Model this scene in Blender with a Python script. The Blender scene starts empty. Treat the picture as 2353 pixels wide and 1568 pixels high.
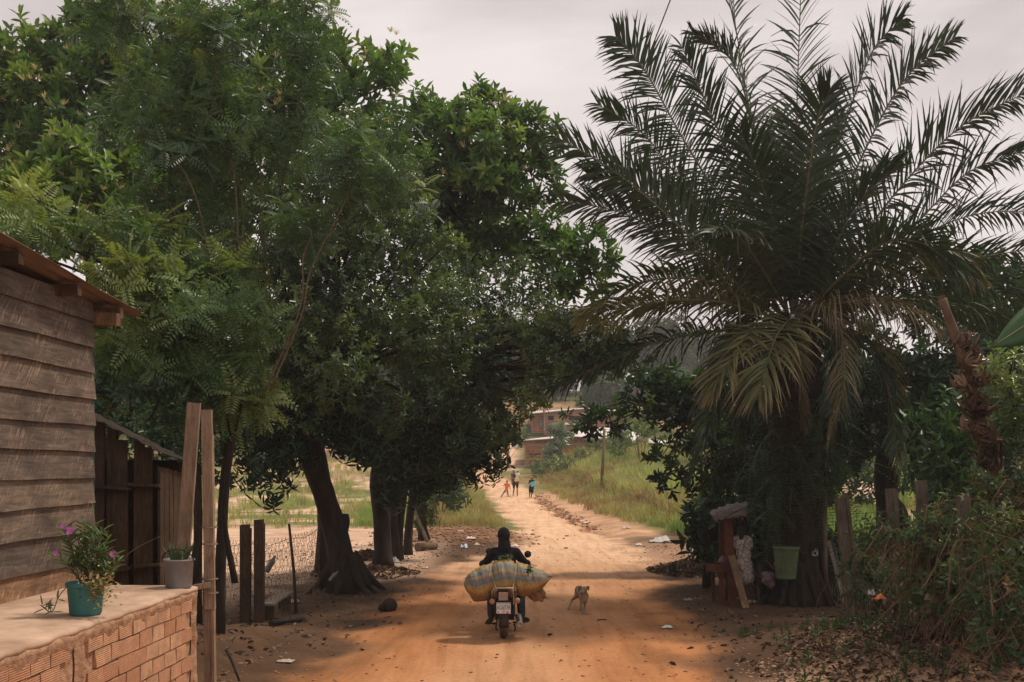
import bpy, bmesh, math, random
import numpy as np
from mathutils import Vector, Matrix, Quaternion
from math import sin, cos, pi, radians

S = bpy.context.scene
# ---------------------------------------------------------------- camera
CAMH = 2.6; F = 2353.0; HX = 1176.5; HY = 1068.0
cam_d = bpy.data.cameras.new('camera'); cam = bpy.data.objects.new('camera', cam_d)
S.collection.objects.link(cam); S.camera = cam
cam.location = (0, 0, CAMH); cam.rotation_euler = (radians(90), 0, 0)
cam_d.sensor_width = 36; cam_d.lens = 36.0
cam_d.shift_y = 284.0 / 2353.0
cam_d.clip_start = 0.1; cam_d.clip_end = 3000
# ---------------------------------------------------------------- sun and sky
SUN_AZ, SUN_EL = radians(66), radians(62)
sunv = Vector((sin(SUN_AZ) * cos(SUN_EL), cos(SUN_AZ) * cos(SUN_EL), sin(SUN_EL)))
sun_d = bpy.data.lights.new('sun', 'SUN'); sun = bpy.data.objects.new('sun', sun_d)
S.collection.objects.link(sun)
sun_d.energy = 2.7; sun_d.angle = radians(6.0); sun_d.color = (1.0, 0.86, 0.72)
sun.rotation_euler = sunv.to_track_quat('Z', 'Y').to_euler(); sun.location = (20, 30, 60)
W = bpy.data.worlds.new('World'); S.world = W; W.use_nodes = True
wn = W.node_tree.nodes; wl = W.node_tree.links; wn.clear()
wo = wn.new('ShaderNodeOutputWorld'); wb = wn.new('ShaderNodeBackground'); wb.inputs['Strength'].default_value = 0.1
sky = wn.new('ShaderNodeTexSky'); sky.sky_type = 'NISHITA'; sky.sun_disc = False
sky.sun_elevation = SUN_EL; sky.sun_rotation = SUN_AZ; sky.dust_density = 4
tc = wn.new('ShaderNodeTexCoord'); mp = wn.new('ShaderNodeMapping'); mp.inputs['Scale'].default_value = (1.0, 1.0, 2.2)
n1 = wn.new('ShaderNodeTexNoise'); n1.inputs['Scale'].default_value = 2.0; n1.inputs['Detail'].default_value = 5; n1.inputs['Roughness'].default_value = 0.52
n1.inputs['Distortion'].default_value = 0.35
cr = wn.new('ShaderNodeValToRGB'); e = cr.color_ramp.elements
e[0].position = 0.39; e[0].color = (5.7, 5.05, 4.95, 1); e[1].position = 0.57; e[1].color = (8.5, 7.7, 7.45, 1)
mx = wn.new('ShaderNodeMix'); mx.data_type = 'RGBA'; mx.inputs['Factor'].default_value = 0.95
wl.new(tc.outputs['Generated'], mp.inputs['Vector']); wl.new(mp.outputs['Vector'], n1.inputs['Vector'])
wl.new(n1.outputs['Fac'], cr.inputs['Fac']); wl.new(sky.outputs['Color'], mx.inputs['A'])
wl.new(cr.outputs['Color'], mx.inputs['B']); wl.new(mx.outputs['Result'], wb.inputs['Color'])
wl.new(wb.outputs['Background'], wo.inputs['Surface'])
S.view_settings.view_transform = 'Standard'; S.view_settings.look = 'None'
S.view_settings.gamma = 1.0; S.view_settings.exposure = 0.14
S.render.engine = 'CYCLES'
S.render.resolution_x = 1024; S.render.resolution_y = 682
try:
    S.cycles.max_bounces = 8; S.cycles.diffuse_bounces = 4; S.cycles.transmission_bounces = 4
    S.cycles.transparent_max_bounces = 8
except Exception: pass

# ---------------------------------------------------------------- helpers
random.seed(7); RNG = np.random.default_rng(11)
def P(px, py, d):                       # photo position (2353 px wide) at distance d -> world point
    return Vector(((px - HX) * d / F, d, CAMH - (py - HY) * d / F))
CROP = {2:(0,1500,.7843),3:(800,1800,.5931),4:(1750,2000,.3955),5:(1750,1500,.4783),6:(2700,1900,.3826),
        7:(3200,1800,.593),8:(3300,1000,.5739),'a1':(0,0,.7014),'a2':(1100,0,.7016),'a3':(900,1000,.765),
        'a4':(2200,0,.829),'a5':(2600,1150,.542),'a6':(1900,1850,.1595),'a7':(1980,1540,.2975),'a8':(2200,2250,.1594),9:(2900,2080,.2296),'b1':(0,900,.5102)}
def KD(k, x, y):
    ox, oy, s = CROP[k]
    return ((ox + x * s) * .57446, (oy + y * s) * .57446)
def K(k, x, y, d):
    a, b = KD(k, x, y); return P(a, b, d)

def sstep(a, b, x):
    t = np.clip((np.asarray(x, float) - a) / (b - a), 0, 1); return t * t * (3 - 2 * t)
_perm = np.random.default_rng(3).random((256, 256))
def vnoise(x, y, s=1.0):
    x = np.asarray(x, float) / s + 100.3; y = np.asarray(y, float) / s + 57.7
    xi = np.floor(x).astype(int); yi = np.floor(y).astype(int); fx = x - xi; fy = y - yi
    fx = fx * fx * (3 - 2 * fx); fy = fy * fy * (3 - 2 * fy)
    p = lambda i, j: _perm[i % 256, j % 256]
    return (p(xi, yi) * (1 - fx) + p(xi + 1, yi) * fx) * (1 - fy) + (p(xi, yi + 1) * (1 - fx) + p(xi + 1, yi + 1) * fx) * fy * 1.0
def fnoise(x, y, s=1.0):
    return (vnoise(x, y, s) * .55 + vnoise(np.asarray(x) + 31, np.asarray(y) - 17, s * .45) * .3 + vnoise(np.asarray(x) - 9, np.asarray(y) + 5, s * .2) * .15)

# road edges in photo pixels (y, left, right) with ground distance
PROF_Y = np.array([-50, 30, 45, 55, 65, 75, 85, 97, 110, 130, 160, 200, 300, 700, 3000.])
PROF_Z = np.array([0, 0, .08, .27, .6, 1.4, 2.35, 3.3, 5.4, 9.9, 14.0, 17, 18, 19, 19.])
RD = np.array([[-10, -2.9, 2.3], [12.2, -2.75, 2.2], [14.2, -2.5, 2.5], [17.4, -2.2, 2.9], [21.7, -2.25, 3.3], [26.4, -1.7, 3.8],
               [31.9, -.1, 3.9], [37.5, .25, 3.8], [45, -.1, 3.0], [54, -.8, 2.4], [65, -1.55, 1.75], [75, -2.9, .1],
               [80, -5.0, -1.6], [86, -9, -3.5], [95, -14, -7]])
def road_lr(y):
    return np.interp(y, RD[:, 0], RD[:, 1]), np.interp(y, RD[:, 0], RD[:, 2])
def road_w(x, y):
    l, r = road_lr(y); n = (fnoise(x, y, 1.1) - .5) * 1.3
    return sstep(-.35, .35, x - l + n) * sstep(-.35, .35, r - x + n) * (np.asarray(y) < 96)
def road_hard(x, y):
    l, r = road_lr(y)
    n = (fnoise(x, y, 1.1) - .5) * 1.3
    return (x - l + n > 0) & (r - x + n > 0) & (np.asarray(y) < 96)
def ground_z(x, y):
    x = np.asarray(x, float); y = np.asarray(y, float)
    z = np.interp(y, PROF_Y, PROF_Z)
    z = z * (1 - .25 * sstep(-8, -30, x) * sstep(130, 90, y))
    z = z + 1.1 * sstep(3.0, 8.5, x - sstep(60, 80, y) * -1) * sstep(36, 62, y) * sstep(110, 85, y)
    z = z + .5 * sstep(3.0, 5.0, x + (fnoise(x, y, 2) - .5)) * sstep(19, 12, y)          # right bank
    z = z + .75 * sstep(8.0, 14.0, x) * sstep(35, 15, y)
    z = z + .38 * sstep(-3.3, -4.4, x + (fnoise(x, y, 1.5) - .5) * 1.2) * sstep(17.2, 13.0, y)   # left bank
    l, r = road_lr(y)
    off = (np.abs(x - (l + r) / 2) - (r - l) / 2)
    z = z + .10 * sstep(-.1, .8, off) * sstep(22, 30, y) * sstep(90, 80, y)
    # eroded rut on the right of the far road
    cx = np.interp(y, [36, 44, 52, 60, 66], [3.3, 2.85, 2.2, 1.7, 1.5])
    z = z - .17 * np.exp(-((x - cx + .25 * np.sin(y * 1.3)) / .22) ** 2) * sstep(35, 40, y) * sstep(68, 60, y)
    z = z - .05 * np.exp(-((x + 2.55) / .3) ** 2) * sstep(22, 18, y)
    z = z + .16 * np.exp(-(((x + 1.9) / 1.9) ** 2 + ((y - 36) / 3.6) ** 2) * 1.3) * (.4 + fnoise(x, y, .6)) * (np.abs(y - 35) < 8)
    w = road_w(x, y)
    z = z + (fnoise(x, y, 1.7) - .5) * .05 * (1 - .6 * w) + (fnoise(x + 50, y, .5) - .5) * .022 * (1 - .8 * w)
    return z
def gz(x, y): return float(ground_z(np.array([x]), np.array([y]))[0])
def G(x, y, dz=0): return Vector((x, y, gz(x, y) + dz))
def GP(px, d, dz=0):                    # on the ground under photo column px at distance d
    x = (px - HX) * d / F; return G(x, d, dz)
def gdist(px, py):                      # distance at which the ground shows at this photo position
    best = None
    for d in np.arange(9, 140, .25):
        x = (px - HX) * d / F
        if CAMH - gz(x, d) <= (py - HY) * d / F: return d
    return 140.0
def GPP(px, py, dz=0):
    return GP(px, gdist(px, py), dz)

# ---- object plumbing
ORG = {}
def link(o): S.collection.objects.link(o); return o
def thing(name, label, cat, loc, group=None):
    o = link(bpy.data.objects.new(name, None)); o.location = loc; o.empty_display_size = .1
    o['label'] = label; o['category'] = cat
    if group: o['group'] = group
    ORG[o.name] = Vector(loc); return o
def tag(o, label, cat, group=None, kind=None):
    if label: o['label'] = label
    if cat: o['category'] = cat
    if group: o['group'] = group
    if kind: o['kind'] = kind
    return o
def put(name, me, parent=None, mats=None):
    """link a mesh given in world coordinates, with its origin at its base or at its parent's origin"""
    o = bpy.data.objects.new(name, me); link(o)
    if mats:
        for m in (mats if isinstance(mats, (list, tuple)) else [mats]): me.materials.append(m)
    n = len(me.vertices)
    if parent is not None:
        org = ORG[parent.name]; o.parent = parent
    else:
        co = np.empty(n * 3); me.vertices.foreach_get('co', co); co = co.reshape(-1, 3)
        org = Vector(((co[:, 0].min() + co[:, 0].max()) / 2, (co[:, 1].min() + co[:, 1].max()) / 2, co[:, 2].min())) if n else Vector()
        o.location = org
    me.transform(Matrix.Translation(-org)); ORG[o.name] = Vector(org); return o
def copy_tree(o, parent=None):
    c = o.copy(); link(c); ORG[c.name] = ORG.get(o.name, Vector())
    if parent is not None: c.parent = parent
    for ch in list(o.children): copy_tree(ch, c)
    return c

class MB:
    def __init__(s): s.v = []; s.f = []; s.m = []; s.n = 0; s.sm = []
    def add(s, vs, fs, m=0, smooth=False):
        b = s.n
        s.v.extend([tuple(v) for v in vs]); s.n += len(vs)
        for f in fs: s.f.append(tuple(i + b for i in f)); s.m.append(m); s.sm.append(smooth)
        return s
    def hexa(s, c, m=0):      # 8 corners: bottom 0-3 ccw, top 4-7
        return s.add(c, [(3, 2, 1, 0), (4, 5, 6, 7), (0, 1, 5, 4), (1, 2, 6, 5), (2, 3, 7, 6), (3, 0, 4, 7)], m)
    def box(s, c, size, rot=None, m=0, jit=0):
        R = rot if rot is not None else Matrix.Identity(3); c = Vector(c); h = Vector(size) / 2; o = []
        for z in (-1, 1):
            for x, y in ((-1, -1), (1, -1), (1, 1), (-1, 1)):
                j = Vector((random.uniform(-jit, jit), random.uniform(-jit, jit), random.uniform(-jit, jit))) if jit else Vector()
                o.append(c + R @ (Vector((x * h.x, y * h.y, z * h.z)) + j))
        return s.hexa(o, m)
    def bar(s, a, b, w, t, up=(0, 0, 1), m=0, jit=0):      # rectangular bar from a to b
        a = Vector(a); b = Vector(b); d = b - a; L = d.length; d.normalize()
        u = Vector(up); x = d.cross(u)
        if x.length < 1e-3: x = d.cross(Vector((0, 1, 0)))
        x.normalize(); y = x.cross(d); R = Matrix((x, y, d)).transposed()
        return s.box((a + b) / 2, (w, t, L), R, m, jit)
    def tube(s, pts, rad, n=8, m=0, cap=True, smooth=True, wob=0, flat=1.0):
        pts = [Vector(p) for p in pts]; N = len(pts)
        if not hasattr(rad, '__len__'): rad = [rad] * N
        t0 = (pts[1] - pts[0]).normalized(); x = t0.cross(Vector((0, 1, 0.01)))
        if x.length < .05: x = t0.cross(Vector((1, 0, 0)))
        x.normalize(); vs = []
        for i in range(N):
            t = (pts[min(i + 1, N - 1)] - pts[max(i - 1, 0)]).normalized()
            x = (x - t * x.dot(t)).normalized(); y = t.cross(x)
            for k in range(n):
                a = 2 * pi * k / n; r = rad[i] * (1 + (random.uniform(-wob, wob) if wob else 0))
                vs.append(pts[i] + x * cos(a) * r + y * sin(a) * r * flat)
        fs = [(i * n + k, i * n + (k + 1) % n, (i + 1) * n + (k + 1) % n, (i + 1) * n + k) for i in range(N - 1) for k in range(n)]
        s.add(vs, fs, m, smooth)
        if cap:
            b = s.n - N * n
            s.f.append(tuple(b + k for k in reversed(range(n)))); s.m.append(m); s.sm.append(False)
            s.f.append(tuple(b + (N - 1) * n + k for k in range(n))); s.m.append(m); s.sm.append(False)
        return s
    def lathe(s, c, prof, n=20, m=0, axis=(0, 0, 1), smooth=True, arc=1.0):
        """prof: (radius, height along the axis)"""
        c = Vector(c); q = Vector((0, 0, 1)).rotation_difference(Vector(axis).normalized()); vs = []
        for r, h in prof:
            for k in range(n):
                a = 2 * pi * k / n * arc; vs.append(c + q @ Vector((r * cos(a), r * sin(a), h)))
        fs = [(i * n + k, i * n + (k + 1) % n, (i + 1) * n + (k + 1) % n, (i + 1) * n + k) for i in range(len(prof) - 1) for k in range(n)]
        return s.add(vs, fs, m, smooth)
    def ball(s, c, r, n=12, m=0, rot=None):
        r = Vector((r, r, r)) if not hasattr(r, '__len__') else Vector(r)
        R = rot if rot is not None else Matrix.Identity(3); c = Vector(c); vs = [c + R @ Vector((0, 0, -r.z))]; k2 = max(4, n // 2)
        for i in range(1, k2):
            t = -pi / 2 + pi * i / k2
            for k in range(n):
                a = 2 * pi * k / n; vs.append(c + R @ Vector((r.x * cos(t) * cos(a), r.y * cos(t) * sin(a), r.z * sin(t))))
        vs.append(c + R @ Vector((0, 0, r.z))); L = len(vs) - 1; fs = []
        for k in range(n): fs.append((0, 1 + (k + 1) % n, 1 + k))
        for i in range(k2 - 2):
            for k in range(n):
                a = 1 + i * n; fs.append((a + k, a + (k + 1) % n, a + n + (k + 1) % n, a + n + k))
        for k in range(n): fs.append((L, L - n + k, L - n + (k + 1) % n))
        return s.add(vs, fs, m, True)
    def cone(s, a, ra, b, rb, n=12, m=0):      # closed tapered capsule
        s.tube([a, b], [ra, rb], n, m); s.ball(a, ra, n, m); s.ball(b, rb, n, m); return s
    def sheet(s, grid, m=0, smooth=True, thick=0.0):
        """grid: rows of points; a sheet with optional thickness along its normal"""
        R = len(grid); Cn = len(grid[0]); vs = [Vector(p) for row in grid for p in row]
        fs = [(i * Cn + j, i * Cn + j + 1, (i + 1) * Cn + j + 1, (i + 1) * Cn + j) for i in range(R - 1) for j in range(Cn - 1)]
        if thick:
            nrm = []
            for i in range(R):
                for j in range(Cn):
                    a = vs[min(i + 1, R - 1) * Cn + j] - vs[max(i - 1, 0) * Cn + j]; b = vs[i * Cn + min(j + 1, Cn - 1)] - vs[i * Cn + max(j - 1, 0)]
                    nn = a.cross(b); nrm.append(nn.normalized() if nn.length > 1e-9 else Vector((0, 0, 1)))
            N = len(vs); vs = vs + [v + nrm[i] * thick for i, v in enumerate(vs)]
            f2 = [tuple(N + i for i in reversed(f)) for f in fs]
            ed = [j for j in range(Cn - 1)]
            side = [(j + 1, j, N + j, N + j + 1) for j in ed] + [((R - 1) * Cn + j, (R - 1) * Cn + j + 1, N + (R - 1) * Cn + j + 1, N + (R - 1) * Cn + j) for j in ed]
            side += [(i * Cn, (i + 1) * Cn, N + (i + 1) * Cn, N + i * Cn) for i in range(R - 1)] + [((i + 1) * Cn + Cn - 1, i * Cn + Cn - 1, N + i * Cn + Cn - 1, N + (i + 1) * Cn + Cn - 1) for i in range(R - 1)]
            fs = fs + f2 + side
        return s.add(vs, fs, m, smooth)
    def mesh(s, name):
        me = bpy.data.meshes.new(name); me.from_pydata(s.v, [], s.f)
        me.polygons.foreach_set('material_index', s.m); me.polygons.foreach_set('use_smooth', s.sm); me.update(); return me
    def build(s, name, mats, parent=None, attr=None):
        o = put(name, s.mesh(name), parent, mats)
        if attr:
            for k, vals in attr.items():
                a = o.data.attributes.new(k, 'FLOAT', 'POINT'); a.data.foreach_set('value', vals)
        return o

def remesh(mb, name, mat, parent=None, voxel=.012, smooth=4, fac=.5, post=None):
    me = mb.mesh(name); o = bpy.data.objects.new(name, me); link(o)
    r = o.modifiers.new('r', 'REMESH'); r.mode = 'VOXEL'; r.voxel_size = voxel; r.use_smooth_shade = True
    if smooth:
        sm = o.modifiers.new('s', 'SMOOTH'); sm.iterations = smooth; sm.factor = fac
    dg = bpy.context.evaluated_depsgraph_get()
    m2 = bpy.data.meshes.new_from_object(o.evaluated_get(dg)); m2.materials.clear()
    bpy.data.objects.remove(o); m2.polygons.foreach_set('use_smooth', [True] * len(m2.polygons))
    if post: post(m2)
    return put(name, m2, parent, mat)

def big_mesh(name, V, Q, attrs=None, smooth=False):
    """V (n,3) float array, Q (m,4) or (m,3) index array"""
    me = bpy.data.meshes.new(name); n, m, k = len(V), len(Q), Q.shape[1]
    me.vertices.add(n); me.vertices.foreach_set('co', np.ascontiguousarray(V, np.float32).ravel())
    me.loops.add(m * k); me.loops.foreach_set('vertex_index', np.ascontiguousarray(Q, np.int32).ravel())
    me.polygons.add(m); me.polygons.foreach_set('loop_start', np.arange(0, m * k, k, dtype=np.int32))
    try: me.polygons.foreach_set('loop_total', np.full(m, k, np.int32))
    except Exception: pass
    me.update(calc_edges=True)
    if smooth: me.polygons.foreach_set('use_smooth', np.ones(m, bool))
    for a, vals in (attrs or {}).items():
        vals = np.asarray(vals, np.float32)
        if vals.ndim == 2:
            at = me.attributes.new(a, 'FLOAT_COLOR', 'POINT'); at.data.foreach_set('color', np.ascontiguousarray(vals).ravel())
        else:
            at = me.attributes.new(a, 'FLOAT', 'POINT'); at.data.foreach_set('value', vals)
    return me

# ---- leaf templates: (verts, quads)
def norm(a): return a / np.maximum(np.linalg.norm(a, axis=-1, keepdims=True), 1e-9)
def leaf(base, d, up, L, w, fold=.25, droop=.15):
    d = norm(np.array(d, float)); up = np.array(up, float); s = norm(np.cross(d, up)); n = np.cross(s, d); b = np.array(base, float)
    t = b + d * L - n * droop * L
    c = lambda f, k, h: b + d * L * f + s * w * k + n * (h * w - droop * L * f * f)
    return [b, c(.28, .42, fold), c(.68, .40, fold), t, c(.68, -.40, fold), c(.28, -.42, fold)], [(0, 1, 2, 3), (0, 3, 4, 5)]
class Tpl:
    def __init__(s): s.v = []; s.q = []
    def add(s, vq):
        v, q = vq; b = len(s.v); s.v += [np.array(x) for x in v]; s.q += [tuple(i + b for i in f) for f in q]
    def strip(s, p0, p1, w):
        p0 = np.array(p0, float); p1 = np.array(p1, float); d = norm(p1 - p0); a = norm(np.cross(d, [.3, .2, .9])); c = np.cross(d, a)
        for u in (a, c): s.add(([p0 + u * w, p0 - u * w, p1 - u * w * .7, p1 + u * w * .7], [(0, 1, 2, 3)]))
    def get(s): return np.array(s.v), np.array(s.q)
def rosette(r, nl=9, L=.2, w=.075, spread=(35, 85), stem=.16, droop=.2, spikes=0, up=1):
    t = Tpl(); t.strip((0, 0, -stem * .6), (0, 0, stem * up), .005)
    for i in range(nl):
        a = i * 2.4 + r.uniform(-.3, .3); k = i / max(1, nl - 1); th = radians(spread[1] * (1 - k) + spread[0] * k + r.uniform(-12, 12))
        d = (sin(th) * cos(a), sin(th) * sin(a), cos(th)); t.add(leaf((0, 0, stem * (k * .9) * up), d, (0, 0, 1), L * r.uniform(.75, 1.15), w * r.uniform(.8, 1.15), r.uniform(.1, .4), droop * r.uniform(.5, 1.5)))
    return t.get()
def spike_tpl(r, n=5, L=.11):
    t = Tpl()
    for i in range(n):
        a = i * 2.4 + r.uniform(-.4, .4); th = radians(r.uniform(12, 48)); d = np.array((sin(th) * cos(a), sin(th) * sin(a), cos(th)))
        t.add(leaf((0, 0, .02), d, (0.1, 0, 1), L * r.uniform(.7, 1.1), .02, .1, .1))
    return t.get()
def pinnate(base, d, up, L, pairs, ll, lw, droop=.25, ang=68):
    d = norm(np.array(d, float)); s = norm(np.cross(d, np.array(up, float))); n = np.cross(s, d); b = np.array(base, float); V = []; Q = []
    for i in range(pairs):
        f = (i + 1) / (pairs + .3); p = b + d * L * f - n * droop * L * f * f; td = norm(d - n * 2 * droop * f); sc = .65 + .5 * sin(pi * min(1, f * .9 + .1))
        for sg in (-1, 1):
            ld = norm(td * cos(radians(ang)) + s * sg * sin(radians(ang)) - n * .18); c = np.cross(ld, n); k = len(V); l = ll * sc
            V += [p, p + ld * l * .5 + c * lw * .5, p + ld * l, p + ld * l * .5 - c * lw * .5]; Q.append((k, k + 1, k + 2, k + 3))
    k = len(V); V += [b + s * .002, b - s * .002, b + d * L - n * droop * L]; V.append(V[-1] + s * .001); Q.append((k, k + 1, k + 2, k + 3))
    return V, Q
def pin_cluster(r, nl=6, L=.3, pairs=8, ll=.055, lw=.02, spread=(20, 95), droop=.35):
    t = Tpl(); t.strip((0, 0, -.12), (0, 0, .1), .005)
    for i in range(nl):
        a = i * 2.4 + r.uniform(-.4, .4); th = radians(spread[1] - (spread[1] - spread[0]) * i / nl + r.uniform(-10, 10))
        t.add(pinnate((0, 0, .1 * i / nl), (sin(th) * cos(a), sin(th) * sin(a), cos(th)), (0, 0, 1), L * r.uniform(.7, 1.1), pairs, ll, lw, droop))
    return t.get()
def tuft(r, n=12, h=.8, w=.02, lean=.5, spread=.12):
    t = Tpl()
    for i in range(n):
        a = r.uniform(0, 2 * pi); b = np.array((r.uniform(-spread, spread), r.uniform(-spread, spread), -.03)); hh = h * r.uniform(.5, 1.1)
        l = r.uniform(.1, lean); c = np.array((cos(a), sin(a), 0)); s = np.array((-sin(a), cos(a), 0)) * w * r.uniform(.6, 1.2)
        m = b + c * hh * l * .3 + np.array((0, 0, hh * .6)); e = b + c * hh * l * 1.1 + np.array((0, 0, hh * (1 - l * .35)))
        t.add(([b - s * .7, b + s * .7, m + s, m - s], [(0, 1, 2, 3)])); t.add(([m - s, m + s, e + s * .15, e - s * .15], [(0, 1, 2, 3)]))
    return t.get()
def frames(axis, r):
    """rotation matrices whose z column is the axis, random spin"""
    z = norm(axis); h = np.where(np.abs(z[:, 2:3]) < .9, np.array([[0, 0, 1.]]), np.array([[1., 0, 0]])); x = norm(np.cross(h, z)); y = np.cross(z, x)
    a = r.uniform(0, 2 * pi, len(z))[:, None]; x2 = x * np.cos(a) + y * np.sin(a); y2 = np.cross(z, x2)
    return np.stack([x2, y2, z], axis=2)
def scatter(tpls, pos, axis, scale, tint, r, name='foliage'):
    """place random template clusters -> mesh"""
    tint = np.where(r.random(len(pos)) < .045, r.uniform(.85, 1, len(pos)), tint); N = len(pos); pick = r.integers(0, len(tpls), N); Vs = []; Qs = []; Ts = []; base = 0; R = frames(axis, r)
    for k, (tv, tq) in enumerate(tpls):
        ii = np.where(pick == k)[0]
        if len(ii) == 0: continue
        v = np.einsum('nij,vj->nvi', R[ii], tv) * scale[ii][:, None, None] + pos[ii][:, None, :]
        q = tq[None] + (np.arange(len(ii)) * len(tv))[:, None, None] + base
        Vs.append(v.reshape(-1, 3)); Qs.append(q.reshape(-1, 4)); base += len(ii) * len(tv)
        Ts.append((tint[ii][:, None] + r.uniform(-.07, .07, (len(ii), len(tv)))).ravel())
    return big_mesh(name, np.concatenate(Vs), np.concatenate(Qs), {'tint': np.clip(np.concatenate(Ts), 0, 1)})
def catmull(pts, n=24):
    p = [Vector(q) for q in pts]; p = [p[0] * 2 - p[1]] + p + [p[-1] * 2 - p[-2]]; out = []; seg = len(p) - 3
    for i in range(n + 1):
        u = i / n * seg; k = min(int(u), seg - 1); t = u - k; a, b, c, d = p[k:k + 4]
        out.append(.5 * ((2 * b) + (c - a) * t + (2 * a - 5 * b + 4 * c - d) * t * t + (3 * b - a - 3 * c + d) * t ** 3))
    return out

# ---------------------------------------------------------------- materials
def nodes(name):
    m = bpy.data.materials.new(name); m.use_nodes = True; nt = m.node_tree; b = nt.nodes['Principled BSDF']; return m, nt, b
def ramp(nt, stops, fac):
    r = nt.nodes.new('ShaderNodeValToRGB'); el = r.color_ramp.elements
    while len(el) < len(stops): el.new(.5)
    for i, (p, c) in enumerate(stops): el[i].position = p; el[i].color = (*c, 1)
    nt.links.new(fac, r.inputs['Fac']); return r.outputs['Color']
def noise_n(nt, scale, detail=4, rough=.6, vec=None, dist=0):
    n = nt.nodes.new('ShaderNodeTexNoise'); n.inputs['Scale'].default_value = scale; n.inputs['Detail'].default_value = detail; n.inputs['Roughness'].default_value = rough
    n.inputs['Distortion'].default_value = dist
    if vec is not None: nt.links.new(vec, n.inputs['Vector'])
    return n.outputs['Fac']
def coords(nt, scale=(1, 1, 1), rot=(0, 0, 0), kind='Object'):
    t = nt.nodes.new('ShaderNodeTexCoord'); m = nt.nodes.new('ShaderNodeMapping'); m.inputs['Scale'].default_value = scale; m.inputs['Rotation'].default_value = rot
    nt.links.new(t.outputs[kind], m.inputs['Vector']); return m.outputs['Vector']
def bump(nt, b, h, strength=.4, dist=.02):
    n = nt.nodes.new('ShaderNodeBump'); n.inputs['Strength'].default_value = strength; n.inputs['Distance'].default_value = dist
    nt.links.new(h, n.inputs['Height']); nt.links.new(n.outputs['Normal'], b.inputs['Normal']); return n
def mixc(nt, f, a, b, mode='MIX'):
    m = nt.nodes.new('ShaderNodeMix'); m.data_type = 'RGBA'; m.blend_type = mode
    for s, v in (('Factor', f), ('A', a), ('B', b)):
        i = m.inputs[s]
        if hasattr(v, 'is_linked') or hasattr(v, 'links'): nt.links.new(v, i)
        elif s == 'Factor': i.default_value = v
        else: i.default_value = (*v, 1)
    return m.outputs['Result']
def attr_n(nt, name, out='Fac'):
    a = nt.nodes.new('ShaderNodeAttribute'); a.attribute_name = name; return a.outputs[out]
def simple(name, c1, c2=None, scale=8, rough=.8, metal=0, bmp=.3, bdist=.01, stretch=(1, 1, 1), rot=(0, 0, 0), spec=.3, detail=5, lo=.35, hi=.65):
    m, nt, b = nodes(name); b.inputs['Roughness'].default_value = rough; b.inputs['Metallic'].default_value = metal; b.inputs['Specular IOR Level'].default_value = spec
    v = coords(nt, stretch, rot); f = noise_n(nt, scale, detail, .65, v)
    c = ramp(nt, [(lo, c1), (hi, c2 or tuple(x * 1.3 for x in c1))], f); nt.links.new(c, b.inputs['Base Color'])
    if bmp: bump(nt, b, f, bmp, bdist)
    return m
def leafmat(name, cols, trans=.28, rough=.42, spec=.35, tcol=None):
    m, nt, b = nodes(name); out = nt.nodes['Material Output']
    t = attr_n(nt, 'tint'); stops = [(i / (len(cols) - 1), c) for i, c in enumerate(cols)]; c = ramp(nt, stops, t)
    nz = noise_n(nt, 1.3, 3, .6, coords(nt)); c2 = mixc(nt, nz, c, c)
    hv = nt.nodes.new('ShaderNodeHueSaturation'); nt.links.new(c, hv.inputs['Color'])
    mr = nt.nodes.new('ShaderNodeMapRange'); mr.inputs['From Min'].default_value = .3; mr.inputs['From Max'].default_value = .7; mr.inputs['To Min'].default_value = .7; mr.inputs['To Max'].default_value = 1.3
    nt.links.new(nz, mr.inputs['Value']); nt.links.new(mr.outputs['Result'], hv.inputs['Value']); col = hv.outputs['Color']
    nt.links.new(col, b.inputs['Base Color']); b.inputs['Roughness'].default_value = rough; b.inputs['Specular IOR Level'].default_value = spec
    tr = nt.nodes.new('ShaderNodeBsdfTranslucent'); tc_ = mixc(nt, 1.0, col, tcol or (1.5, 1.5, .55), 'MULTIPLY'); nt.links.new(tc_, tr.inputs['Color'])
    ms = nt.nodes.new('ShaderNodeMixShader'); ms.inputs['Fac'].default_value = trans
    nt.links.new(b.outputs['BSDF'], ms.inputs[1]); nt.links.new(tr.outputs['BSDF'], ms.inputs[2]); nt.links.new(ms.outputs['Shader'], out.inputs['Surface'])
    return m
M = {}
M['bark'] = simple('bark', (.012, .008, .006), (.042, .028, .02), 7, .9, bmp=.9, bdist=.05, stretch=(1, 1, .22))
M['bark_light'] = simple('bark_light', (.09, .06, .035), (.2, .14, .085), 9, .85, bmp=.4, stretch=(1, 1, .25))
M['twig'] = simple('twig', (.07, .05, .028), (.15, .11, .06), 12, .8)
M['broad'] = leafmat('broad_leaf', [(.03, .075, .032), (.058, .13, .046), (.11, .20, .06), (.23, .31, .09)], .36)
M['small'] = leafmat('small_leaf', [(.034, .062, .035), (.06, .108, .056), (.10, .17, .074), (.21, .27, .085)], .25, .30, .6)
M['feather'] = leafmat('feather_leaf', [(.045, .088, .045), (.07, .135, .06), (.12, .20, .07), (.26, .31, .10)], .28)
M['spike'] = leafmat('flower_spike', [(.42, .35, .17), (.6, .52, .3)], .2, .6)
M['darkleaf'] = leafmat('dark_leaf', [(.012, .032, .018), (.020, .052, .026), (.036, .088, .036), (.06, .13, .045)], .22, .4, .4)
M['palmleaf'] = leafmat('palm_leaflet', [(.026, .050, .025), (.038, .070, .032), (.062, .10, .040), (.18, .165, .06), (.22, .16, .10)], .10, .42, .4, (1.3, 1.3, .6))
M['rachis'] = simple('rachis', (.10, .10, .045), (.17, .15, .08), 10, .6)
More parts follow.
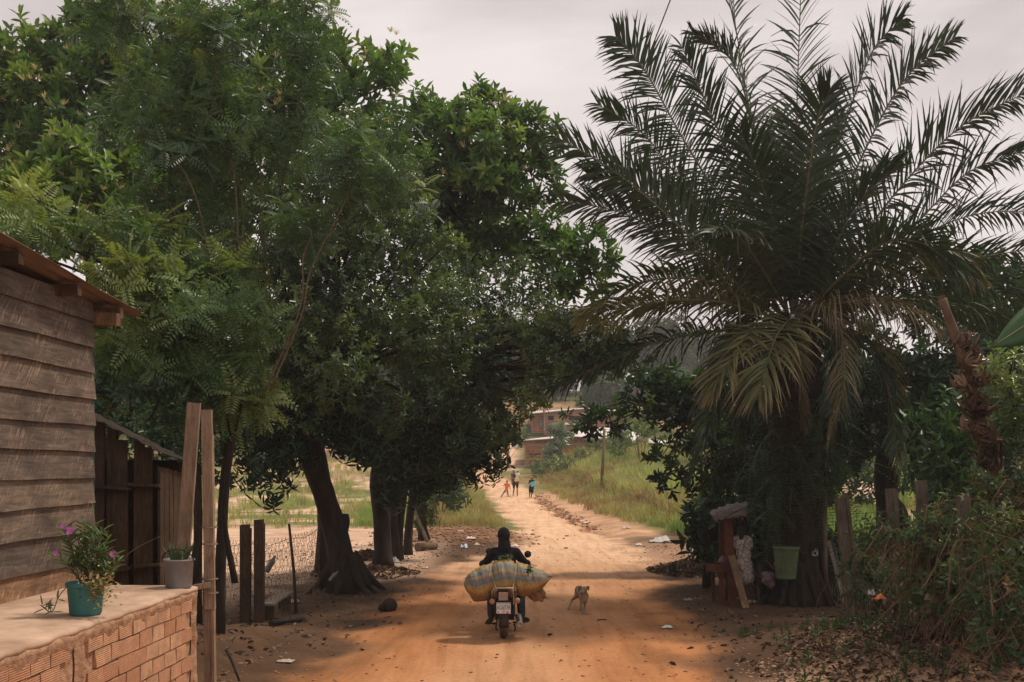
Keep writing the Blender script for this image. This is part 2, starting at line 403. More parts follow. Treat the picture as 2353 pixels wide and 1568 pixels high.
M['fern'] = leafmat('fern_leaf', [(.03, .055, .02), (.05, .10, .03), (.08, .14, .04)], .25)
M['grass'] = leafmat('grass_blade', [(.11, .20, .05), (.23, .35, .095), (.42, .43, .16), (.30, .21, .10), (.36, .25, .14)], .3, .7, .2, (1.2, 1.2, .7))
M['vine'] = leafmat('vine_leaf', [(.022, .05, .02), (.045, .085, .035), (.07, .12, .045), (.16, .12, .06), (.20, .11, .06)], .22, .5, .3)
M['dead'] = leafmat('dead_leaf', [(.05, .034, .024), (.11, .073, .05), (.19, .13, .09), (.33, .25, .18)], .1, .8, .15, (1, .8, .5))
M['banana'] = leafmat('banana_leaf', [(.02, .075, .02), (.04, .12, .025), (.08, .18, .04)], .3, .4, .4)
# ================================================================ GROUND
def ground_material(name):
    m, nt, b = nodes(name); v = coords(nt); base = attr_n(nt, 'albedo', 'Color')
    f1 = noise_n(nt, 1.1, 6, .62, v); f2 = noise_n(nt, 14, 5, .7, v); f3 = noise_n(nt, .35, 3, .5, v)
    c = mixc(nt, 1.0, base, ramp(nt, [(.32, (.72, .70, .68)), (.68, (1.18, 1.18, 1.2))], f1), 'MULTIPLY')
    c = mixc(nt, 1.0, c, ramp(nt, [(.3, (.70, .68, .66)), (.5, (1, 1, 1)), (.7, (1.14, 1.14, 1.14))], f2), 'MULTIPLY')
    c = mixc(nt, 1.0, c, ramp(nt, [(.35, (.85, .83, .82)), (.65, (1.1, 1.1, 1.1))], f3), 'MULTIPLY')
    # small dark grit and pale pebbles
    vo = nt.nodes.new('ShaderNodeTexVoronoi'); vo.inputs['Scale'].default_value = 9; nt.links.new(v, vo.inputs['Vector'])
    c = mixc(nt, ramp(nt, [(.03, (.75, .75, .75)), (.09, (0, 0, 0))], vo.outputs['Distance']), c, (.10, .06, .035))
    al = attr_n(nt, 'albedo', 'Alpha')
    tr_ = noise_n(nt, 2.4, 5, .6, coords(nt, (1.6, .16, 1)), .5); rc_ = mixc(nt, 1.0, base, ramp(nt, [(.34, (.74, .68, .62)), (.5, (1, 1, 1)), (.66, (1.13, 1.14, 1.16))], tr_), 'MULTIPLY')
    rc_ = mixc(nt, 1.0, rc_, ramp(nt, [(.3, (.86, .84, .82)), (.7, (1.07, 1.07, 1.07))], f2), 'MULTIPLY'); rc_ = mixc(nt, .35, rc_, c); c = mixc(nt, al, rc_, c)
    nt.links.new(c, b.inputs['Base Color']); b.inputs['Roughness'].default_value = .95; b.inputs['Specular IOR Level'].default_value = .12
    ad = nt.nodes.new('ShaderNodeMath'); ad.operation = 'ADD'; nt.links.new(f1, ad.inputs[0]); nt.links.new(f2, ad.inputs[1])
    bump(nt, b, ad.outputs[0], .45, .04); return m
M['dirt'] = ground_material('dirt')

def axis(*segs):
    out = [segs[0][0]]
    for a, b, st in segs:
        n = max(1, round((b - a) / st)); out += list(np.linspace(a, b, n + 1)[1:])
    return np.array(out)
gx = axis((-900, -120, 120), (-120, -32, 5), (-32, -9, .6), (-9, 9, .15), (9, 32, .6), (32, 120, 5), (120, 900, 120))
gy = axis((-60, -4, 8), (-4, 9, .6), (9, 28, .13), (28, 70, .35), (70, 130, 1.0), (130, 240, 4), (240, 1500, 90))
GX, GY = np.meshgrid(gx, gy); GZ = ground_z(GX.ravel(), GY.ravel()).reshape(GX.shape)
x = GX.ravel(); y = GY.ravel(); n1_ = fnoise(x, y, 2.2); n2_ = fnoise(x + 77, y, .8); n3_ = fnoise(x, y + 40, 5)
def lerp(a, b, t): return a + (b - a) * t[:, None]
col = np.tile(np.array([[.105, .062, .036]]), (len(x), 1))                                   # dark brown yard soil
field = np.clip(sstep(33, 40, y) + sstep(6.5, 8, x) * sstep(26, 30, y), 0, 1)
gcol = lerp(np.array([[.15, .17, .055]]), np.array([[.26, .19, .09]]), sstep(.4, .65, n1_)); gcol = lerp(gcol, np.array([[.07, .085, .03]]), sstep(100, 116, y)); col = col + (gcol - col) * field[:, None]
lsand = sstep(-3.5, -5.0, x + n2_ * 1.5) * sstep(20.0, 24.5, y + n1_ * 4) * sstep(43, 38, y + n1_ * 6)
lsand = np.maximum(lsand, sstep(-1.5, -3, x) * sstep(24, 28, y + n1_ * 5) * sstep(45, 40, y + n1_ * 5) * sstep(-24, -20, x))
lsand = np.maximum(lsand, sstep(.47, .56, n1_) * sstep(-4, -7, x) * sstep(40, 44, y) * sstep(85, 72, y))
col = lerp(col, np.array([[.60, .42, .29]]), lsand)
rsand = sstep(2.5, 3.5, x) * sstep(9, 6.5, x + n1_ * 2) * sstep(24, 27, y + n2_ * 2) * sstep(37, 31, y + n1_ * 3)
col = lerp(col, np.array([[.46, .29, .18]]), rsand * .8)
gravel = sstep(2.8, 3.6, x + n2_) * sstep(6.6, 5.4, x + n1_) * sstep(13.4, 12.2, y + n1_ * 1.5)
col = lerp(col, np.array([[.33, .205, .125]]), gravel)
berm = sstep(1.0, 1.5, x - np.interp(y, [36, 44, 52, 60, 66], [3.3, 2.85, 2.2, 1.7, 1.5]) + 1.2) * sstep(2.6, 1.6, x - np.interp(y, [36, 44, 52, 60, 66], [3.3, 2.85, 2.2, 1.7, 1.5])) * sstep(34, 37, y) * sstep(70, 64, y)
col = lerp(col, np.array([[.52, .32, .19]]), berm)
vill = sstep(80, 84, y) * sstep(1.5, .4, x + n1_ * .8) * sstep(112, 106, y) * sstep(-30, -20, x); col = lerp(col, np.array([[.68, .47, .32]]), vill)
hillc = sstep(112, 118, y) * sstep(142, 134, y) * sstep(-12, -4, x) * sstep(45, 30, x) * sstep(.35, .5, n3_); col = lerp(col, np.array([[.36, .23, .12]]), hillc)
px_ = 17.0 + (y - 47) * .19 + np.sin(y * .35) * .5; pw = sstep(1.3, .8, np.abs(x - px_) + (n2_ - .5) * .8) * sstep(36, 40, y) * sstep(66, 60, y)
col = lerp(col, np.array([[.60, .43, .31]]), pw)
rw = road_w(x, y)
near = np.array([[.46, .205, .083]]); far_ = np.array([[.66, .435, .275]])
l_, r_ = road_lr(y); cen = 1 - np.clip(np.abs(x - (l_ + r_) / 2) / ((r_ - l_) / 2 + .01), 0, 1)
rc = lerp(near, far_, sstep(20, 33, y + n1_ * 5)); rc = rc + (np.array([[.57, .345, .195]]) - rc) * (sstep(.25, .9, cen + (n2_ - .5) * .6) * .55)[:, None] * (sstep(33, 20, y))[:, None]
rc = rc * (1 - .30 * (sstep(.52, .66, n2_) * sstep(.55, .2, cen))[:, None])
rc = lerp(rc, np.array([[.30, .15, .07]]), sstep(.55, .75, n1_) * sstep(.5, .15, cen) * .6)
rut = np.exp(-((x - np.interp(y, [36, 44, 52, 60, 66], [3.3, 2.85, 2.2, 1.7, 1.5]) + .25 * np.sin(y * 1.3)) / .3) ** 2) * sstep(35, 40, y) * sstep(68, 60, y)
mud = sstep(.28, .6, np.exp(-(((x + 2.0) / 2.3) ** 2 + ((y - 36.0) / 3.9) ** 2)) + (n2_ - .5) * .5)
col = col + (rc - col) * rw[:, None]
col = lerp(col, np.array([[.33, .17, .08]]), np.clip(rut, 0, 1)); col = lerp(col, np.array([[.22, .12, .065]]), mud * .92)
alb = np.concatenate([np.clip(col, .01, .9), (1 - .999 * rw)[:, None]], 1)
ny, nx = GX.shape; I, J = np.meshgrid(np.arange(ny - 1), np.arange(nx - 1), indexing='ij'); I = I.ravel(); J = J.ravel()
q = np.stack([I * nx + J, I * nx + J + 1, (I + 1) * nx + J + 1, (I + 1) * nx + J], 1)
V = np.stack([x, y, GZ.ravel()], 1); fc = V[q].mean(1)
isroad = road_hard(fc[:, 0], fc[:, 1]) & (fc[:, 1] > -5)
ispath = (np.abs(fc[:, 0] - (17.0 + (fc[:, 1] - 47) * .19 + np.sin(fc[:, 1] * .35) * .5)) < 1.1) & (fc[:, 1] > 38) & (fc[:, 1] < 63)
ishill = (fc[:, 1] > 112)
def sub(name, sel, label):
    qq = q[sel]; u, inv = np.unique(qq, return_inverse=True)
    me = big_mesh(name, V[u], inv.reshape(qq.shape), {'albedo': alb[u]}, True); me.materials.append(M['dirt'])
    o = bpy.data.objects.new(name, me); link(o); o['kind'] = 'structure'; o['label'] = label; return o
sub('dirt_road', isroad, 'sandy orange dirt road running away up a slope')
sub('footpath', ispath & ~isroad, 'pale sandy footpath through the grass')
sub('hillside', ishill, 'earthy hillside beyond the brick houses')
sub('ground', ~(isroad | ispath | ishill), 'brown earth and grassy ground')

# ================================================================ GRASS AND LITTER
def zone_points(r, n, x0, x1, y0, y1, keep, power=1.0):
    xs = r.uniform(x0, x1, n); ys = y0 + (y1 - y0) * r.random(n) ** power; k = keep(xs, ys, r.random(n)); xs, ys = xs[k], ys[k]
    return xs, ys, ground_z(xs, ys)
def strew(name, label, cat, mat, tpls, pts, sc, tint, seed, kind='stuff', tilt=.15):
    r = np.random.default_rng(seed); xs, ys, zs = pts; n = len(xs)
    ax = np.stack([r.normal(0, tilt, n), r.normal(0, tilt, n), np.ones(n)], 1)
    me = scatter(tpls, np.stack([xs, ys, zs], 1), ax, sc if hasattr(sc, '__len__') else r.uniform(sc * .7, sc * 1.2, n), tint if hasattr(tint, '__len__') else np.full(n, tint), r, name)
    o = put(name, me, None, M[mat]); o['kind'] = kind
    if label: o['label'] = label
    return o
rr = random.Random(5); r = np.random.default_rng(21)
tg = [tuft(rr, 12, .75, .014, .45, .2) for _ in range(4)]; tgf = [tuft(rr, 9, 1.0, .028, .45, .3) for _ in range(4)]
def rightfield(xs, ys, u):
    l, rt = road_lr(ys); e = np.interp(ys, [26, 38, 46, 66, 80], [5.0, 2.3, 1.5, .7, .8])
    pathd = np.abs(xs - (17.0 + (ys - 47) * .19 + np.sin(ys * .35) * .5))
    return (xs > rt + e + (fnoise(xs, ys, 2) - .5) * 1.6) & (pathd > 1.3) & (xs < ys * .52 + 2) & ((ys > 30) | (xs > 6.5))
p = zone_points(r, 26000, 2, 45, 27, 86, rightfield, 1.25)
cxf = np.interp(p[1], [30, 45, 60, 80], [7, 6.5, 5.5, 4])
dry = sstep(.4, .75, fnoise(p[0], p[1], 3)) * .6 + .75 * sstep(cxf + 2.6, cxf - .5, p[0]) * sstep(36, 44, p[1]) * sstep(cxf - 4.2, cxf - 2.2, p[0])
ti = np.clip(.18 + dry * .55 + .20 * sstep(40, 60, p[1]) * (p[0] > cxf + 1), 0, 1)
hs = np.where(p[0] > cxf, 1.05, .6) * (.7 + .5 * fnoise(p[0], p[1], 2)) * sstep(25, 34, p[1] + (p[0] > 6.8) * 8)
strew('tall_grass', 'tall green and dry grass filling the field right of the road', 'grass', 'grass', tgf, p, hs, ti, 31)
def leftfield(xs, ys, u):
    l, rt = road_lr(ys); s = (xs < -3.5) & (ys > 36 + fnoise(xs, ys, 2) * 6 + sstep(-9, -5, xs) * 1)
    bare = fnoise(xs, ys, 2.2) > .53
    return s & (xs < l - .4) & ~(bare & (ys < 76)) & (xs > -ys * .52 - 2) & ((ys < 84) | (xs < -14))
p = zone_points(r, 10500, -60, 0, 34, 125, leftfield, 1.2)
ti = np.clip(.25 + .5 * fnoise(p[0], p[1], 3) + .45 * sstep(-6, -3, p[0]) * (p[1] > 38), 0, 1)
strew('short_grass', 'patchy green grass beyond the sandy yard on the left', 'grass', 'grass', tgf, p, .5 * (.6 + fnoise(p[0], p[1], 2)), ti, 32)
def leftverge(xs, ys, u):
    l, rt = road_lr(ys); return (xs < l - .15 - fnoise(xs, ys, 1.5) * .9) & (xs > l - 6.5) & (ys > 38 + 3 * fnoise(xs, ys, 1))
p = zone_points(r, 5200, -12, 1, 37, 72, leftverge)
strew('dry_verge_grass', 'dry straw coloured grass on the left verge of the road', 'grass', 'grass', tg, p, .75, np.clip(.45 + .4 * fnoise(p[0], p[1], 1.5) - .4 * (p[0] < -4), 0, 1), 33)
def backyard(xs, ys, u): return (xs > 5.5 + 1.5 * fnoise(xs, ys, 2)) & (ys > 19.5)
p = zone_points(r, 5200, 5, 18, 19, 36, backyard)
strew('undergrowth_grass', 'rough green grass behind the palm and the vine fence', 'grass', 'grass', tg, p, .65, .15 + .3 * r.random(len(p[0])), 34)
# low weeds bottom right, litter leaves
tw = [rosette(rr, 9, .10, .026, (15, 75), .08) for _ in range(3)]
def weeds(xs, ys, u): return (xs > 2.5 + fnoise(xs, ys, 1) * 1.6) & (u < sstep(2.5, 5.2, xs) * .8 + .08)
p = zone_points(r, 1100, 2.2, 8, 10.4, 15.5, weeds)
strew('low_weeds', 'small green weeds sprouting from the leaf litter at bottom right', 'weeds', 'vine', tw, p, .85, .3 * r.random(len(p[0])) + .15, 35)
def lf(rnd):
    t = Tpl(); t.add(leaf((-.05, 0, 0), (1, 0, .12), (0, 0, 1), .12 * rnd.uniform(.7, 1.2), .055, rnd.uniform(.1, .6), rnd.uniform(-.3, .5))); return t.get()
tl = [lf(rr) for _ in range(5)]
tl2 = tl
def litter(xs, ys, u):
    l, rt = road_lr(ys); off = np.maximum(l - xs, xs - rt); a = sstep(-.5, 1.0, off + (fnoise(xs, ys, 1.2) - .5) * 1.6)
    return (u < a * (.25 + .75 * sstep(.35, .6, fnoise(xs, ys, 1.0)))) & (ys < 40)
p = zone_points(r, 8000, -8, 8, 10.5, 33, litter)
strew('leaf_litter', 'fallen brown leaves scattered along both sides of the road', 'leaf litter', 'dead', tl, p, np.where(p[1] < 17, 1.0, .65) * r.uniform(.7, 1.2, len(p[0])), np.clip(r.beta(1.6, 2.6, len(p[0])), 0, 1), 36, tilt=.45)
def heap(name, label, cx, cy, rx, ry, n, h, seed, sc=1.0):
    q_ = np.random.default_rng(seed); a = q_.uniform(0, 2 * pi, n); d = q_.random(n) ** .6; xs = cx + rx * d * np.cos(a); ys = cy + ry * d * np.sin(a)
    zs = ground_z(xs, ys) + h * (1 - d ** 1.5) * q_.random(n); strew(name, label, 'leaf litter', 'dead', tl, (xs, ys, zs), sc, np.clip(q_.beta(1.5, 2.2, n), 0, 1), seed, tilt=.7)
heap('leaf_heap', 'heap of dry leaves left of the road beside the mud patch', -3.9, 27.5, .9, .7, 500, .22, 41, 1.2)
heap('leaf_heap', 'brown leaf heaps under the dark tree right of the road', 5.0, 25.0, 1.7, 1.9, 1500, .28, 42, 1.15)
heap('leaf_heap', 'dead leaves banked against the roots of the tree trunks', -3.5, 24.3, 1.3, 1.3, 800, .18, 43, 1.1)
heap('leaf_heap', 'dead leaves piled under the fence vines at lower right', 4.7, 12.2, 1.5, 2.4, 2600, .14, 44, .7)
mb = MB(); rp = random.Random(19)
for i in range(800):
    y0 = 11 + 22 * rp.random() ** 1.6; l0, r0_ = [float(v) for v in road_lr(y0)]; f = rp.random(); f = f ** 2 * .5 if rp.random() < .5 else 1 - f ** 2 * .5; x0 = l0 - .9 + (r0_ - l0 + 1.8) * f; s0 = rp.uniform(.008, .026)
    mb.ball(G(x0, y0, s0 * .2), (s0 * rp.uniform(.8, 1.6), s0, s0 * .5), 5, rot=Matrix.Rotation(rp.uniform(0, 3), 3, 'Z'))
M['clod'] = simple('earth_clod', (.16, .085, .045), (.36, .2, .11), 3, .95)
tag(mb.build('road_grit', M['clod']), 'small clods and stones scattered along the dirt road', 'stones', kind='stuff')
mb = MB()
for i in range(700):
    x0 = -1.9 + rp.gauss(0, 1.3); y0 = 36 + rp.gauss(0, 2.0); s0 = rp.uniform(.02, .07); mb.ball(G(x0, y0, s0 * .2), (s0 * rp.uniform(.8, 1.6), s0, s0 * .7), 6, rot=Matrix.Rotation(rp.uniform(0, 3), 3, 'Z'))
for i in range(500):
    y0 = rp.uniform(40, 66); cx_ = float(np.interp(y0, [36, 44, 52, 60, 66], [3.3, 2.85, 2.2, 1.7, 1.5])) + .2 + rp.gauss(0, .22); s0 = rp.uniform(.02, .065); mb.ball(G(cx_, y0, s0 * .2), (s0 * rp.uniform(.8, 1.6), s0, s0 * .7), 6)
M['mud'] = simple('mud_lump', (.20, .105, .055), (.38, .22, .13), 3, .95)
tag(mb.build('mud_lumps', M['mud']), 'churned lumps of brown mud beside the far road', 'mud', kind='stuff')
# pebbles and lumps of earth at lower right
mb = MB(); rp = random.Random(9)
for i in range(1500):
    x0 = rp.uniform(2.9, 5.6); y0 = rp.uniform(10.4, 13.4); s0 = rp.uniform(.008, .022) * (1.7 if rp.random() < .06 else 1)
    mb.ball(G(x0, y0, s0 * .2), (s0 * rp.uniform(.8, 1.5), s0, s0 * .55), 6, rot=Matrix.Rotation(rp.uniform(0, 3), 3, 'Z'))
M['pebble'] = simple('pebble', (.22, .14, .09), (.42, .28, .18), 3, .9)
tag(mb.build('pebbles', M['pebble']), 'small pale stones and clods among dead leaves at bottom right', 'pebbles', kind='stuff')

# ================================================================ TREES
def pin(poly, x, y):
    c = False; n = len(poly); j = n - 1
    for i in range(n):
        xi, yi = poly[i]; xj, yj = poly[j]
        if (yi > y) != (yj > y) and x < (xj - xi) * (y - yi) / (yj - yi) + xi: c = not c
        j = i
    return c
def pdist(poly, x, y):
    best = 1e9; n = len(poly)
    for i in range(n):
        ax, ay = poly[i]; bx, by = poly[(i + 1) % n]; dx, dy = bx - ax, by - ay; t = max(0, min(1, ((x - ax) * dx + (y - ay) * dy) / (dx * dx + dy * dy + 1e-9)))
        best = min(best, math.hypot(x - ax - t * dx, y - ay - t * dy))
    return best
def blobs(poly, d0, thick, rpx, n, seed):
    """fill a crown's outline with leafy boughs at real distances: list of (centre, radius)"""
    rd = random.Random(seed); xs = [p[0] for p in poly]; ys = [p[1] for p in poly]; out = []; tries = 0
    while len(out) < n and tries < n * 60:
        tries += 1; x = rd.uniform(min(xs), max(xs)); y = rd.uniform(min(ys), max(ys))
        if not pin(poly, x, y): continue
        e = pdist(poly, x, y); rad = rpx * rd.uniform(.6, 1.15)
        if e < rad * .62: rad = max(rpx * .38, e * 1.25)
        if e < rad * .6: continue
        d = d0 + thick * min(1, e / (2.2 * rpx)) * rd.uniform(-1, 1); c = P(x, y, d); rw_ = rad * d / F
        if any((c - c2).length < .55 * (rw_ + r2) * .95 for c2, r2 in out): continue
        out.append((c, rw_))
    return out
def bough_leaves(bl, dens, seed, tpls, s=(.8, 1.2), up=.6, tint=(.15, .75), name='crown', shell=(.72, 1.1), squash=.85, topt=.35):
    r = np.random.default_rng(seed); C = np.array([tuple(c) for c, _ in bl]); R = np.array([a for _, a in bl]); Ps = []; As = []; Bi = []
    for i in range(len(C)):
        n = int(dens * R[i] ** 2) + 3; d = norm(r.normal(size=(n, 3))); keep = ~((d[:, 1] > .45) & (r.random(n) < .45)); d = d[keep]; n = len(d)
        k = r.uniform(shell[0], shell[1], n); k = np.where(r.random(n) < .22, r.uniform(.3, .75, n), k)
        lump = 1 + .18 * np.sin(d[:, 0] * 5 + i) * np.sin(d[:, 2] * 4 + i * 2)
        p = C[i] + d * (k * lump)[:, None] * R[i] * np.array([1, 1, squash])
        Ps.append(p); As.append(d * .75 + np.array([0, 0, up]) + r.normal(0, .3, (n, 3))); Bi.append(np.full(n, i))
    Pn = np.concatenate(Ps); An = norm(np.concatenate(As)); B = np.concatenate(Bi)
    ok = np.ones(len(Pn), bool)
    for i in range(len(C)):
        dd = np.linalg.norm((Pn - C[i]) / np.array([1, 1, squash]), axis=1); ok &= ~((dd < R[i] * .62) & (B != i) & (r.random(len(Pn)) < .8))
    ok &= Pn[:, 2] > .5
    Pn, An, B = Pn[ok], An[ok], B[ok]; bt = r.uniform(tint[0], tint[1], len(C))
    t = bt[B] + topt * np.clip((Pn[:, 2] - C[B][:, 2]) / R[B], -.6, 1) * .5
    # leaf tint rises with height inside each bough: paler top, darker bottom
    return scatter(tpls, Pn, An, r.uniform(s[0], s[1], len(Pn)), np.clip(t, 0, 1), r, name)
def limbs(mb, start, bl, r0, seed, every=1, fork=.45):
    rd = random.Random(seed); start = Vector(start)
    for i, (c, rad) in enumerate(bl):
        if i % every: continue
        mid = start.lerp(c, fork) + Vector((rd.uniform(-.3, .3), rd.uniform(-.3, .3), rd.uniform(-.1, .5)))
        mb.tube(catmull([start, mid, c], 8), list(np.linspace(r0 * rd.uniform(.5, 1), .012, 9)), 6)
def trunk(mb, pts, rad, seed=1, n=14, steps=14, wob=.06, flare=1.32):
    random.seed(seed); pp = catmull(pts, steps); rs = list(np.interp(np.linspace(0, 1, steps + 1), np.linspace(0, 1, len(rad)), rad)); rs[0] *= flare; rs[1] *= 1 + (flare - 1) * .35
    mb.tube(pp, rs, n, wob=wob)
rr = random.Random(17)
T_broad = [rosette(rr, 10, .25, .105, (25, 88), .22) for _ in range(6)]
T_droop = [rosette(rr, 9, .21, .062, (60, 150), .16, droop=.35) for _ in range(5)]
T_small = [rosette(rr, 10, .105, .05, (30, 95), .16, droop=.25) for _ in range(6)]
T_pin = [pin_cluster(rr, 7, .36, 7, .088, .036) for _ in range(5)]
T_spk = [spike_tpl(rr, 8, .17) for _ in range(4)]
def tree(name, label, cat, base, trunk_pts, trunk_r, crown, r0=.09, seed=1, group=None, bark='bark', fork_at=None, every=2, extra=None):
    t = thing(name, label, cat, base, group); mb = MB(); trunk(mb, trunk_pts, trunk_r, seed)
    allb = [b for c in crown for b in c[0]]; limbs(mb, fork_at or trunk_pts[-1], [b for c in crown for b in c[0] if c[3].get('part') != 'plume' and c[3].get('part') != 'flower_spikes' and c[3].get('part') != 'creeper'], r0, seed, every)
    if extra: extra(mb)
    mb.build('trunk', M[bark], t)
    for i, (bl, mat, tp, kw) in enumerate(crown):
        nm = kw.pop('part', 'crown'); put(nm, bough_leaves(bl, seed=seed * 7 + i, tpls=tp, name=nm, **kw), t, M[mat])
    return t
def spikes_on(bl, dens, seed): return (bl, 'spike', T_spk, dict(dens=dens, part='flower_spikes', up=1.0, tint=(.2, .9), shell=(.95, 1.12), s=(.8, 1.3)))

# --- tall broad-leaved tree at the back left
poly = [(-60, 30), (40, 70), (130, 20), (200, -40), (420, -30), (470, 40), (560, -30), (700, -20), (760, 100), (900, 90), (940, 175), (880, 250), (800, 300), (700, 420), (560, 520), (420, 620), (240, 640), (60, 600), (-60, 420)]
bl = blobs(poly, 22.5, 1.8, 78, 110, 1)
b0 = GP(748, 24.5); tree('broadleaf_tree', 'tall broad-leaved tree with cream flower spikes filling the upper left', 'tree', b0,
    [b0, b0 + Vector((-.1, 0, 2.5)), b0 + Vector((-.9, 0, 5)), P(480, 420, 23.5)], [.2, .18, .16, .12],
    [(bl, 'broad', T_broad, dict(dens=66, tint=(.25, .75))), spikes_on(bl, 16, 3)], .09, 2)
poly = [(30, 400), (150, 290), (260, 300), (330, 380), (360, 470), (300, 560), (200, 600), (80, 560), (20, 480)]
bl = blobs(poly, 18.5, .9, 66, 18, 2); b0 = GP(250, 18.8)
tree('broadleaf_tree', 'bright green broad-leaved tree crown rising just behind the wooden house', 'tree', b0, [b0, b0 + Vector((0, 0, 3)), P(200, 560, 18.6)], [.16, .13, .09],
    [(bl, 'broad', T_broad, dict(dens=90, tint=(.5, .95))), spikes_on(bl, 10, 4)], .05, 3)
# --- right lobe, broad leaves, sky behind
poly = [(880, 240), (960, 215), (1010, 240), (1060, 230), (1120, 180), (1180, 230), (1215, 250), (1265, 290), (1285, 370), (1280, 460), (1250, 480), (1190, 520), (1220, 600), (1100, 650), (960, 600), (880, 480), (840, 340)]
bl = blobs(poly, 24.5, 1.6, 66, 56, 5)
poly2 = [(1180, 500), (1290, 490), (1390, 535), (1430, 600), (1410, 650), (1330, 690), (1270, 690), (1180, 650)]
bl2 = blobs(poly2, 24, 1.0, 56, 14, 6); b0 = GP(905, 27)
tree('broadleaf_tree', 'broad-leaved tree whose leafy dome stands against the sky left of the palm', 'tree', b0, [b0, b0 + Vector((-.05, 0, 2)), b0 + Vector((.3, -.5, 4.5)), P(1050, 560, 25)], [.17, .15, .13, .1],
    [(bl + bl2, 'broad', T_broad, dict(dens=72, tint=(.2, .75))), spikes_on(bl, 11, 5)], .08, 4)
# --- the leaning dark trunk and its dark small-leaved crown
b0 = GP(792, 20.9); poly = [(420, 560), (560, 400), (680, 290), (860, 250), (950, 380), (980, 500), (1060, 560), (1100, 680), (1080, 860), (1000, 960), (880, 1000), (700, 1010), (560, 980), (440, 960), (400, 800)]
bl = blobs(poly, 19.5, 2.0, 86, 100, 8)
low = blobs([(540, 960), (760, 940), (900, 980), (900, 1080), (820, 1060), (760, 1030), (690, 1060), (660, 1150), (600, 1170), (560, 1090)], 19.6, 1.0, 46, 22, 9)
mid = blobs([(380, 950), (1080, 940), (1110, 1040), (1000, 1090), (860, 1090), (760, 1030), (690, 1060), (640, 1110), (560, 1080), (480, 1040), (380, 1040)], 20.5, 1.0, 52, 40, 91)
def roots(mb):
    for a, l in ((-.2, .7), (.5, .9), (1.2, .6), (2.6, .7), (3.6, .8), (4.6, .7), (5.5, .8)):
        e = b0 + Vector((cos(a) * l, sin(a) * l, 0)); e.z = gz(e.x, e.y) - .03
        mb.tube(catmull([b0 + Vector((cos(a) * .15, sin(a) * .15, .75)), b0 + Vector((cos(a) * l * .55, sin(a) * l * .5, .3)), e], 6), [.13, .12, .11, .09, .07, .05, .03], 7, wob=.15)
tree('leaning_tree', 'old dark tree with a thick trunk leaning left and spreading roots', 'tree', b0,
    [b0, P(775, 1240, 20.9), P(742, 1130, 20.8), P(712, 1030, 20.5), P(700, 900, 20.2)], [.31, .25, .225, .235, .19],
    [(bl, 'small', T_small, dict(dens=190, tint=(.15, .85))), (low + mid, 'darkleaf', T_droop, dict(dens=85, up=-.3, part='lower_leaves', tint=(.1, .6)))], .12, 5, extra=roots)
# --- middle trees further along the road
poly = [(960, 520), (1080, 600), (1240, 620), (1300, 700), (1290, 860), (1230, 900), (1210, 980), (1150, 1060), (1060, 1080), (980, 1000), (900, 900), (880, 700)]
bl = blobs(poly, 22, 1.6, 78, 52, 11); low = blobs([(850, 960), (1000, 960), (1180, 950), (1180, 1050), (1140, 1110), (1050, 1110), (990, 1140), (930, 1170), (860, 1150)], 23, 1.5, 46, 44, 12)
arm = blobs([(1180, 720), (1300, 715), (1400, 740), (1475, 790), (1470, 835), (1400, 850), (1290, 850), (1190, 860)], 19.5, .8, 44, 22, 13) + [(P(a_, b_, 19.2 + c_), .32) for a_, b_, c_ in ((1440, 790, 0), (1405, 815, .2), (1455, 825, .1), (1350, 770, 0), (1380, 840, .3), (1425, 845, .1), (1320, 800, .3), (1290, 850, .2), (1340, 850, .1), (1260, 880, .6), (1230, 920, .8), (1300, 770, .5), (1250, 820, .6), (1380, 790, .3), (1360, 820, .5), (1410, 770, .4))]
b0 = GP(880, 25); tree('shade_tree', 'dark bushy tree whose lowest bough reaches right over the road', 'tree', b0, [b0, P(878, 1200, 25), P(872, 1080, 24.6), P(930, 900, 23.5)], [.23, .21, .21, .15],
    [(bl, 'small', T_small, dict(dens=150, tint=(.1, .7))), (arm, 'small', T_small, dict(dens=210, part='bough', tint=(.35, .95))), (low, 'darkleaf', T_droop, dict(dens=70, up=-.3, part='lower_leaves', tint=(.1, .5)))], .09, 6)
for k, (px, d, h, rad, lb, seed) in enumerate([(912, 27.3, 1080, .15, 'slim dark trunk standing right behind the bushy tree', 7), (936, 28.5, 1075, .13, 'thinner forked dark trunk, middle one of the roadside row', 8)]):
    b0 = GP(px, d); bl = blobs([(px - 60, 930), (px + 120, 930), (px + 150, 1040), (px + 110, 1110), (px - 40, 1120)], d - .8, .8, 42, 16, 40 + k)
    tree('roadside_tree', lb, 'tree', b0, [b0, P(px + 6, 1190, d), P(px + 22, h, d - .2), P(px + 40, 980, d - .6)], [rad, rad * .85, rad * .9, rad * .5], [(bl, 'darkleaf', T_droop, dict(dens=60, up=-.2, tint=(.1, .5)))], .05, seed)
b0 = GP(975, 33); bl = blobs([(925, 960), (1060, 960), (1140, 1040), (1120, 1100), (1040, 1130), (950, 1140)], 31.5, 1.0, 42, 20, 50)
vb = [(P(972 + rr.uniform(-8, 8), yy, 33 + rr.uniform(-.2, .1)), .3) for yy in range(1110, 1275, 13)]
tree('ivy_clad_tree', 'trunk wrapped in leafy creeper at the far end of the tree row', 'tree', b0, [b0, P(968, 1190, 33), P(975, 1100, 33), P(985, 1010, 32.5)], [.17, .15, .15, .1],
    [(bl, 'darkleaf', T_droop, dict(dens=55, up=-.1, tint=(.2, .7))), (vb, 'vine', T_small, dict(dens=200, part='creeper', tint=(.2, .6)))], .05, 9)

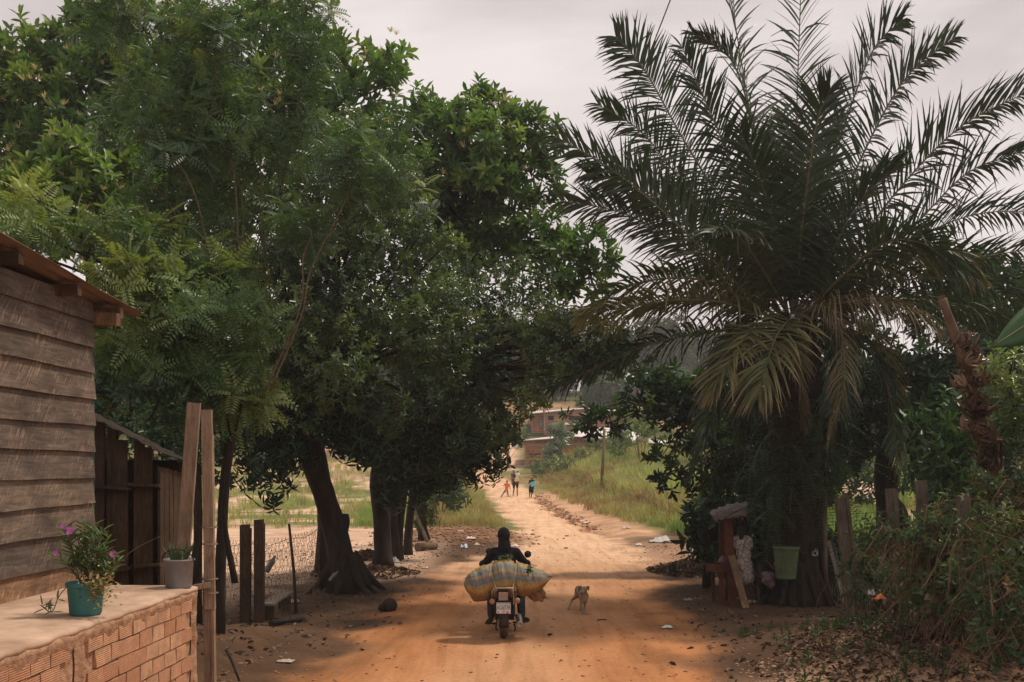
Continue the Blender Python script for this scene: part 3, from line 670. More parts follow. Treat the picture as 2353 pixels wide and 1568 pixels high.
# --- feathery tree: thin trunks, pinnate leaves, tall bare shoots with plumes
b0 = GP(500, 14.6); poly = [(215, 690), (330, 600), (470, 570), (560, 620), (640, 720), (630, 790), (560, 850), (620, 900), (600, 980), (480, 1010), (400, 990), (240, 940), (200, 820)]
bl = blobs(poly, 14.3, 1.1, 66, 46, 15)
bl += [(P(px, py, d), r_) for px, py, d, r_ in [(40, 520, 13, .42), (110, 545, 13.2, .3), (10, 560, 12.8, .3), (240, 545, 13.6, .36), (300, 575, 13.6, .28), (340, 640, 13.4, .33), (270, 660, 13.2, .34), (380, 560, 14, .25)]]
plumes = []; shoots = []
SH = [([(480, 560), (445, 430), (360, 290), (250, 20), (240, -60)], .26, 30), ([(555, 620), (545, 420), (520, 300), (490, 90), (470, 40)], .22, 26), ([(565, 620), (555, 430), (470, 250), (420, 130), (400, 60)], .2, 24),
      ([(600, 560), (640, 470), (690, 250), (700, 90), (705, -50)], .24, 32), ([(720, 620), (800, 460), (815, 370), (820, 330)], .26, 10), ([(430, 640), (430, 560), (400, 480), (330, 400)], .26, 9),
      ([(610, 560), (605, 440), (600, 330), (595, 290)], .28, 9), ([(545, 600), (530, 480), (480, 380), (470, 330)], .28, 8), ([(700, 600), (720, 540), (690, 520)], .2, 5), ([(500, 700), (540, 650), (545, 600)], .22, 6)]
for i, (pts, pr, nb) in enumerate(SH):
    d = 14.6 + (i % 4) * .35 - .4; c = catmull([P(a, b, d) for a, b in pts], 30); shoots.append(catmull([P(530 + (pts[0][0] - 530) * .5, 900, d), P(pts[0][0] + (pts[0][0] - pts[1][0]) * .3, pts[0][1] + 110, d)] + [P(a, b, d) for a, b in pts], 30))
    for j in range(nb):
        f = .38 + .62 * j / max(1, nb - 1) if len(pts) > 3 else .7 + .3 * j / nb
        q_ = c[min(30, int(f * 30))]; plumes.append((q_ + Vector((rr.uniform(-.25, .25), rr.uniform(-.25, .25), rr.uniform(-.1, .1))), pr * rr.uniform(.8, 1.25)))
plumes += [(P(px + rr.uniform(-50, 50), py + rr.uniform(-30, 30), 15 + rr.uniform(-.5, .5)), .3) for px, py in [(840, 400), (880, 440), (800, 380), (900, 470), (820, 470), (860, 340), (700, 520), (690, 560), (300, 230), (280, 290), (330, 330), (420, 300), (560, 260), (590, 350), (470, 300)] for _ in range(3)]
def shootf(mb):
    for pts in ([(130, 575), (180, 610), (240, 660), (330, 760)], [(330, 740), (400, 700), (430, 620), (380, 480)], [(440, 1340), (455, 1150), (400, 1000), (350, 850)], [(540, 1340), (515, 1180), (540, 1000), (560, 900)]):
        mb.tube(catmull([P(a, b, 14.2) for a, b in pts], 12), list(np.linspace(.05 if pts[0][1] > 1200 else .016, .01, 13)), 6)
tree('feathery_tree', 'slender multi-stemmed tree with feathery leaves and tall bare shoots behind the porch', 'tree', b0, [b0, P(512, 1180, 14.6), P(522, 1050, 14.6), P(530, 960, 14.6), P(500, 800, 14.5)], [.085, .075, .07, .06, .05],
    [(bl, 'feather', T_pin, dict(dens=70, tint=(.3, .95), up=.5)), (plumes, 'feather', T_pin, dict(dens=34, part='plume', tint=(.1, .6), up=.7, squash=1.0, s=(.55, .95)))], .035, 10, extra=shootf, bark='bark')
mb = MB()
for c in shoots: mb.tube([v_ + Vector((0, -.12, 0)) for v_ in c], list(np.linspace(.016, .007, 31)), 6)
mb.build('shoots', M['twig'], [o for o in bpy.data.objects if o.get('category') == 'tree'][-1] if 0 else bpy.data.objects['feathery_tree'])
bl = blobs([(215, 800), (330, 760), (420, 820), (440, 940), (400, 1000), (300, 1010), (215, 1010)], 16.3, .6, 62, 14, 18) + blobs([(430, 980), (560, 960), (580, 1060), (560, 1150), (470, 1080)], 17, .6, 45, 7, 19) + [(P(a_, b_, 13.2), .42) for a_, b_ in ((225, 980), (265, 1000), (300, 1030), (345, 1040), (385, 1060), (330, 990), (380, 1000), (430, 1030), (250, 930), (300, 950))]
b0 = GP(450, 16.8); tree('shade_tree', 'dark leafy tree half hidden behind the wooden shed roof', 'tree', b0, [b0, P(455, 1150, 16.8), P(440, 1000, 16.8), P(380, 900, 16.6)], [.08, .07, .06, .05],
    [(bl, 'darkleaf', T_small, dict(dens=120, tint=(.1, .6)))], .05, 11)

# ================================================================ PALM
PD = 19.3; base = GP(1830, PD)
palm = thing('oil_palm', 'huge dark palm with a thick shaggy trunk and arching fronds on the right', 'palm tree', base)
random.seed(3); mb = MB(); tp = catmull([base - Vector((0, 0, .1)), base + Vector((0, 0, 1.0)), P(1832, 1100, PD), P(1826, 900, PD), P(1815, 745, PD)], 26)
tr = np.interp(np.linspace(0, 1, 27), [0, .1, .3, .6, .85, 1], [.62, .5, .42, .46, .5, .34]); mb.tube(tp, list(tr), 22, wob=.10)
for i in range(190):                                       # old leaf bases
    f = (i / 190) ** .9; k = min(26, int(f * 26)); a = i * 2.39996; c = tp[k]; rd_ = tr[k]; o = Vector((cos(a), sin(a), 0)); s0 = .10 + .05 * f
    b1 = c + o * rd_ * .8; mb.bar(b1, b1 + o * (.10 + .1 * f) + Vector((0, 0, .22 + .12 * f)), s0, .05, jit=.02)
mb.build('trunk', M['bark'], palm)
def frond(pts, L=.85, roll=0.0, tint=.3, dens=118, droop=.55, start=.07, lw=.043, tipd=0.0, vee=.30, name='frond', rw_=.030, seed=0):
    """pts: control points (photo x, photo y, distance offset)"""
    rd = random.Random(seed * 13 + 5); C = catmull([P(a, b, PD + c) for a, b, c in pts], 40); mb = MB(); mb.tube(C, list(np.linspace(rw_, .006, 41)), 5, m=1)
    V = []; Q = []; T = []
    down = Vector((0, 0, -1))
    for i in range(dens):
        f = start + (1 - start) * (i + .5) / dens; u = f * 40; k = min(39, int(u)); p = C[k].lerp(C[k + 1], u - k); t = (C[min(40, k + 2)] - C[max(0, k - 1)]).normalized()
        s = t.cross(Vector((0, 0, 1)))
        if s.length < .12: s = Vector((1, 0, 0)) - t * t.x
        s.normalize(); nrm = s.cross(t); q_ = Quaternion(t, roll); s = q_ @ s; nrm = q_ @ nrm
        g = (f - start) / (1 - start); ll = L * (math.sin(pi * min(1, .22 + g * .72)) ** .55) * rd.uniform(.85, 1.1)
        ang = radians(70 - 36 * g + rd.uniform(-11, 11))
        for sg in (-1, 1):
            v = vee + rd.uniform(-.38, .38); dr = (t * cos(ang) + (s * sg * cos(v) + nrm * sin(v)) * sin(ang)).normalized(); dp = droop * rd.uniform(.6, 1.4)
            w = t + nrm * rd.uniform(-.6, .6); w = (w - dr * w.dot(dr)).normalized(); pos = p.copy(); b = len(V); cur = dr.copy()
            if rd.random() < .09: dp *= 3.2
            if rd.random() < .05: continue
            for j in range(5):
                ww = lw * (.5, 1, .95, .6, .05)[j]; V.append(pos + w * ww * .5); V.append(pos - w * ww * .5); tt = tint + rd.uniform(-.02, .02) + (.22 * (j > 2) if tint > .45 else 0); T += [tt, tt]
                pos = pos + cur * ll * .25; cur = (cur + down * dp * .26).normalized()
            for j in range(4): Q.append((b + 2 * j, b + 2 * j + 1, b + 2 * j + 3, b + 2 * j + 2))
    me = MB(); me.add(V, Q, 0); nleaf = len(V); me.add(mb.v, mb.f, 1, True)
    o = me.build(name, [M['palmleaf'], M['rachis']], palm, {'tint': list(np.clip(T, 0, 1)) + [.4] * (me.n - nleaf)}); return o
FR = [  # (control points, kwargs)
    ([(1810, 720, 0), (1770, 520, .6), (1722, 250, 1.2), (1640, -240, 1.8)], dict(L=.95, tint=.2)),
    ([(1820, 720, 0), (1828, 480, .8), (1832, 220, 1.4), (1850, -280, 2.0)], dict(L=.9, tint=.28)),
    ([(1800, 730, 0), (1690, 520, -.2), (1570, 320, -.3), (1480, 160, -.3), (1415, 85, -.3)], dict(L=.85, roll=.9, tint=.2)),
    ([(1810, 730, 0), (1730, 500, -.8), (1650, 300, -1.2), (1565, 105, -1.5)], dict(L=.8, roll=.2, tint=.1)),
    ([(1810, 720, 0), (1760, 420, 1.4), (1700, 180, 1.8), (1650, 110, 1.8), (1590, 75, 1.7)], dict(L=.6, tint=.25)),
    ([(1800, 730, 0), (1700, 580, .6), (1590, 450, .8), (1480, 310, .9), (1375, 240, .9)], dict(L=.75, roll=.7, tint=.3)),
    ([(1795, 735, 0), (1690, 650, -.2), (1560, 520, -.3), (1420, 400, -.3), (1275, 312, -.3)], dict(L=.85, roll=.9, tint=.3)),
    ([(1795, 740, 0), (1690, 650, .5), (1560, 560, .7), (1430, 490, .8), (1290, 462, .8)], dict(L=.85, roll=.8, tint=.42)),
    ([(1790, 745, 0), (1650, 655, -.5), (1530, 640, -.9), (1420, 670, -1.2), (1340, 735, -1.4)], dict(L=.7, roll=.5, tint=.5, droop=.9)),
    ([(1790, 755, 0), (1680, 700, -1.0), (1560, 690, -1.6), (1450, 705, -1.9), (1345, 720, -2)], dict(L=.85, roll=.5, tint=.6, droop=1.2)),
    ([(1790, 760, 0), (1650, 760, -.4), (1500, 790, -.6), (1380, 840, -.7), (1270, 895, -.7)], dict(L=.75, roll=.3, tint=.15, droop=1.6)),
    ([(1825, 720, 0), (1880, 480, .4), (1950, 260, .6), (2010, 110, .7), (2075, 45, .7)], dict(L=.8, roll=-.7, tint=.2)),
    ([(1830, 725, 0), (1910, 520, -.2), (2010, 300, -.3), (2090, 170, -.3), (2195, 85, -.3)], dict(L=.75, roll=-.8, tint=.25)),
    ([(1835, 730, 0), (1940, 600, -.4), (2070, 430, -.6), (2210, 290, -.8), (2375, 205, -.9)], dict(L=.9, roll=-.7, tint=.15)),
    ([(1835, 730, 0), (1960, 640, .5), (2090, 530, .7), (2220, 400, .8), (2345, 350, .8)], dict(L=.95, roll=-.7, tint=.12)),
    ([(1840, 735, 0), (1960, 640, 1.0), (2120, 540, 1.5), (2260, 490, 1.8), (2430, 490, 2)], dict(L=.85, roll=-.6, tint=.12)),
    ([(1840, 740, 0), (1980, 660, .3), (2120, 610, .5), (2260, 590, .5), (2440, 560, .5)], dict(L=.75, roll=-.6, tint=.12)),
    ([(1830, 730, 0), (1840, 560, -1.2), (1858, 400, -2.0), (1880, 270, -2.4), (1908, 205, -2.6)], dict(L=.85, tint=.1)),
    ([(1840, 740, 0), (1930, 640, -1.2), (2030, 560, -2.0), (2120, 560, -2.4), (2200, 620, -2.6)], dict(L=.8, roll=-.4, tint=.2, droop=1.0)),
    ([(1840, 745, 0), (1960, 650, -.6), (2090, 600, -1.1), (2180, 590, -1.3), (2245, 640, -1.4)], dict(L=.75, roll=-.2, tint=.55, droop=1.3)),
    ([(1845, 750, 0), (1980, 670, .4), (2120, 640, .6), (2260, 660, .6), (2390, 720, .6)], dict(L=.9, roll=-.4, tint=.3, droop=1.2)),
    ([(1845, 755, 0), (1980, 700, -.4), (2100, 690, -.6), (2220, 710, -.7), (2340, 745, -.8)], dict(L=.8, roll=-.2, tint=.42, droop=1.5)),
    ([(1840, 750, -.2), (1900, 705, -.8), (1990, 695, -1.2), (2080, 710, -1.5), (2140, 745, -1.6)], dict(L=.95, roll=.0, tint=.86, droop=2.0, name='dead_frond', lw=.02)),
    ([(1835, 750, -.2), (1880, 705, -.8), (1925, 740, -1.1), (1940, 870, -1.2), (1905, 1010, -1.2)], dict(L=.6, tint=.84, droop=1.6, name='dead_frond', lw=.018)),
    ([(1820, 750, -.3), (1815, 735, -.8), (1786, 770, -1.5), (1760, 840, -1.8), (1745, 905, -1.9)], dict(L=.95, tint=.62, droop=.9, start=.25, dens=50)),
    ([(1800, 755, -.3), (1740, 745, -1.0), (1700, 790, -1.4), (1665, 850, -1.6), (1640, 905, -1.6)], dict(L=.75, tint=.64, droop=.8, start=.3, dens=44)),
    ([(1790, 765, -.2), (1700, 770, -.6), (1660, 860, -.8), (1630, 980, -.9), (1590, 1090, -.9)], dict(L=.6, tint=.3, droop=.9)),
    ([(1850, 765, .2), (1960, 740, .6), (2030, 800, .9), (2060, 930, 1.0), (2070, 1080, 1.0)], dict(L=.55, tint=.82, droop=2.0, name='dead_frond', lw=.02)),
    ([(1820, 720, 0), (1800, 520, 1.5), (1790, 380, 2.4), (1800, 260, 3.0)], dict(L=.9, tint=.25)),
    ([(1830, 720, 0), (1900, 560, 1.5), (1960, 440, 2.4), (2030, 380, 3.0)], dict(L=.9, tint=.15)),
    ([(1810, 720, 0), (1700, 560, 1.5), (1620, 480, 2.4), (1540, 430, 3.0)], dict(L=.9, tint=.25)),
    ([(1800, 740, 0), (1700, 700, 1.2), (1580, 690, 2.0), (1470, 720, 2.6)], dict(L=.8, tint=.2, droop=.9)),
    ([(1815, 730, 0), (1740, 600, -1.2), (1690, 540, -2.0), (1640, 535, -2.5)], dict(L=.75, tint=.38, droop=.9)),
    ([(1800, 760, -.2), (1740, 770, -.4), (1720, 840, -.5), (1715, 930, -.5), (1700, 1020, -.5)], dict(L=.6, tint=.2, droop=1.5)),
    ([(1850, 760, -.2), (1900, 770, -.5), (1925, 850, -.7), (1920, 950, -.7), (1900, 1050, -.7)], dict(L=.6, tint=.15, droop=1.5)),
    ([(1825, 770, -.3), (1820, 800, -.7), (1835, 880, -.8), (1850, 980, -.8)], dict(L=.5, tint=.8, droop=1.5, name='dead_frond', lw=.025)),
    ([(1790, 760, .3), (1700, 780, .6), (1640, 850, .8), (1600, 940, .8)], dict(L=.6, tint=.1, droop=1.3)),
    ([(1850, 765, -.1), (1950, 770, -.3), (2020, 840, -.4), (2050, 940, -.4), (2060, 1040, -.4)], dict(L=.6, tint=.12, droop=1.4)),
    ([(1820, 720, 0), (1790, 560, -1.0), (1750, 420, -1.5), (1700, 300, -1.8)], dict(L=.9, tint=.12)),
    ([(1835, 725, 0), (1900, 600, -1.0), (1970, 470, -1.5), (2060, 380, -1.8)], dict(L=.9, tint=.1)),
    ([(1800, 730, 0), (1660, 590, 0), (1530, 470, .1), (1440, 420, .1), (1350, 400, .1)], dict(L=.8, roll=.6, tint=.15)),
    ([(1820, 720, 0), (1850, 560, .6), (1880, 400, 1.0), (1930, 270, 1.2)], dict(L=.85, tint=.15)),
    ([(1840, 740, 0), (1980, 700, 1.4), (2120, 700, 2.2), (2250, 730, 2.6)], dict(L=.8, tint=.15, droop=1.2)),
]
for i, (pts, kw) in enumerate(FR): 
    kw['L'] = kw.get('L', .85) * 1.2
    frond(pts, seed=i, **kw)
# ferns growing on the palm trunk
def fern(px, py, d, n, L, seed, label):
    rd = random.Random(seed); t = Tpl(); c = P(px, py, d)
    for i in range(n):
        a = rd.uniform(pi * .8, 2.2 * pi); V, Q = pinnate((0, -.2, 0), (cos(a) * .6, sin(a) * .55, rd.uniform(-.6, .35)), (0, 0, 1), L * rd.uniform(.8, 1.25), 26, .11, .026, rd.uniform(.5, .9), 82); t.add((V, Q))
    v, q_ = t.get(); me = big_mesh('fern', v + np.array(tuple(c)), q_, {'tint': np.random.default_rng(seed).uniform(.1, .6, len(v))})
    tag(put('fern', me, None, M['fern']), label, 'fern', 'ferns growing on the palm trunk')
for i, a in enumerate([(1775, 985, PD - .45, 9, .9, 'highest fern hanging from the left of the palm trunk'), (1780, 1090, PD - .5, 9, 1.0, 'fern on the left of the palm trunk above the stall roof'), (1890, 1020, PD - .45, 10, 1.1, 'fern on the right of the palm trunk below the dead frond'),
                       (1905, 1120, PD - .4, 11, 1.1, 'lowest fern on the right of the palm trunk above the pole'), (1845, 1060, PD - .55, 7, .8, 'fern on the front of the palm trunk'), (1760, 1170, PD - .5, 8, .7, 'small fern low on the palm trunk beside the stall'),
    (1800, 930, PD - .55, 10, 1.1, 'fern high on the front left of the palm trunk under the yellowing frond'), (1870, 960, PD - .55, 10, 1.1, 'fern high on the front right of the palm trunk'), (1815, 1020, PD - .6, 9, 1.0, 'fern in the middle of the palm trunk'), (1925, 1060, PD - .2, 12, 1.3, 'long fern trailing off the right side of the palm trunk'), (1740, 1040, PD - .2, 12, 1.2, 'long fern trailing off the left side of the palm trunk')]):
    fern(a[0], a[1], a[2], a[3], a[4], 60 + i, a[5])

b0 = GP(1890, 22.5); bl = blobs([(1690, 880), (1840, 850), (1960, 880), (1940, 1060), (1900, 1150), (1860, 1200), (1780, 1190), (1700, 1120)], 22, .7, 56, 30, 66)
# ================================================================ RIGHT SIDE TREES
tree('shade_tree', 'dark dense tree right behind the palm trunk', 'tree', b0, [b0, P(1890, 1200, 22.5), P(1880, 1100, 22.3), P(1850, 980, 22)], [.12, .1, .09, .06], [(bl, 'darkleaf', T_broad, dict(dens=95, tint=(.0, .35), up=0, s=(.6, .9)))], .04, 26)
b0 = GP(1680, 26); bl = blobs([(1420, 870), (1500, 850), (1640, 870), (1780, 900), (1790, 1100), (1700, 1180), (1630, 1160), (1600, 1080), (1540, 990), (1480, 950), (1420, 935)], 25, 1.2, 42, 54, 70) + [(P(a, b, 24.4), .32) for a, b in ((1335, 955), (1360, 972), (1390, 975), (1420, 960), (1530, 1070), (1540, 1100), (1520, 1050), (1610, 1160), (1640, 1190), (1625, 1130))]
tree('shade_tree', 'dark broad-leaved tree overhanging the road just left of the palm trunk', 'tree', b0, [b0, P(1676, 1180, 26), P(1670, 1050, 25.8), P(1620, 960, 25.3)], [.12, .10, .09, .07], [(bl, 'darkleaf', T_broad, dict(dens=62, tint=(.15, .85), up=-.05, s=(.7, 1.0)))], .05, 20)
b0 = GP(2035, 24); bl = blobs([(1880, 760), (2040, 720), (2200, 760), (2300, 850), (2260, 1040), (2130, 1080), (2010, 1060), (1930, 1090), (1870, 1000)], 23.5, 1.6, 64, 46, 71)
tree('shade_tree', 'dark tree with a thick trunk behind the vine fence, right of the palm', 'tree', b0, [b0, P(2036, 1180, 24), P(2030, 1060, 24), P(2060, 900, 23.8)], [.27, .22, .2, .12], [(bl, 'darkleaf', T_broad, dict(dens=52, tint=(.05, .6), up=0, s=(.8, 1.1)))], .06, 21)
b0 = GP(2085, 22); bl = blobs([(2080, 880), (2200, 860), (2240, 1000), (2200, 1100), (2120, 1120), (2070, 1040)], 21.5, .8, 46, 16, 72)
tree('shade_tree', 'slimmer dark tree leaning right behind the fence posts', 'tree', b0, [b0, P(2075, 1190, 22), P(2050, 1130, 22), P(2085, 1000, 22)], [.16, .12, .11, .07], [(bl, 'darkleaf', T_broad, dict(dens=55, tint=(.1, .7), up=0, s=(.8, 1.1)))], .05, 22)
b0 = GP(2330, 27); bl = blobs([(2140, 560), (2260, 600), (2400, 620), (2460, 760), (2400, 900), (2250, 840), (2120, 700)], 26, 1.5, 62, 26, 73) + [(P(2305, 655, 25.5), .3), (P(2325, 690, 25.5), .4), (P(2290, 700, 25.5), .35)]
tree('broadleaf_tree', 'tree behind the palm fronds at the right edge with a sprig against the sky', 'tree', b0, [b0, P(2330, 1000, 27), P(2300, 800, 26.5)], [.25, .2, .12], [(bl, 'darkleaf', T_broad, dict(dens=55, tint=(.3, .9), s=(.8, 1.1)))], .06, 23)
b0 = GP(2180, 15.2); bl = blobs([(2110, 930), (2180, 900), (2240, 960), (2260, 1100), (2200, 1180), (2120, 1160), (2090, 1040)], 14.8, .6, 52, 18, 74)
T_glossy = [rosette(rr, 8, .17, .07, (50, 110), .3, droop=.3) for _ in range(4)]
tree('glossy_shrub', 'shrub with glossy drooping oval leaves left of the broken stump', 'shrub', b0, [b0, P(2176, 1200, 15.2), P(2170, 1080, 15)], [.06, .05, .03], [(bl, 'darkleaf', T_glossy, dict(dens=60, tint=(.4, 1.0), up=-.1))], .02, 24)
b0 = GP(2330, 14); bl = blobs([(2250, 820), (2330, 790), (2420, 800), (2430, 1150), (2330, 1180), (2260, 1120), (2240, 950)], 13.8, .8, 56, 24, 75)
tree('leafy_bush', 'bright green small-leaved bush below the banana leaf at the right edge', 'bush', b0, [b0, P(2330, 1100, 14), P(2330, 950, 14)], [.06, .05, .03], [(bl, 'small', T_small, dict(dens=150, tint=(.45, 1.0)))], .02, 25)
# vine thicket over the right-hand fence
bl = blobs([(2090, 1210), (2200, 1150), (2330, 1080), (2420, 1100), (2450, 1560), (2330, 1540), (2240, 1490), (2150, 1400), (2100, 1340)], 13.0, .8, 42, 60, 80)
bl += [(P(a_, b_, d_), .26) for a_, b_, d_ in ((1975, 1300, 16.3), (2000, 1360, 15.9), (2030, 1230, 15.4), (2060, 1330, 14.6), (2130, 1250, 12.9), (2150, 1360, 12.7), (2215, 1200, 11.3), (2230, 1300, 11.2), (2225, 1400, 11.1), (2300, 1250, 10.8), (2320, 1380, 10.6), (2300, 1480, 10.5), (2000, 1240, 16.4), (2010, 1390, 15.5), (2100, 1400, 13.4))]
bl = [(Vector((c.x * (1 - k), c.y * (1 - k), CAMH + (c.z - CAMH) * (1 - k))), a * (1 - k)) for c, a in bl for k in [max(0, min(.22, (c.x - 4.6) / 1.9 * .12))]]
T_vine = [rosette(rr, 9, .085, .05, (30, 120), .22, droop=.2) for _ in range(5)]
o = put('vine_thicket', bough_leaves(bl, 400, 81, T_vine, tint=(.0, .55), up=.1, name='vine_thicket', s=(.7, 1.1)), None, M['vine']); o['kind'] = 'stuff'; o['label'] = 'tangled green creeper smothering the wooden fence at right'
mb = MB(); rv = random.Random(12); tints = []
for i in range(1100):
    c, a = bl[rv.randrange(len(bl))]; p0 = c + Vector((rv.uniform(-1, 1), rv.uniform(-1, .3), rv.uniform(-1, 1))) * a * 1.1
    if p0.z < .25: continue
    p1 = p0 + Vector((rv.uniform(-.4, .4), rv.uniform(-.2, .2), rv.uniform(-.6, .1))); p2 = p1 + Vector((rv.uniform(-.3, .3), rv.uniform(-.1, .1), rv.uniform(-.6, -.1)))
    mb.tube(catmull([p0, p1, p2], 5), .004 if rv.random() < .85 else .008, 3, cap=False)
M['deadvine'] = simple('dead_vine', (.10, .06, .035), (.24, .16, .09), 5, .9)
tag(mb.build('dry_vine_stems', M['deadvine']), 'dry brown vine stems hanging through the fence creeper', 'vines', kind='stuff')
dv = [(c + Vector((0, -.1, -.25)), a) for c, a in bl[::2]]
o = put('dry_vine_leaves', bough_leaves(dv, 45, 83, tl, tint=(.05, .6), up=-.6, name='dry_vine_leaves', s=(.4, .8)), None, M['dead']); o['kind'] = 'stuff'; o['label'] = 'withered brown leaves caught in the fence creeper'
# broken banana trunk with hanging dead leaves
bt = [P(2300, 1190, 12.6), P(2285, 1080, 12.5), P(2245, 930, 12.3), P(2205, 800, 12.1), P(2165, 688, 12.0)]
b0 = Vector(G(bt[0].x + .1, bt[0].y)); t = thing('broken_trunk', 'broken leaning banana trunk with a splintered top and hanging dead leaves', 'tree stump', b0)
mb = MB(); random.seed(8); mb.tube(catmull([b0 - Vector((0, 0, .1))] + bt, 22), list(np.linspace(.095, .05, 23)), 12, wob=.09)
for k in range(5): mb.bar(bt[-1] + Vector((rr.uniform(-.03, .03), 0, -.12)), bt[-1] + Vector((-.02 + .02 * (k - 2), 0, rr.uniform(.03, .10))), .022, .012)
M['btrunk'] = simple('banana_trunk', (.07, .045, .03), (.17, .115, .075), 6, .9, stretch=(1, 1, .3), bmp=.6)
mb.build('trunk', M['btrunk'], t)
db = [(bt[0].lerp(bt[3], f) + Vector((rr.uniform(-.12, .12), rr.uniform(-.15, .05), rr.uniform(-.1, .1))), rr.uniform(.10, .2)) for f in np.linspace(0, 1, 26)] + [(P(2225 + rr.uniform(-20, 20), 780 + k * 28, 12.1), .1) for k in range(6)]
T_dl = [rosette(rr, 6, .15, .045, (100, 175), .03, droop=.5) for _ in range(4)]
put('dead_leaves', bough_leaves(db, 190, 84, T_dl, tint=(.1, .8), up=-.6, name='dead_leaves', shell=(.2, 1)), t, M['dead'])
# banana leaf coming in from the right edge
t = thing('banana_plant', 'banana plant with one broad green leaf reaching in at the right edge', 'banana plant', G(6.0, 11.2)); cr_ = catmull([P(2480, 700, 10.6), P(2420, 712, 10.5), P(2350, 752, 10.4), P(2282, 796, 10.3)], 16); rows = []
for i, p_ in enumerate(cr_):
    w_ = .2 * math.sin(pi * min(1, .35 + .65 * (1 - i / 16)) * .93) ** .7 if i < 16 else .004
    w_ = .24 * (1 - (i / 16) ** 3) + .004
    rows.append([p_ + Vector((-.25, .3, 1)).normalized() * w_ * k + Vector((0, 0, -.10)) * abs(k) * w_ for k in (-1, -.5, 0, .5, 1)])
mb = MB(); mb.sheet(rows, thick=.002); o = mb.build('leaf_blade', M['banana'], t, {'tint': [.3] * mb.n})
for k_, (ex, ey, ez) in enumerate(((7.9, 11.6, 3.4), (7.4, 10.2, 3.6), (7.9, 12.9, 3.4), (7.9, 10.6, 2.6))):
    c2_ = catmull([Vector((6.0, 11.2, 2.6)), Vector(((6 + ex) / 2, (11.2 + ey) / 2, ez + .5)), Vector((ex, ey, ez))], 14); sd_ = (c2_[-1] - c2_[0]).cross(Vector((0, 0, 1))).normalized(); mb = MB(); mb.sheet([[p_ + sd_ * k * (.30 * math.sin(pi * (.08 + .88 * i / 14)) ** .6) + Vector((0, 0, -.12 * abs(k))) for k in (-1, -.5, 0, .5, 1)] for i, p_ in enumerate(c2_)], thick=.002); mb.build('leaf_blade', M['banana'], t, {'tint': [.4] * mb.n})
mb = MB(); mb.tube([G(6.0, 11.2), Vector((5.9, 11.1, 2.2)), P(2560, 650, 10.8), cr_[0]], [.10, .08, .03, .015], 10); mb.tube(cr_, list(np.linspace(.014, .004, 17)), 6); mb.build('stem', M['rachis'], t)
# ================================================================ FAR TREES AND BUSHES
T_far = [rosette(rr, 9, .55, .3, (30, 110), .3, droop=.3) for _ in range(5)]
T_mid = [rosette(rr, 9, .26, .12, (30, 110), .2, droop=.3) for _ in range(5)]
def far_tree(x, d, h, w, label, seed, name='background_tree', cat='tree', mat='darkleaf', tp=None, dens=22, tint=(.3, .9), group='trees in the far background'):
    rd = random.Random(seed); b0 = G(x, d); t = thing(name, label, cat, b0, group); mb = MB()
    trunk(mb, [b0 - Vector((0, 0, .2)), b0 + Vector((rd.uniform(-.3, .3), 0, h * .35)), b0 + Vector((rd.uniform(-.5, .5), 0, h * .7))], [w * .045, w * .035, w * .015], seed, 8, 6)
    bl = []
    for i in range(13):
        a = rd.uniform(0, 2 * pi); k = rd.random() ** .5; zz = rd.uniform(.30, .92); rx = w * .5 * math.sin(pi * min(1, zz * .9 + .1)) ** .5
        bl.append((b0 + Vector((cos(a) * k * rx * .8, sin(a) * k * rx * .8, h * zz)), w * rd.uniform(.14, .24)))
    limbs(mb, b0 + Vector((0, 0, h * .4)), bl, w * .015, seed, 3); mb.build('trunk', M['bark'], t)
    put('crown', bough_leaves(bl, dens, seed, tp or T_far, tint=tint, up=.4, name='crown', s=(.7, 1.2)), t, M[mat]); return t
FT = []
rd = random.Random(77)
for i in range(13): FT.append((-62 + i * 4.9 + rd.uniform(-1, 1), rd.uniform(98, 124), rd.uniform(8, 13), rd.uniform(7.5, 10), 'far tree across the grassy field at left, @'))
for i in range(9): FT.append((16 + i * 5.4 + rd.uniform(-1, 1), rd.uniform(62, 92) + i, rd.uniform(7, 10), rd.uniform(6.5, 9), 'far tree behind the field at right, @'))
for i in range(13): FT.append((-16 + i * 5.6 + rd.uniform(-1, 1), rd.uniform(148, 168), rd.uniform(8, 12), rd.uniform(8, 11), 'distant tree on the hilltop above the houses, @'))
for i in range(9): FT.append((-14 + i * 5.2 + rd.uniform(-1, 1), rd.uniform(119, 126) if not 1 < i < 5 else 141, rd.uniform(4, 6), rd.uniform(5, 7), 'dark tree on the slope beside the houses, @'))
for i in range(5): FT.append((9.5 + i * 3.3, rd.uniform(36, 42), rd.uniform(4.5, 6.5), rd.uniform(4, 5.5), 'leafy tree between the palm and the field, @'))
ORD = 'first second third fourth fifth sixth seventh eighth ninth tenth eleventh twelfth thirteenth'.split()
FT = [(a, b_, c, e, lb.replace('@', ORD[k - (0 if k < 13 else 13 if k < 22 else 22 if k < 35 else 35 if k < 44 else 44)] + ' from the left')) for k, (a, b_, c, e, lb) in enumerate(FT)]
for i, (x_, d_, h_, w_, lb) in enumerate(FT):
    n_ = i if i < 35 else 35 + i
    far_tree(x_, d_, h_, w_, lb, 200 + i, tp=T_mid if d_ < 60 else T_far, dens=50 if d_ < 60 else 22, group={13: 'a'}.get(-1) or ('far trees left' if i < 13 else 'far trees right' if i < 22 else 'hilltop trees' if i < 35 else 'slope trees' if i < 44 else 'trees behind the palm'))
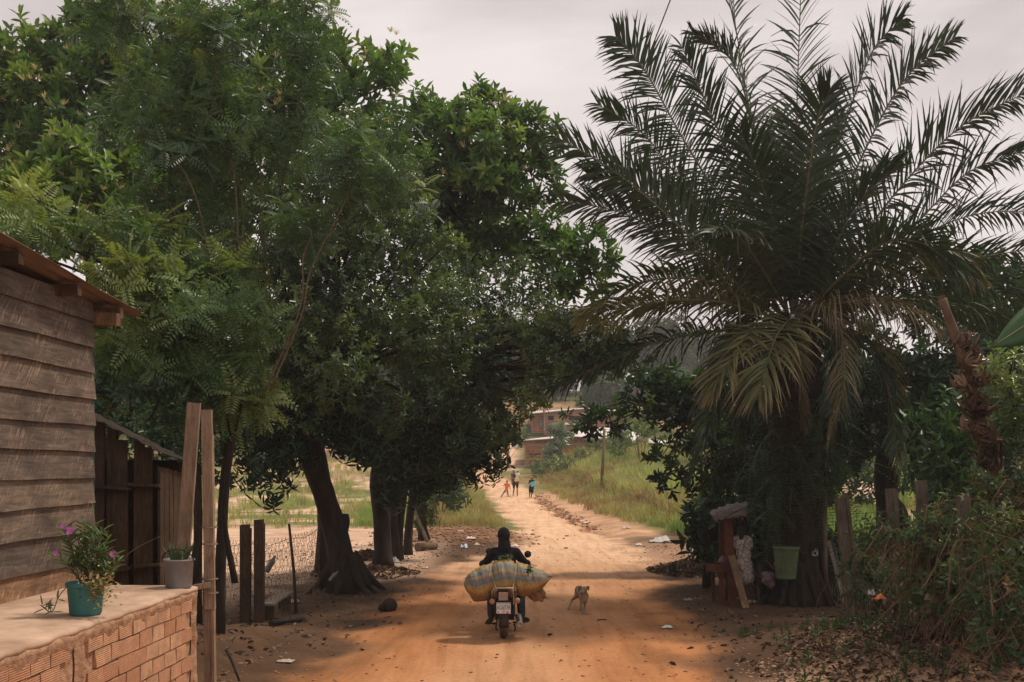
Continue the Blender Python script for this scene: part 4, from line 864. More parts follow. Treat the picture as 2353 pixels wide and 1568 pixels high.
def bush(k, cx, cy, d, w, h, label, seed, mat='small', tp=None, dens=60, tint=(.4, 1), name='bush', cat='bush'):
    c = K(k, cx, cy, d); c.z = gz(c.x, c.y); t = thing(name, label, cat, c); rd = random.Random(seed)
    bl = [(c + Vector((rd.uniform(-.5, .5) * w, rd.uniform(-.4, .4) * w, h * rd.uniform(.25, .8))), min(w, h) * rd.uniform(.2, .32)) for _ in range(9)]
    mb = MB(); limbs(mb, c, bl, .03, seed, 1); mb.build('stems', M['bark_light'], t)
    put('foliage', bough_leaves(bl, dens, seed, tp or T_mid, tint=tint, name='foliage'), t, M[mat]); return t
bush(5, 940, 830, 76, 3.4, 1.7, 'rounded dark green bush in the grass below the painted brick wall', 301, dens=30)
bush(5, 1110, 800, 79, 3.0, 1.4, 'yellowish green bush beside the painted brick wall', 302, dens=30, tint=(.7, 1))
bush(5, 1700, 760, 72, 3.0, 4.6, 'light green young tree in front of the grey shed', 303, mat='broad', dens=34, tint=(.5, .9))
bush(5, 560, 560, 88, 3.2, 4.6, 'thin-leaved tree at the left corner of the brick house', 304, dens=24, tint=(.4, .9), mat='feather')
bush(5, 30, 1060, 44, 1.6, 2.4, 'weedy bush on the left verge under the tree row', 305, dens=70, tint=(.2, .7))
bush(5, 1400, 640, 80, 2.5, 2.2, 'straggly bush against the low brick wall', 306, dens=30)
def palmate(c, R_, r, tints, V, Q, T):
    nrm = norm(np.array((r.uniform(-.5, .5), r.uniform(-.9, -.2), r.uniform(.3, 1)))); a0 = norm(np.cross(nrm, [0, 0, 1.])); b0_ = np.cross(nrm, a0)
    for i in range(9):
        a = i / 9 * 2 * pi * .92; d = a0 * cos(a) + b0_ * sin(a) - nrm * .25; v, q = leaf(c, d, nrm, R_ * r.uniform(.8, 1.1), R_ * .32, .1, .25); b = len(V); V.extend(v); Q.extend([tuple(k + b for k in f) for f in q]); T.extend([tints] * 6)
def cecropia(name, label, pts, spots, R_, seed):
    rd = random.Random(seed); base_ = Vector(pts[0]); base_.z = gz(base_.x, base_.y); t = thing(name, label, 'tree', base_); mb = MB(); mb.tube(catmull([base_] + pts[1:], 12), list(np.linspace(.09, .03, 13)), 7); V = []; Q = []; T = []
    for s in spots:
        mb.tube([pts[-1].lerp(base_, .3), s], [.03, .012], 4)
        for _ in range(3): palmate(np.array(tuple(s + Vector((rd.uniform(-.3, .3), rd.uniform(-.3, .3), rd.uniform(-.3, .3))))), R_, rd, rd.uniform(.3, .9), V, Q, T)
    mb.build('trunk', M['bark_light'], t); put('foliage', big_mesh('foliage', np.array(V), np.array(Q), {'tint': T}), t, M['small'])
cecropia('umbrella_leaf_tree', 'small tree with big palm-shaped leaves before the painted brick wall', [K('a7', 790, 950, 80), K('a7', 780, 800, 80), K('a7', 830, 600, 80)], [K('a7', x_, y_, 80 + (i % 3) * .4) for i, (x_, y_) in enumerate([(880, 520), (930, 600), (860, 560), (820, 620), (780, 560), (960, 690), (880, 680), (740, 800), (700, 860), (790, 780), (840, 840), (760, 900), (900, 760), (830, 930)])], .62, 5)
cecropia('umbrella_leaf_tree', 'spindly tree with drooping palm-shaped leaves right of the white roof', [K('a7', 1770, 930, 76), K('a7', 1740, 760, 76), K('a7', 1700, 640, 76)], [K('a7', x_, y_, 76) for x_, y_ in [(1640, 630), (1700, 580), (1760, 640), (1680, 690), (1620, 720), (1780, 720), (1720, 780)]], .5, 6)

bush(6, 640, 640, 21.5, 1.5, 1.9, 'dark bush filling the shade behind the stall and the standing person', 307, mat='darkleaf', dens=110, tint=(.0, .4))
bush(6, 860, 640, 21.0, 1.5, 1.7, 'dark bush just left of the palm trunk behind the black chair', 308, mat='darkleaf', dens=110, tint=(.0, .4))
bush(6, 1560, 500, 22.5, 1.0, 1.2, 'dark bush behind the upright pole right of the palm', 309, mat='darkleaf', dens=100, tint=(.1, .5))
bush(7, 560, 640, 18.5, 1.6, .7, 'low leafy bush behind the vine covered fence posts', 310, dens=110, tint=(.2, .7))
# ================================================================ FAR BUILDINGS
def brickmat(name, c1, c2, mortar, scale, mw=.03, bmp=.6, bw=.5, rh=.25):
    m, nt, b = nodes(name); t = nt.nodes.new('ShaderNodeTexCoord'); sp = nt.nodes.new('ShaderNodeSeparateXYZ'); cb = nt.nodes.new('ShaderNodeCombineXYZ'); ad = nt.nodes.new('ShaderNodeMath'); ad.operation = 'ADD'
    nt.links.new(t.outputs['Object'], sp.inputs[0]); nt.links.new(sp.outputs['X'], ad.inputs[0]); nt.links.new(sp.outputs['Y'], ad.inputs[1]); nt.links.new(ad.outputs[0], cb.inputs['X']); nt.links.new(sp.outputs['Z'], cb.inputs['Y'])
    k = nt.nodes.new('ShaderNodeTexBrick'); k.inputs['Scale'].default_value = scale; k.inputs['Mortar Size'].default_value = mw; k.inputs['Color1'].default_value = (*c1, 1); k.inputs['Color2'].default_value = (*c2, 1); k.inputs['Mortar'].default_value = (*mortar, 1)
    k.inputs['Brick Width'].default_value = bw; k.inputs['Row Height'].default_value = rh; k.inputs['Bias'].default_value = -.1
    nt.links.new(cb.outputs[0], k.inputs['Vector']); f = noise_n(nt, 1.5, 5, .65, coords(nt)); c = mixc(nt, 1.0, k.outputs['Color'], ramp(nt, [(.3, (.62, .6, .6)), (.7, (1.2, 1.2, 1.2))], f), 'MULTIPLY')
    nt.links.new(c, b.inputs['Base Color']); b.inputs['Roughness'].default_value = .9; bump(nt, b, k.outputs['Fac'], bmp, -.02); return m
M['brick_far'] = brickmat('hollow_brick', (.44, .14, .065), (.56, .22, .11), (.52, .34, .23), 1.0, .035, bw=.42, rh=.27)
M['concrete'] = simple('concrete', (.36, .27, .20), (.5, .39, .30), 5, .9)
M['roof_white'] = simple('roof_sheet', (.62, .58, .55), (.8, .76, .72), 3, .45, bmp=.2, stretch=(1, 6, 1))
M['roof_blue'] = simple('roof_blue', (.28, .36, .5), (.42, .5, .62), 4, .4)
M['grey_wood'] = simple('grey_wood', (.16, .125, .10), (.34, .28, .23), 6, .9, stretch=(5, 5, .4))
M['dark'] = simple('dark_interior', (.006, .005, .005), (.012, .01, .009), 3, 1, bmp=0)
def poly_prism(pts, depth, m=0):          # front polygon (world points) pushed back along +y
    n = len(pts); b = [Vector(p) + Vector((0, depth, 0)) for p in pts]; mb = MB()
    mb.add(list(pts) + b, [tuple(range(n)), tuple(reversed(range(n, 2 * n)))] + [(i, i + n, (i + 1) % n + n, (i + 1) % n) for i in range(n)], m); return mb
def boxpx(k, x0, y0, x1, y1, d, t, mb=None, m=0):       # a box between two photo corners, t thick away from the camera
    mb = mb or MB(); a = K(k, x0, y0, d); b = K(k, x1, y1, d); mb.box(((a.x + b.x) / 2, d + t / 2, (a.z + b.z) / 2), (abs(b.x - a.x), t, abs(a.z - b.z)), m=m); return mb
def text_on(body, name, c, size, mat, parent=None, th=.01, rot=(90, 0, 0), org=True, spacing=1.0, sx=1.0):
    cu = bpy.data.curves.new(name, 'FONT'); cu.body = body; cu.size = size; cu.extrude = th; cu.align_x = 'CENTER'; cu.align_y = 'CENTER'; cu.space_character = spacing
    o = bpy.data.objects.new(name, cu); link(o); o.rotation_euler = [radians(a) for a in rot]; o.scale = (sx, 1, 1); o.location = c
    dg = bpy.context.evaluated_depsgraph_get(); me = bpy.data.meshes.new_from_object(o.evaluated_get(dg)); mw = Matrix.LocRotScale(Vector(c), o.rotation_euler, o.scale); bpy.data.objects.remove(o); me.transform(mw); me.materials.clear()
    return put(name, me, parent, mat)
# painted brick house with the pale roof
h = thing('brick_house', 'low brick house with black painted letters and a pale sheet roof', 'house', Vector((3, 85, gz(3, 85))))
a7 = 'a7'; w_ = poly_prism([K(a7, 410, 1300, 85), K(a7, 1850, 1300, 85), K(a7, 1850, 775, 85), K(a7, 1640, 745, 85), K(a7, 1100, 702, 85), K(a7, 780, 722, 85), K(a7, 410, 752, 85)], 9)
w_.build('wall', M['brick_far'], h)
mb = boxpx(a7, 250, 792, 1850, 818, 84.93, .15); boxpx(a7, 398, 819, 420, 1300, 84.94, .2, mb); boxpx(a7, 1540, 819, 1566, 1300, 84.94, .2, mb); mb.build('concrete_frame', M['concrete'], h)
boxpx(a7, 240, 752, 409, 791, 84.95, .15).build('porch_gable', M['brick_far'], h)
mb = MB(); fr = [(235, 755), (780, 716), (1100, 692), (1380, 712), (1640, 735), (1850, 768)]; bk = [(700, 735), (900, 680), (1150, 608), (1350, 572), (1760, 592), (1960, 660)]
mb.sheet([[K(a7, x_, y_, 84.3) for x_, y_ in fr], [K(a7, x_, y_ - 2, 96) for x_, y_ in bk]], thick=.05, smooth=False); mb.build('roof', M['roof_white'], h)
boxpx(a7, 1195, 722, 1640, 732, 84.1, .5).build('blue_roof_strip', M['roof_blue'], h)
mb = MB(); mb.sheet([[K(a7, 1200, 716, 84.2), K(a7, 1640, 742, 84.2)], [K(a7, 1270, 682, 86.5), K(a7, 1700, 702, 86.5)]], thick=.03); mb.build('blue_sheet', M['roof_blue'], h)
M['black_paint'] = simple('black_paint', (.012, .01, .01), (.02, .018, .016), 3, .8, bmp=0)
text_on('DOMINADOS', 'lettering', K(a7, 532, 931, 84.985), .23, M['black_paint'], h, spacing=.98, sx=.72); text_on('NEMA', 'lettering', K(a7, 516, 961, 84.985), .21, M['black_paint'], h, sx=.8)
boxpx(a7, 1180, 852, 1250, 960, 84.98, .3).build('window', M['dark'], h)
boxpx(a7, 245, 1083, 400, 1200, 84, .4).build('low_wall', M['concrete'], h)
o = MB(); o.ball(K(a7, 296, 834, 84.5), .22, 10); o.tube([K(a7, 296, 834, 84.5), K(a7, 250, 795, 84.5)], .02, 4); M['white'] = simple('white_plastic', (.62, .59, .56), (.8, .77, .74), 5, .5)
tag(o.build('hanging_lamp', M['white']), 'round white lamp hanging under the porch roof of the painted house', 'lamp')
# two-storey brick house behind
h = thing('brick_house', 'taller unfinished brick house with three dark window openings', 'house', Vector((3, 112, gz(3, 112))))
D2 = 112; poly_prism([K(a7, 655, 1000, D2), K(a7, 1900, 1000, D2), K(a7, 1900, 372, D2), K(a7, 1530, 352, D2), K(a7, 1220, 325, D2), K(a7, 925, 345, D2), K(a7, 655, 372, D2)], 10).build('wall', M['brick_far'], h)
boxpx(a7, 490, 375, 654, 700, D2 + 1, 8).build('side_wall', M['brick_far'], h)
mb = boxpx(a7, 655, 396, 1900, 412, D2 - .08, .2)
for x_ in (655, 925, 1207, 1500): boxpx(a7, x_, 345, x_ + 22, 395, D2 - .09, .2, mb); boxpx(a7, x_, 413, x_ + 22, 640, D2 - .09, .2, mb)
mb.build('concrete_frame', M['concrete'], h)
for x0_, x1_ in ((715, 790), (990, 1152), (1265, 1423)):
    o = boxpx(a7, x0_, 419, x1_, 475, D2 - .03, .3).build('window', M['dark'], h); boxpx(a7, x0_ - 6, 476, x1_ + 6, 483, D2 - .1, .3).build('sill', M['concrete'], o)
mb = MB(); mb.sheet([[K(a7, 440, 385, D2 - .6), K(a7, 660, 366, D2 - .6), K(a7, 940, 338, D2 - .6), K(a7, 1220, 316, D2 - .6), K(a7, 1540, 345, D2 - .6), K(a7, 1900, 365, D2 - .6)], [K(a7, 560, 350, D2 + 11), K(a7, 700, 345, D2 + 11), K(a7, 960, 325, D2 + 11), K(a7, 1220, 308, D2 + 11), K(a7, 1500, 330, D2 + 11), K(a7, 1850, 350, D2 + 11)]], thick=.06, smooth=False); mb.build('roof', M['roof_white'], h)
boxpx(a7, 610, 470, 636, 570, D2 + .9, .1).build('door', M['roof_blue'], h)
def far_box(name, label, cat, k, x0, y0, x1, y1, d, depth, mat, roofmat, drop=8, over=14):
    a = K(k, x0, y0, d); b = K(k, x1, y1, d); zg = min(gz(a.x, d), b.z); t = thing(name, label, cat, Vector(((a.x + b.x) / 2, d, zg)))
    mb = MB(); mb.box(((a.x + b.x) / 2, d + depth / 2, (a.z + zg) / 2 - .2), (b.x - a.x, depth, a.z - zg + .4)); mb.build('wall', M[mat], t)
    mb = MB(); mb.sheet([[K(k, x0 - over, y0 - 2, d - .5), K(k, x1 + over, y0 + drop, d - .5)], [K(k, x0 - over, y0 - 2 - abs(drop) * 2.5, d + depth), K(k, x1 + over, y0 - 2 - abs(drop), d + depth)]], thick=.05); mb.build('roof', M[roofmat], t); return t
M['bluegrey'] = simple('bluegrey_wall', (.09, .11, .13), (.15, .18, .20), 4, .8)
far_box('wooden_hut', 'grey vertical plank hut squeezed between the two brick houses', 'hut', a7, 955, 535, 1190, 640, 103, 6, 'grey_wood', 'roof_white', -10)
far_box('blue_shed', 'small dark blue-grey shed with a pale roof on the hillside', 'shed', a7, 1197, 205, 1313, 318, 128, 4, 'bluegrey', 'roof_white', 2)
far_box('wooden_hut', 'grey plank shed with a low pale roof at the right of the grass field', 'hut', a7, 2075, 778, 2330, 900, 84, 6, 'grey_wood', 'roof_white', 22, 8)
far_box('hillside_house', 'house with a bright tin roof high on the hill at right', 'house', a7, 1620, 110, 1905, 200, 140, 6, 'grey_wood', 'roof_white', 3)
far_box('hillside_house', 'wooden house with a dark roof on the hill at left of the blue shed', 'house', a7, 870, 318, 1000, 360, 130, 6, 'grey_wood', 'grey_wood', 4)
mb = MB()
for i in range(62):
    a = K(a7, 1150 + i * 14, 165 - (i % 3), 136); a.z = gz(a.x, a.y) - .1; z1 = K(a7, 0, 62 + (i * 7 % 5), 136).z; mb.bar(a, (a.x, a.y, max(z1, a.z + 2.2)), .15, .06)
tag(mb.build('plank_fence', M['grey_wood']), 'grey vertical plank fence on the hilltop above the blue shed', 'fence')
mb = MB(); a = GP(*[KD(5, 1370, 930)[0], 62]); mb.tube([a, K(5, 1384, 700, 62), K(5, 1396, 455, 62)], [.11, .09, .08], 8); tag(mb.build('wooden_pole', M['bark_light']), 'tall thin pale pole standing in the grass field', 'pole')
mb = MB(); a = K(5, 590, 780, 84); a.z = gz(a.x, a.y); mb.tube([a, K(5, 588, 600, 84)], .12, 8); tag(mb.build('wooden_pole', M['bark_light']), 'short pale pole on the sandy ground left of the painted house', 'pole')
# weathered fence posts along the field
t = thing('field_fence', 'row of weathered posts along the edge of the tall grass right of the road', 'fence', G(6.6, 52))
for i, (cx, cy, d, hh) in enumerate([(2175, 1018, 39, 1.45), (1880, 990, 50, 1.35), (1570, 925, 59, 1.35), (1453, 898, 64, 1.3), (1283, 855, 70, 1.3), (1157, 820, 75, 1.35), (1095, 805, 78, 1.3), (1057, 800, 80, 1.3)]):
    top = K(5, cx, cy, d); g_ = G(top.x, d); g_.z = min(g_.z - .1, top.z - hh); mb = MB(); mb.tube([g_, g_.lerp(top, .5) + Vector((.03, 0, 0)), top], [.10, .095, .09], 7, wob=.1); mb.build('post', M['bark_light'], t)
# power line
mb = MB(); a = P(1548, -20, 30); b = P(1300, 470, 38); mb.tube([a.lerp(b, i / 12) - Vector((0, 0, .8 * math.sin(pi * i / 12))) + Vector((0, 0, .0)) for i in range(-4, 17)], .02, 5)
M['wire'] = simple('wire', (.02, .018, .018), (.04, .035, .035), 4, .6, bmp=0); tag(mb.build('power_line', M['wire']), 'thin black cable running up across the sky beside the palm', 'cable')

# ================================================================ WOODEN HOUSE AT LEFT
def woodmat(name, c1, c2, c3, sc=1.0, grain=(1, 1, 1), saw=True):
    m, nt, b = nodes(name); v = coords(nt, grain); f = noise_n(nt, 14 * sc, 6, .7, v, .6); c = ramp(nt, [(.3, c1), (.5, c2), (.72, c3)], f)
    big = noise_n(nt, 2.2 * sc, 4, .6, coords(nt)); c = mixc(nt, 1.0, c, ramp(nt, [(.3, (.62, .6, .6)), (.7, (1.3, 1.25, 1.2))], big), 'MULTIPLY')
    if saw:
        t1 = coords(nt, (1, 1, 1), (radians(-48), 0, 0)); mp2 = nt.nodes.new('ShaderNodeMapping'); mp2.inputs['Scale'].default_value = (1, 1.0, 13); nt.links.new(t1, mp2.inputs['Vector']); t2 = mp2.outputs['Vector']; f2 = noise_n(nt, 5, 5, .75, t2, .5); patch = noise_n(nt, 3.5, 3, .6, coords(nt, (1, .8, 2)))
        mm = nt.nodes.new('ShaderNodeMath'); mm.operation = 'MULTIPLY'; nt.links.new(ramp(nt, [(.50, (0, 0, 0)), (.68, (.85, .85, .85))], f2), mm.inputs[0]); nt.links.new(ramp(nt, [(.42, (0, 0, 0)), (.6, (1, 1, 1))], patch), mm.inputs[1])
        c = mixc(nt, mm.outputs[0], c, (.42, .31, .22))
        pt = attr_n(nt, 'plank'); c = mixc(nt, 1.0, c, ramp(nt, [(0, (.8, .78, .8)), (.85, (1.15, 1.08, 1.0)), (1.0, (1.7, 1.25, .9))], pt), 'MULTIPLY')
    nt.links.new(c, b.inputs['Base Color']); b.inputs['Roughness'].default_value = .85; b.inputs['Specular IOR Level'].default_value = .2; bump(nt, b, f, .5, .012); return m
M['plank'] = woodmat('weathered_planks', (.068, .057, .049), (.118, .098, .081), (.19, .155, .125), 1.0, (1, .25, 2.2))
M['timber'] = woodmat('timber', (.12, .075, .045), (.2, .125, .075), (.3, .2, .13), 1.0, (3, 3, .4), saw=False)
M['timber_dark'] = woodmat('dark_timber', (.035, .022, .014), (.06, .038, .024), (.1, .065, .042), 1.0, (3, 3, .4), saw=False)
M['post_wood'] = woodmat('grey_post', (.16, .115, .08), (.27, .20, .145), (.37, .285, .21), 1.0, (3, 3, .35), saw=False)
M['rust_sheet'] = simple('rusty_corrugated', (.13, .09, .068), (.23, .165, .125), 5, .7, .2, bmp=.2, stretch=(3, .4, 1))
u = Vector((.0357, 1, 0)).normalized(); nn = Vector((u.y, -u.x, 0)); CW = P(210, 0, 8.2); CW.z = 0
h = thing('wooden_house', 'weathered plank house with a corrugated roof at the left edge', 'house', Vector((CW.x - 2, 6.5, .35)))
zs_ = [3.895, 3.743, 3.530, 3.332, 3.123, 2.907, 2.705, 2.499, 2.290, 2.070, 1.837, 1.66]; mb = MB(); pa = []; rw2 = random.Random(4)
for i in range(len(zs_) - 1):
    zt, zb = zs_[i] + .025, zs_[i + 1]; e = rw2.uniform(-.012, .015); pv = 1.0 if i == 10 else rw2.uniform(0, .8); nseg = 26
    for k in range(nseg):
        s0 = -5.2 + (5.2 + e) * k / nseg; s1 = -5.2 + (5.2 + e) * (k + 1) / nseg
        def wv(s_): return .004 * math.sin(s_ * 1.6 + i * 2) + .0025 * math.sin(s_ * 6.3 + i)
        a = CW + u * s0; b = CW + u * s1; hb0, hb1 = wv(s0), wv(s1); nb = len(mb.v); o1, o2 = .036, .008
        mb.add([a + nn * o1 + Vector((0, 0, zb + hb0)), b + nn * o1 + Vector((0, 0, zb + hb1)), b + nn * (o1 - .024) + Vector((0, 0, zb + hb1)), a + nn * (o1 - .024) + Vector((0, 0, zb + hb0)),
                a + nn * o2 + Vector((0, 0, zt)), b + nn * o2 + Vector((0, 0, zt)), b - nn * .012 + Vector((0, 0, zt)), a - nn * .012 + Vector((0, 0, zt))],
               [(0, 1, 5, 4), (0, 3, 2, 1), (4, 5, 6, 7)] + ([(1, 2, 6, 5)] if k == nseg - 1 else []) + ([(0, 4, 7, 3)] if k == 0 else []))
        pa += [pv] * 8
mb.build('plank_wall', M['plank'], h, {'plank': pa})
mb = MB(); lo = CW + u * (-.03); mb.box(lo + nn * -.09 + Vector((0, 0, 2.1)), (.14, .1, 3.55), Matrix.Rotation(-.0357, 3, 'Z')); a = CW - nn * 4.5; mb.bar(a + Vector((0, 0, .3)) + u * -.02, a + Vector((0, 0, 3.85)) + u * -.02, .1, .1)
for i in range(16): zz = .5 + i * .21; mb.bar(CW - nn * 4.4 + Vector((0, 0, zz)) + u * .02, CW - nn * .17 + Vector((0, 0, zz)) + u * .02, .025, .205)
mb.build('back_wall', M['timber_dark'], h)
M['teal_paint'] = simple('teal_paint', (.02, .09, .08), (.04, .13, .11), 8, .7)
mb = MB(); mb.bar(CW + nn * .012 + u * .012 + Vector((0, 0, 1.7)), CW + nn * .012 + u * .012 + Vector((0, 0, 3.5)), .01, .01); mb.build('corner_trim', M['teal_paint'], h)
def rz(y_): return 3.885 + .08 * (8.65 - y_)
mb = MB(); rows = []
for yy in np.linspace(2.2, 8.75, 9):
    row = []
    for i in range(150):
        xx = -3.14 + .0357 * (yy - 8.65) - i * .026; row.append((xx, yy, rz(yy) + .013 * math.sin(i * pi / 2.2) + .006 * math.sin(yy * 3 + i)))
    rows.append(row)
mb.sheet(rows, thick=.002); mb.build('roof', M['rust_sheet'], h)
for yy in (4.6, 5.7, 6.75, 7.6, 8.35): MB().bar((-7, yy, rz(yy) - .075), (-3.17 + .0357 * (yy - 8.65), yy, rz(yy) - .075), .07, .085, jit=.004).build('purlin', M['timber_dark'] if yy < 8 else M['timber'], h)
MB().bar(CW + Vector((-.4, .07, 3.80)), CW + Vector((.19, .07, 3.77)), .085, .10, jit=.003).build('beam_end', M['timber'], h)
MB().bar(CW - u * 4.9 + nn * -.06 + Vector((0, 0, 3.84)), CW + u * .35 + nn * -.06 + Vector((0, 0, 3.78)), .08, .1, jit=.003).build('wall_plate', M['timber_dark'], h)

# brick porch ledge
ZL = 1.676; A_ = P(448, 0, 7.82); A_.z = 0; t = thing('brick_porch', 'waist-high brick porch with a cement top beside the plank house', 'porch', Vector((A_.x - .5, 6, .3)))
M['cement'] = simple('cement_top', (.33, .21, .14), (.56, .40, .29), 2.5, .92, bmp=.5, bdist=.01)
M['cement_edge'] = simple('cement_smear', (.27, .15, .085), (.45, .28, .175), 14, .95, bmp=1.0, bdist=.03)
rows = []; rs_ = random.Random(6)
for i in range(70):
    s = -7.0 + 7.0 * i / 69; e = A_ + u * s; w0 = CW + u * (s + (A_.y - CW.y)); r0 = rs_.uniform(-.008, .012)
    rows.append([w0 - nn * .03 + Vector((0, 0, ZL)), e.lerp(w0, .5) + Vector((0, 0, ZL + .004)), e - nn * .03 + Vector((0, 0, ZL + rs_.uniform(-.002, .003))), e + nn * (.012 + r0) + Vector((0, 0, ZL - .010 + rs_.uniform(-.004, .003))), e + nn * (.014 + r0) + Vector((0, 0, ZL - .035)), e - nn * .02 + Vector((0, 0, ZL - .05 + rs_.uniform(-.01, .01)))])
mb = MB(); mb.sheet(rows); eb = A_ + Vector((0, .0, 0)); wb_ = CW + u * (A_.y - CW.y)
mb.build('slab', M['cement'], t)
mb = MB(); mb.hexa([A_ - u * 7 - nn * .01 + Vector((0, 0, .1)), A_ - u * .0 - nn * .01 + Vector((0, 0, .1)), wb_ + Vector((0, 0, .1)), wb_ - u * 7 + Vector((0, 0, .1)), A_ - u * 7 - nn * .01 + Vector((0, 0, ZL - .012)), A_ - nn * .01 + Vector((0, 0, ZL - .012)), wb_ + Vector((0, 0, ZL - .012)), wb_ - u * 7 + Vector((0, 0, ZL - .012))])
mb.build('mortar', M['cement_edge'], t)
m, nt, b = nodes('clay_brick'); v = coords(nt); f = noise_n(nt, 7, 5, .7, v); f2 = noise_n(nt, 30, 4, .7, v); wv_ = nt.nodes.new('ShaderNodeTexWave'); wv_.wave_type = 'BANDS'; wv_.bands_direction = 'Z'; wv_.inputs['Scale'].default_value = 26; wv_.inputs['Distortion'].default_value = .6; nt.links.new(v, wv_.inputs['Vector'])
tt = attr_n(nt, 'tint'); c = ramp(nt, [(0, (.40, .185, .095)), (.5, (.50, .26, .14)), (1, (.60, .37, .22))], tt); c = mixc(nt, ramp(nt, [(.38, (.05, .05, .05)), (.66, (.92, .92, .92))], f), c, (.36, .20, .115)); c = mixc(nt, 1.0, c, ramp(nt, [(.3, (.8, .8, .8)), (.7, (1.15, 1.15, 1.15))], f2), 'MULTIPLY')
nt.links.new(c, b.inputs['Base Color']); b.inputs['Roughness'].default_value = .92; ad = nt.nodes.new('ShaderNodeMath'); ad.operation = 'ADD'; nt.links.new(wv_.outputs['Fac'], ad.inputs[0]); nt.links.new(f2, ad.inputs[1]); bump(nt, b, ad.outputs[0], .5, .006); M['clay'] = m
mb = MB(); ta = []; mb2 = MB(); ta2 = []; zr = ZL - .125; row = 0
while zr > .15:
    s = -.10 - (row % 2) * .11
    while s > -6.6:
        Lb = .205; pil = abs(s - .1 + 1.94) < .16
        if not pil:
            c = A_ + u * (s - Lb / 2) + nn * -.003 + Vector((0, 0, zr)); (mb if s > -1.94 else mb2).box(c, (.024, Lb + .004, .099), Matrix.Rotation(-.0357, 3, 'Z'), jit=.005); (ta if s > -1.94 else ta2).extend([rs_.random()] * 8)
        s -= Lb + .014
    zr -= .110; row += 1
mb.build('brickwork', M['clay'], t, {'tint': ta}); mb2.build('brickwork', M['clay'], t, {'tint': ta2})
mb = MB()
for s0, w0 in ((-.045, .09), (-1.93, .13)):
    g = [[A_ + u * (s0 - w0 / 2 + w0 * j / 3 + rs_.uniform(-.008, .008)) + nn * (.024 + rs_.uniform(-.004, .006) if 0 < j < 3 else .0) + Vector((0, 0, ZL - .05 - i * .05)) for j in range(4)] for i in range(30)]; mb.sheet(g)
mb.sheet([[A_ + u * (-6.9 + 6.9 * i / 90) + nn * (.021 if j in (1, 2) else .004) + Vector((0, 0, ZL - .03 - (.0, .015, .035, .07 + .06 * rs_.random() ** 2)[j])) for i in range(91)] for j in range(4)])
mb.build('cement_pilaster', M['cement_edge'], t)
# plank posts at the porch end
MB().bar(P(413, 1395, 8.15), P(446.5, 926, 8.15), .102, .03, up=(0, 1, 0), jit=.003).build('plank_post', M['post_wood'])
o = bpy.data.objects['plank_post']; tag(o, 'pale grey board leaning upright behind the grey bucket, taller of the pair', 'board')
mb = MB(); a = P(486, 1720, 8.0); mb.bar(a, P(480, 1345, 8.0), .085, .04, up=(0, 1, 0)); mb.bar(P(483, 1400, 7.97), P(475, 942, 7.97), .08, .035, up=(0, 1, 0)); mb.bar(P(492, 1568, 7.98), P(487, 1000, 7.99), .02, .05, up=(0, 1, 0)); mb.bar(P(446, 1350, 7.9), P(484, 1343, 7.95), .06, .04, m=0)
for yy in (1212, 1362, 1250, 1330): mb.lathe(P(483 - (yy - 1330) * -.01, yy, 7.985), [(.062, -.006), (.064, 0), (.062, .006)], 8)
tag(mb.build('plank_post', M['post_wood']), 'brown board post wired together from two lengths at the end of the porch', 'board')

# ================================================================ SHED
h = thing('wooden_shed', 'dark rickety plank shed behind the corner of the plank house', 'shed', Vector((-4.6, 10.8, .4))); mb = MB(); rs_ = random.Random(15); xx = -6.4; DS = 10.8
def sy(px): return 2.6 - ((964 + (px - 213) * .5) - 1068) * DS / F
while xx < -3.72:
    wd = rs_.uniform(.10, .17); px = HX + xx * F / DS; zt = sy(px) + rs_.uniform(-.01, .02); zb = .4
    if 288 < px < 304: mb.bar((xx, DS, zb), (xx + .02, DS, 2.6 - (1120 - 1068) * DS / F), wd * .92, .025, up=(0, 1, 0), jit=.006)
    elif 268 < px < 288: mb.bar((xx, DS - .01, zb), (xx - .01, DS - .01, zt - .06), wd * .92, .025, up=(0, 1, 0), jit=.006)
    else: mb.bar((xx, DS, zb), (xx + rs_.uniform(-.03, .03), DS, zt), wd * .93, .025, up=(0, 1, 0), jit=.008)
    xx += wd + rs_.uniform(.0, .014)
mb.build('wall', M['timber_dark'], h)
mb = MB()
for a, b_ in (((213, 1118), (300, 1124)), ((290, 1113), (369, 1117)), ((250, 1318), (312, 1302)), ((305, 1302), (370, 1298))): mb.bar(P(*a, DS - .04), P(*b_, DS - .04), .085, .03, up=(0, 0, 1))
mb.build('rail', M['timber_dark'], h)
mb = MB(); mb.sheet([[(x_, y_, sy(HX + x_ * F / DS) + .03 - (y_ - DS) * .10 + .012 * math.sin(x_ * 40)) for x_ in np.linspace(-6.6, -3.62, 60)] for y_ in (DS - .22, DS + .3, DS + .85)], thick=.004); mb.build('roof', M['bark'], h)
mb = MB(); yy = DS + .05
while yy < DS + .75: mb.bar((-3.72, yy, .4), (-3.72, yy, 2.58 - (yy - DS) * .1), .025, .13, up=(0, 1, 0), jit=.006); yy += .145
mb.build('side_wall', M['timber_dark'], h); mb = MB()
for x_, y_ in ((-3.75, DS + .75),): mb.bar((x_, y_, .3), (x_, y_, sy(HX + x_ * F / DS) - (y_ - DS) * .1 - .04), .08, .08)
mb.build('corner_post', M['timber_dark'], h); MB().box((-5.1, DS + .82, 1.5), (2.6, .03, 2.3)).build('back_wall', M['timber_dark'], h)

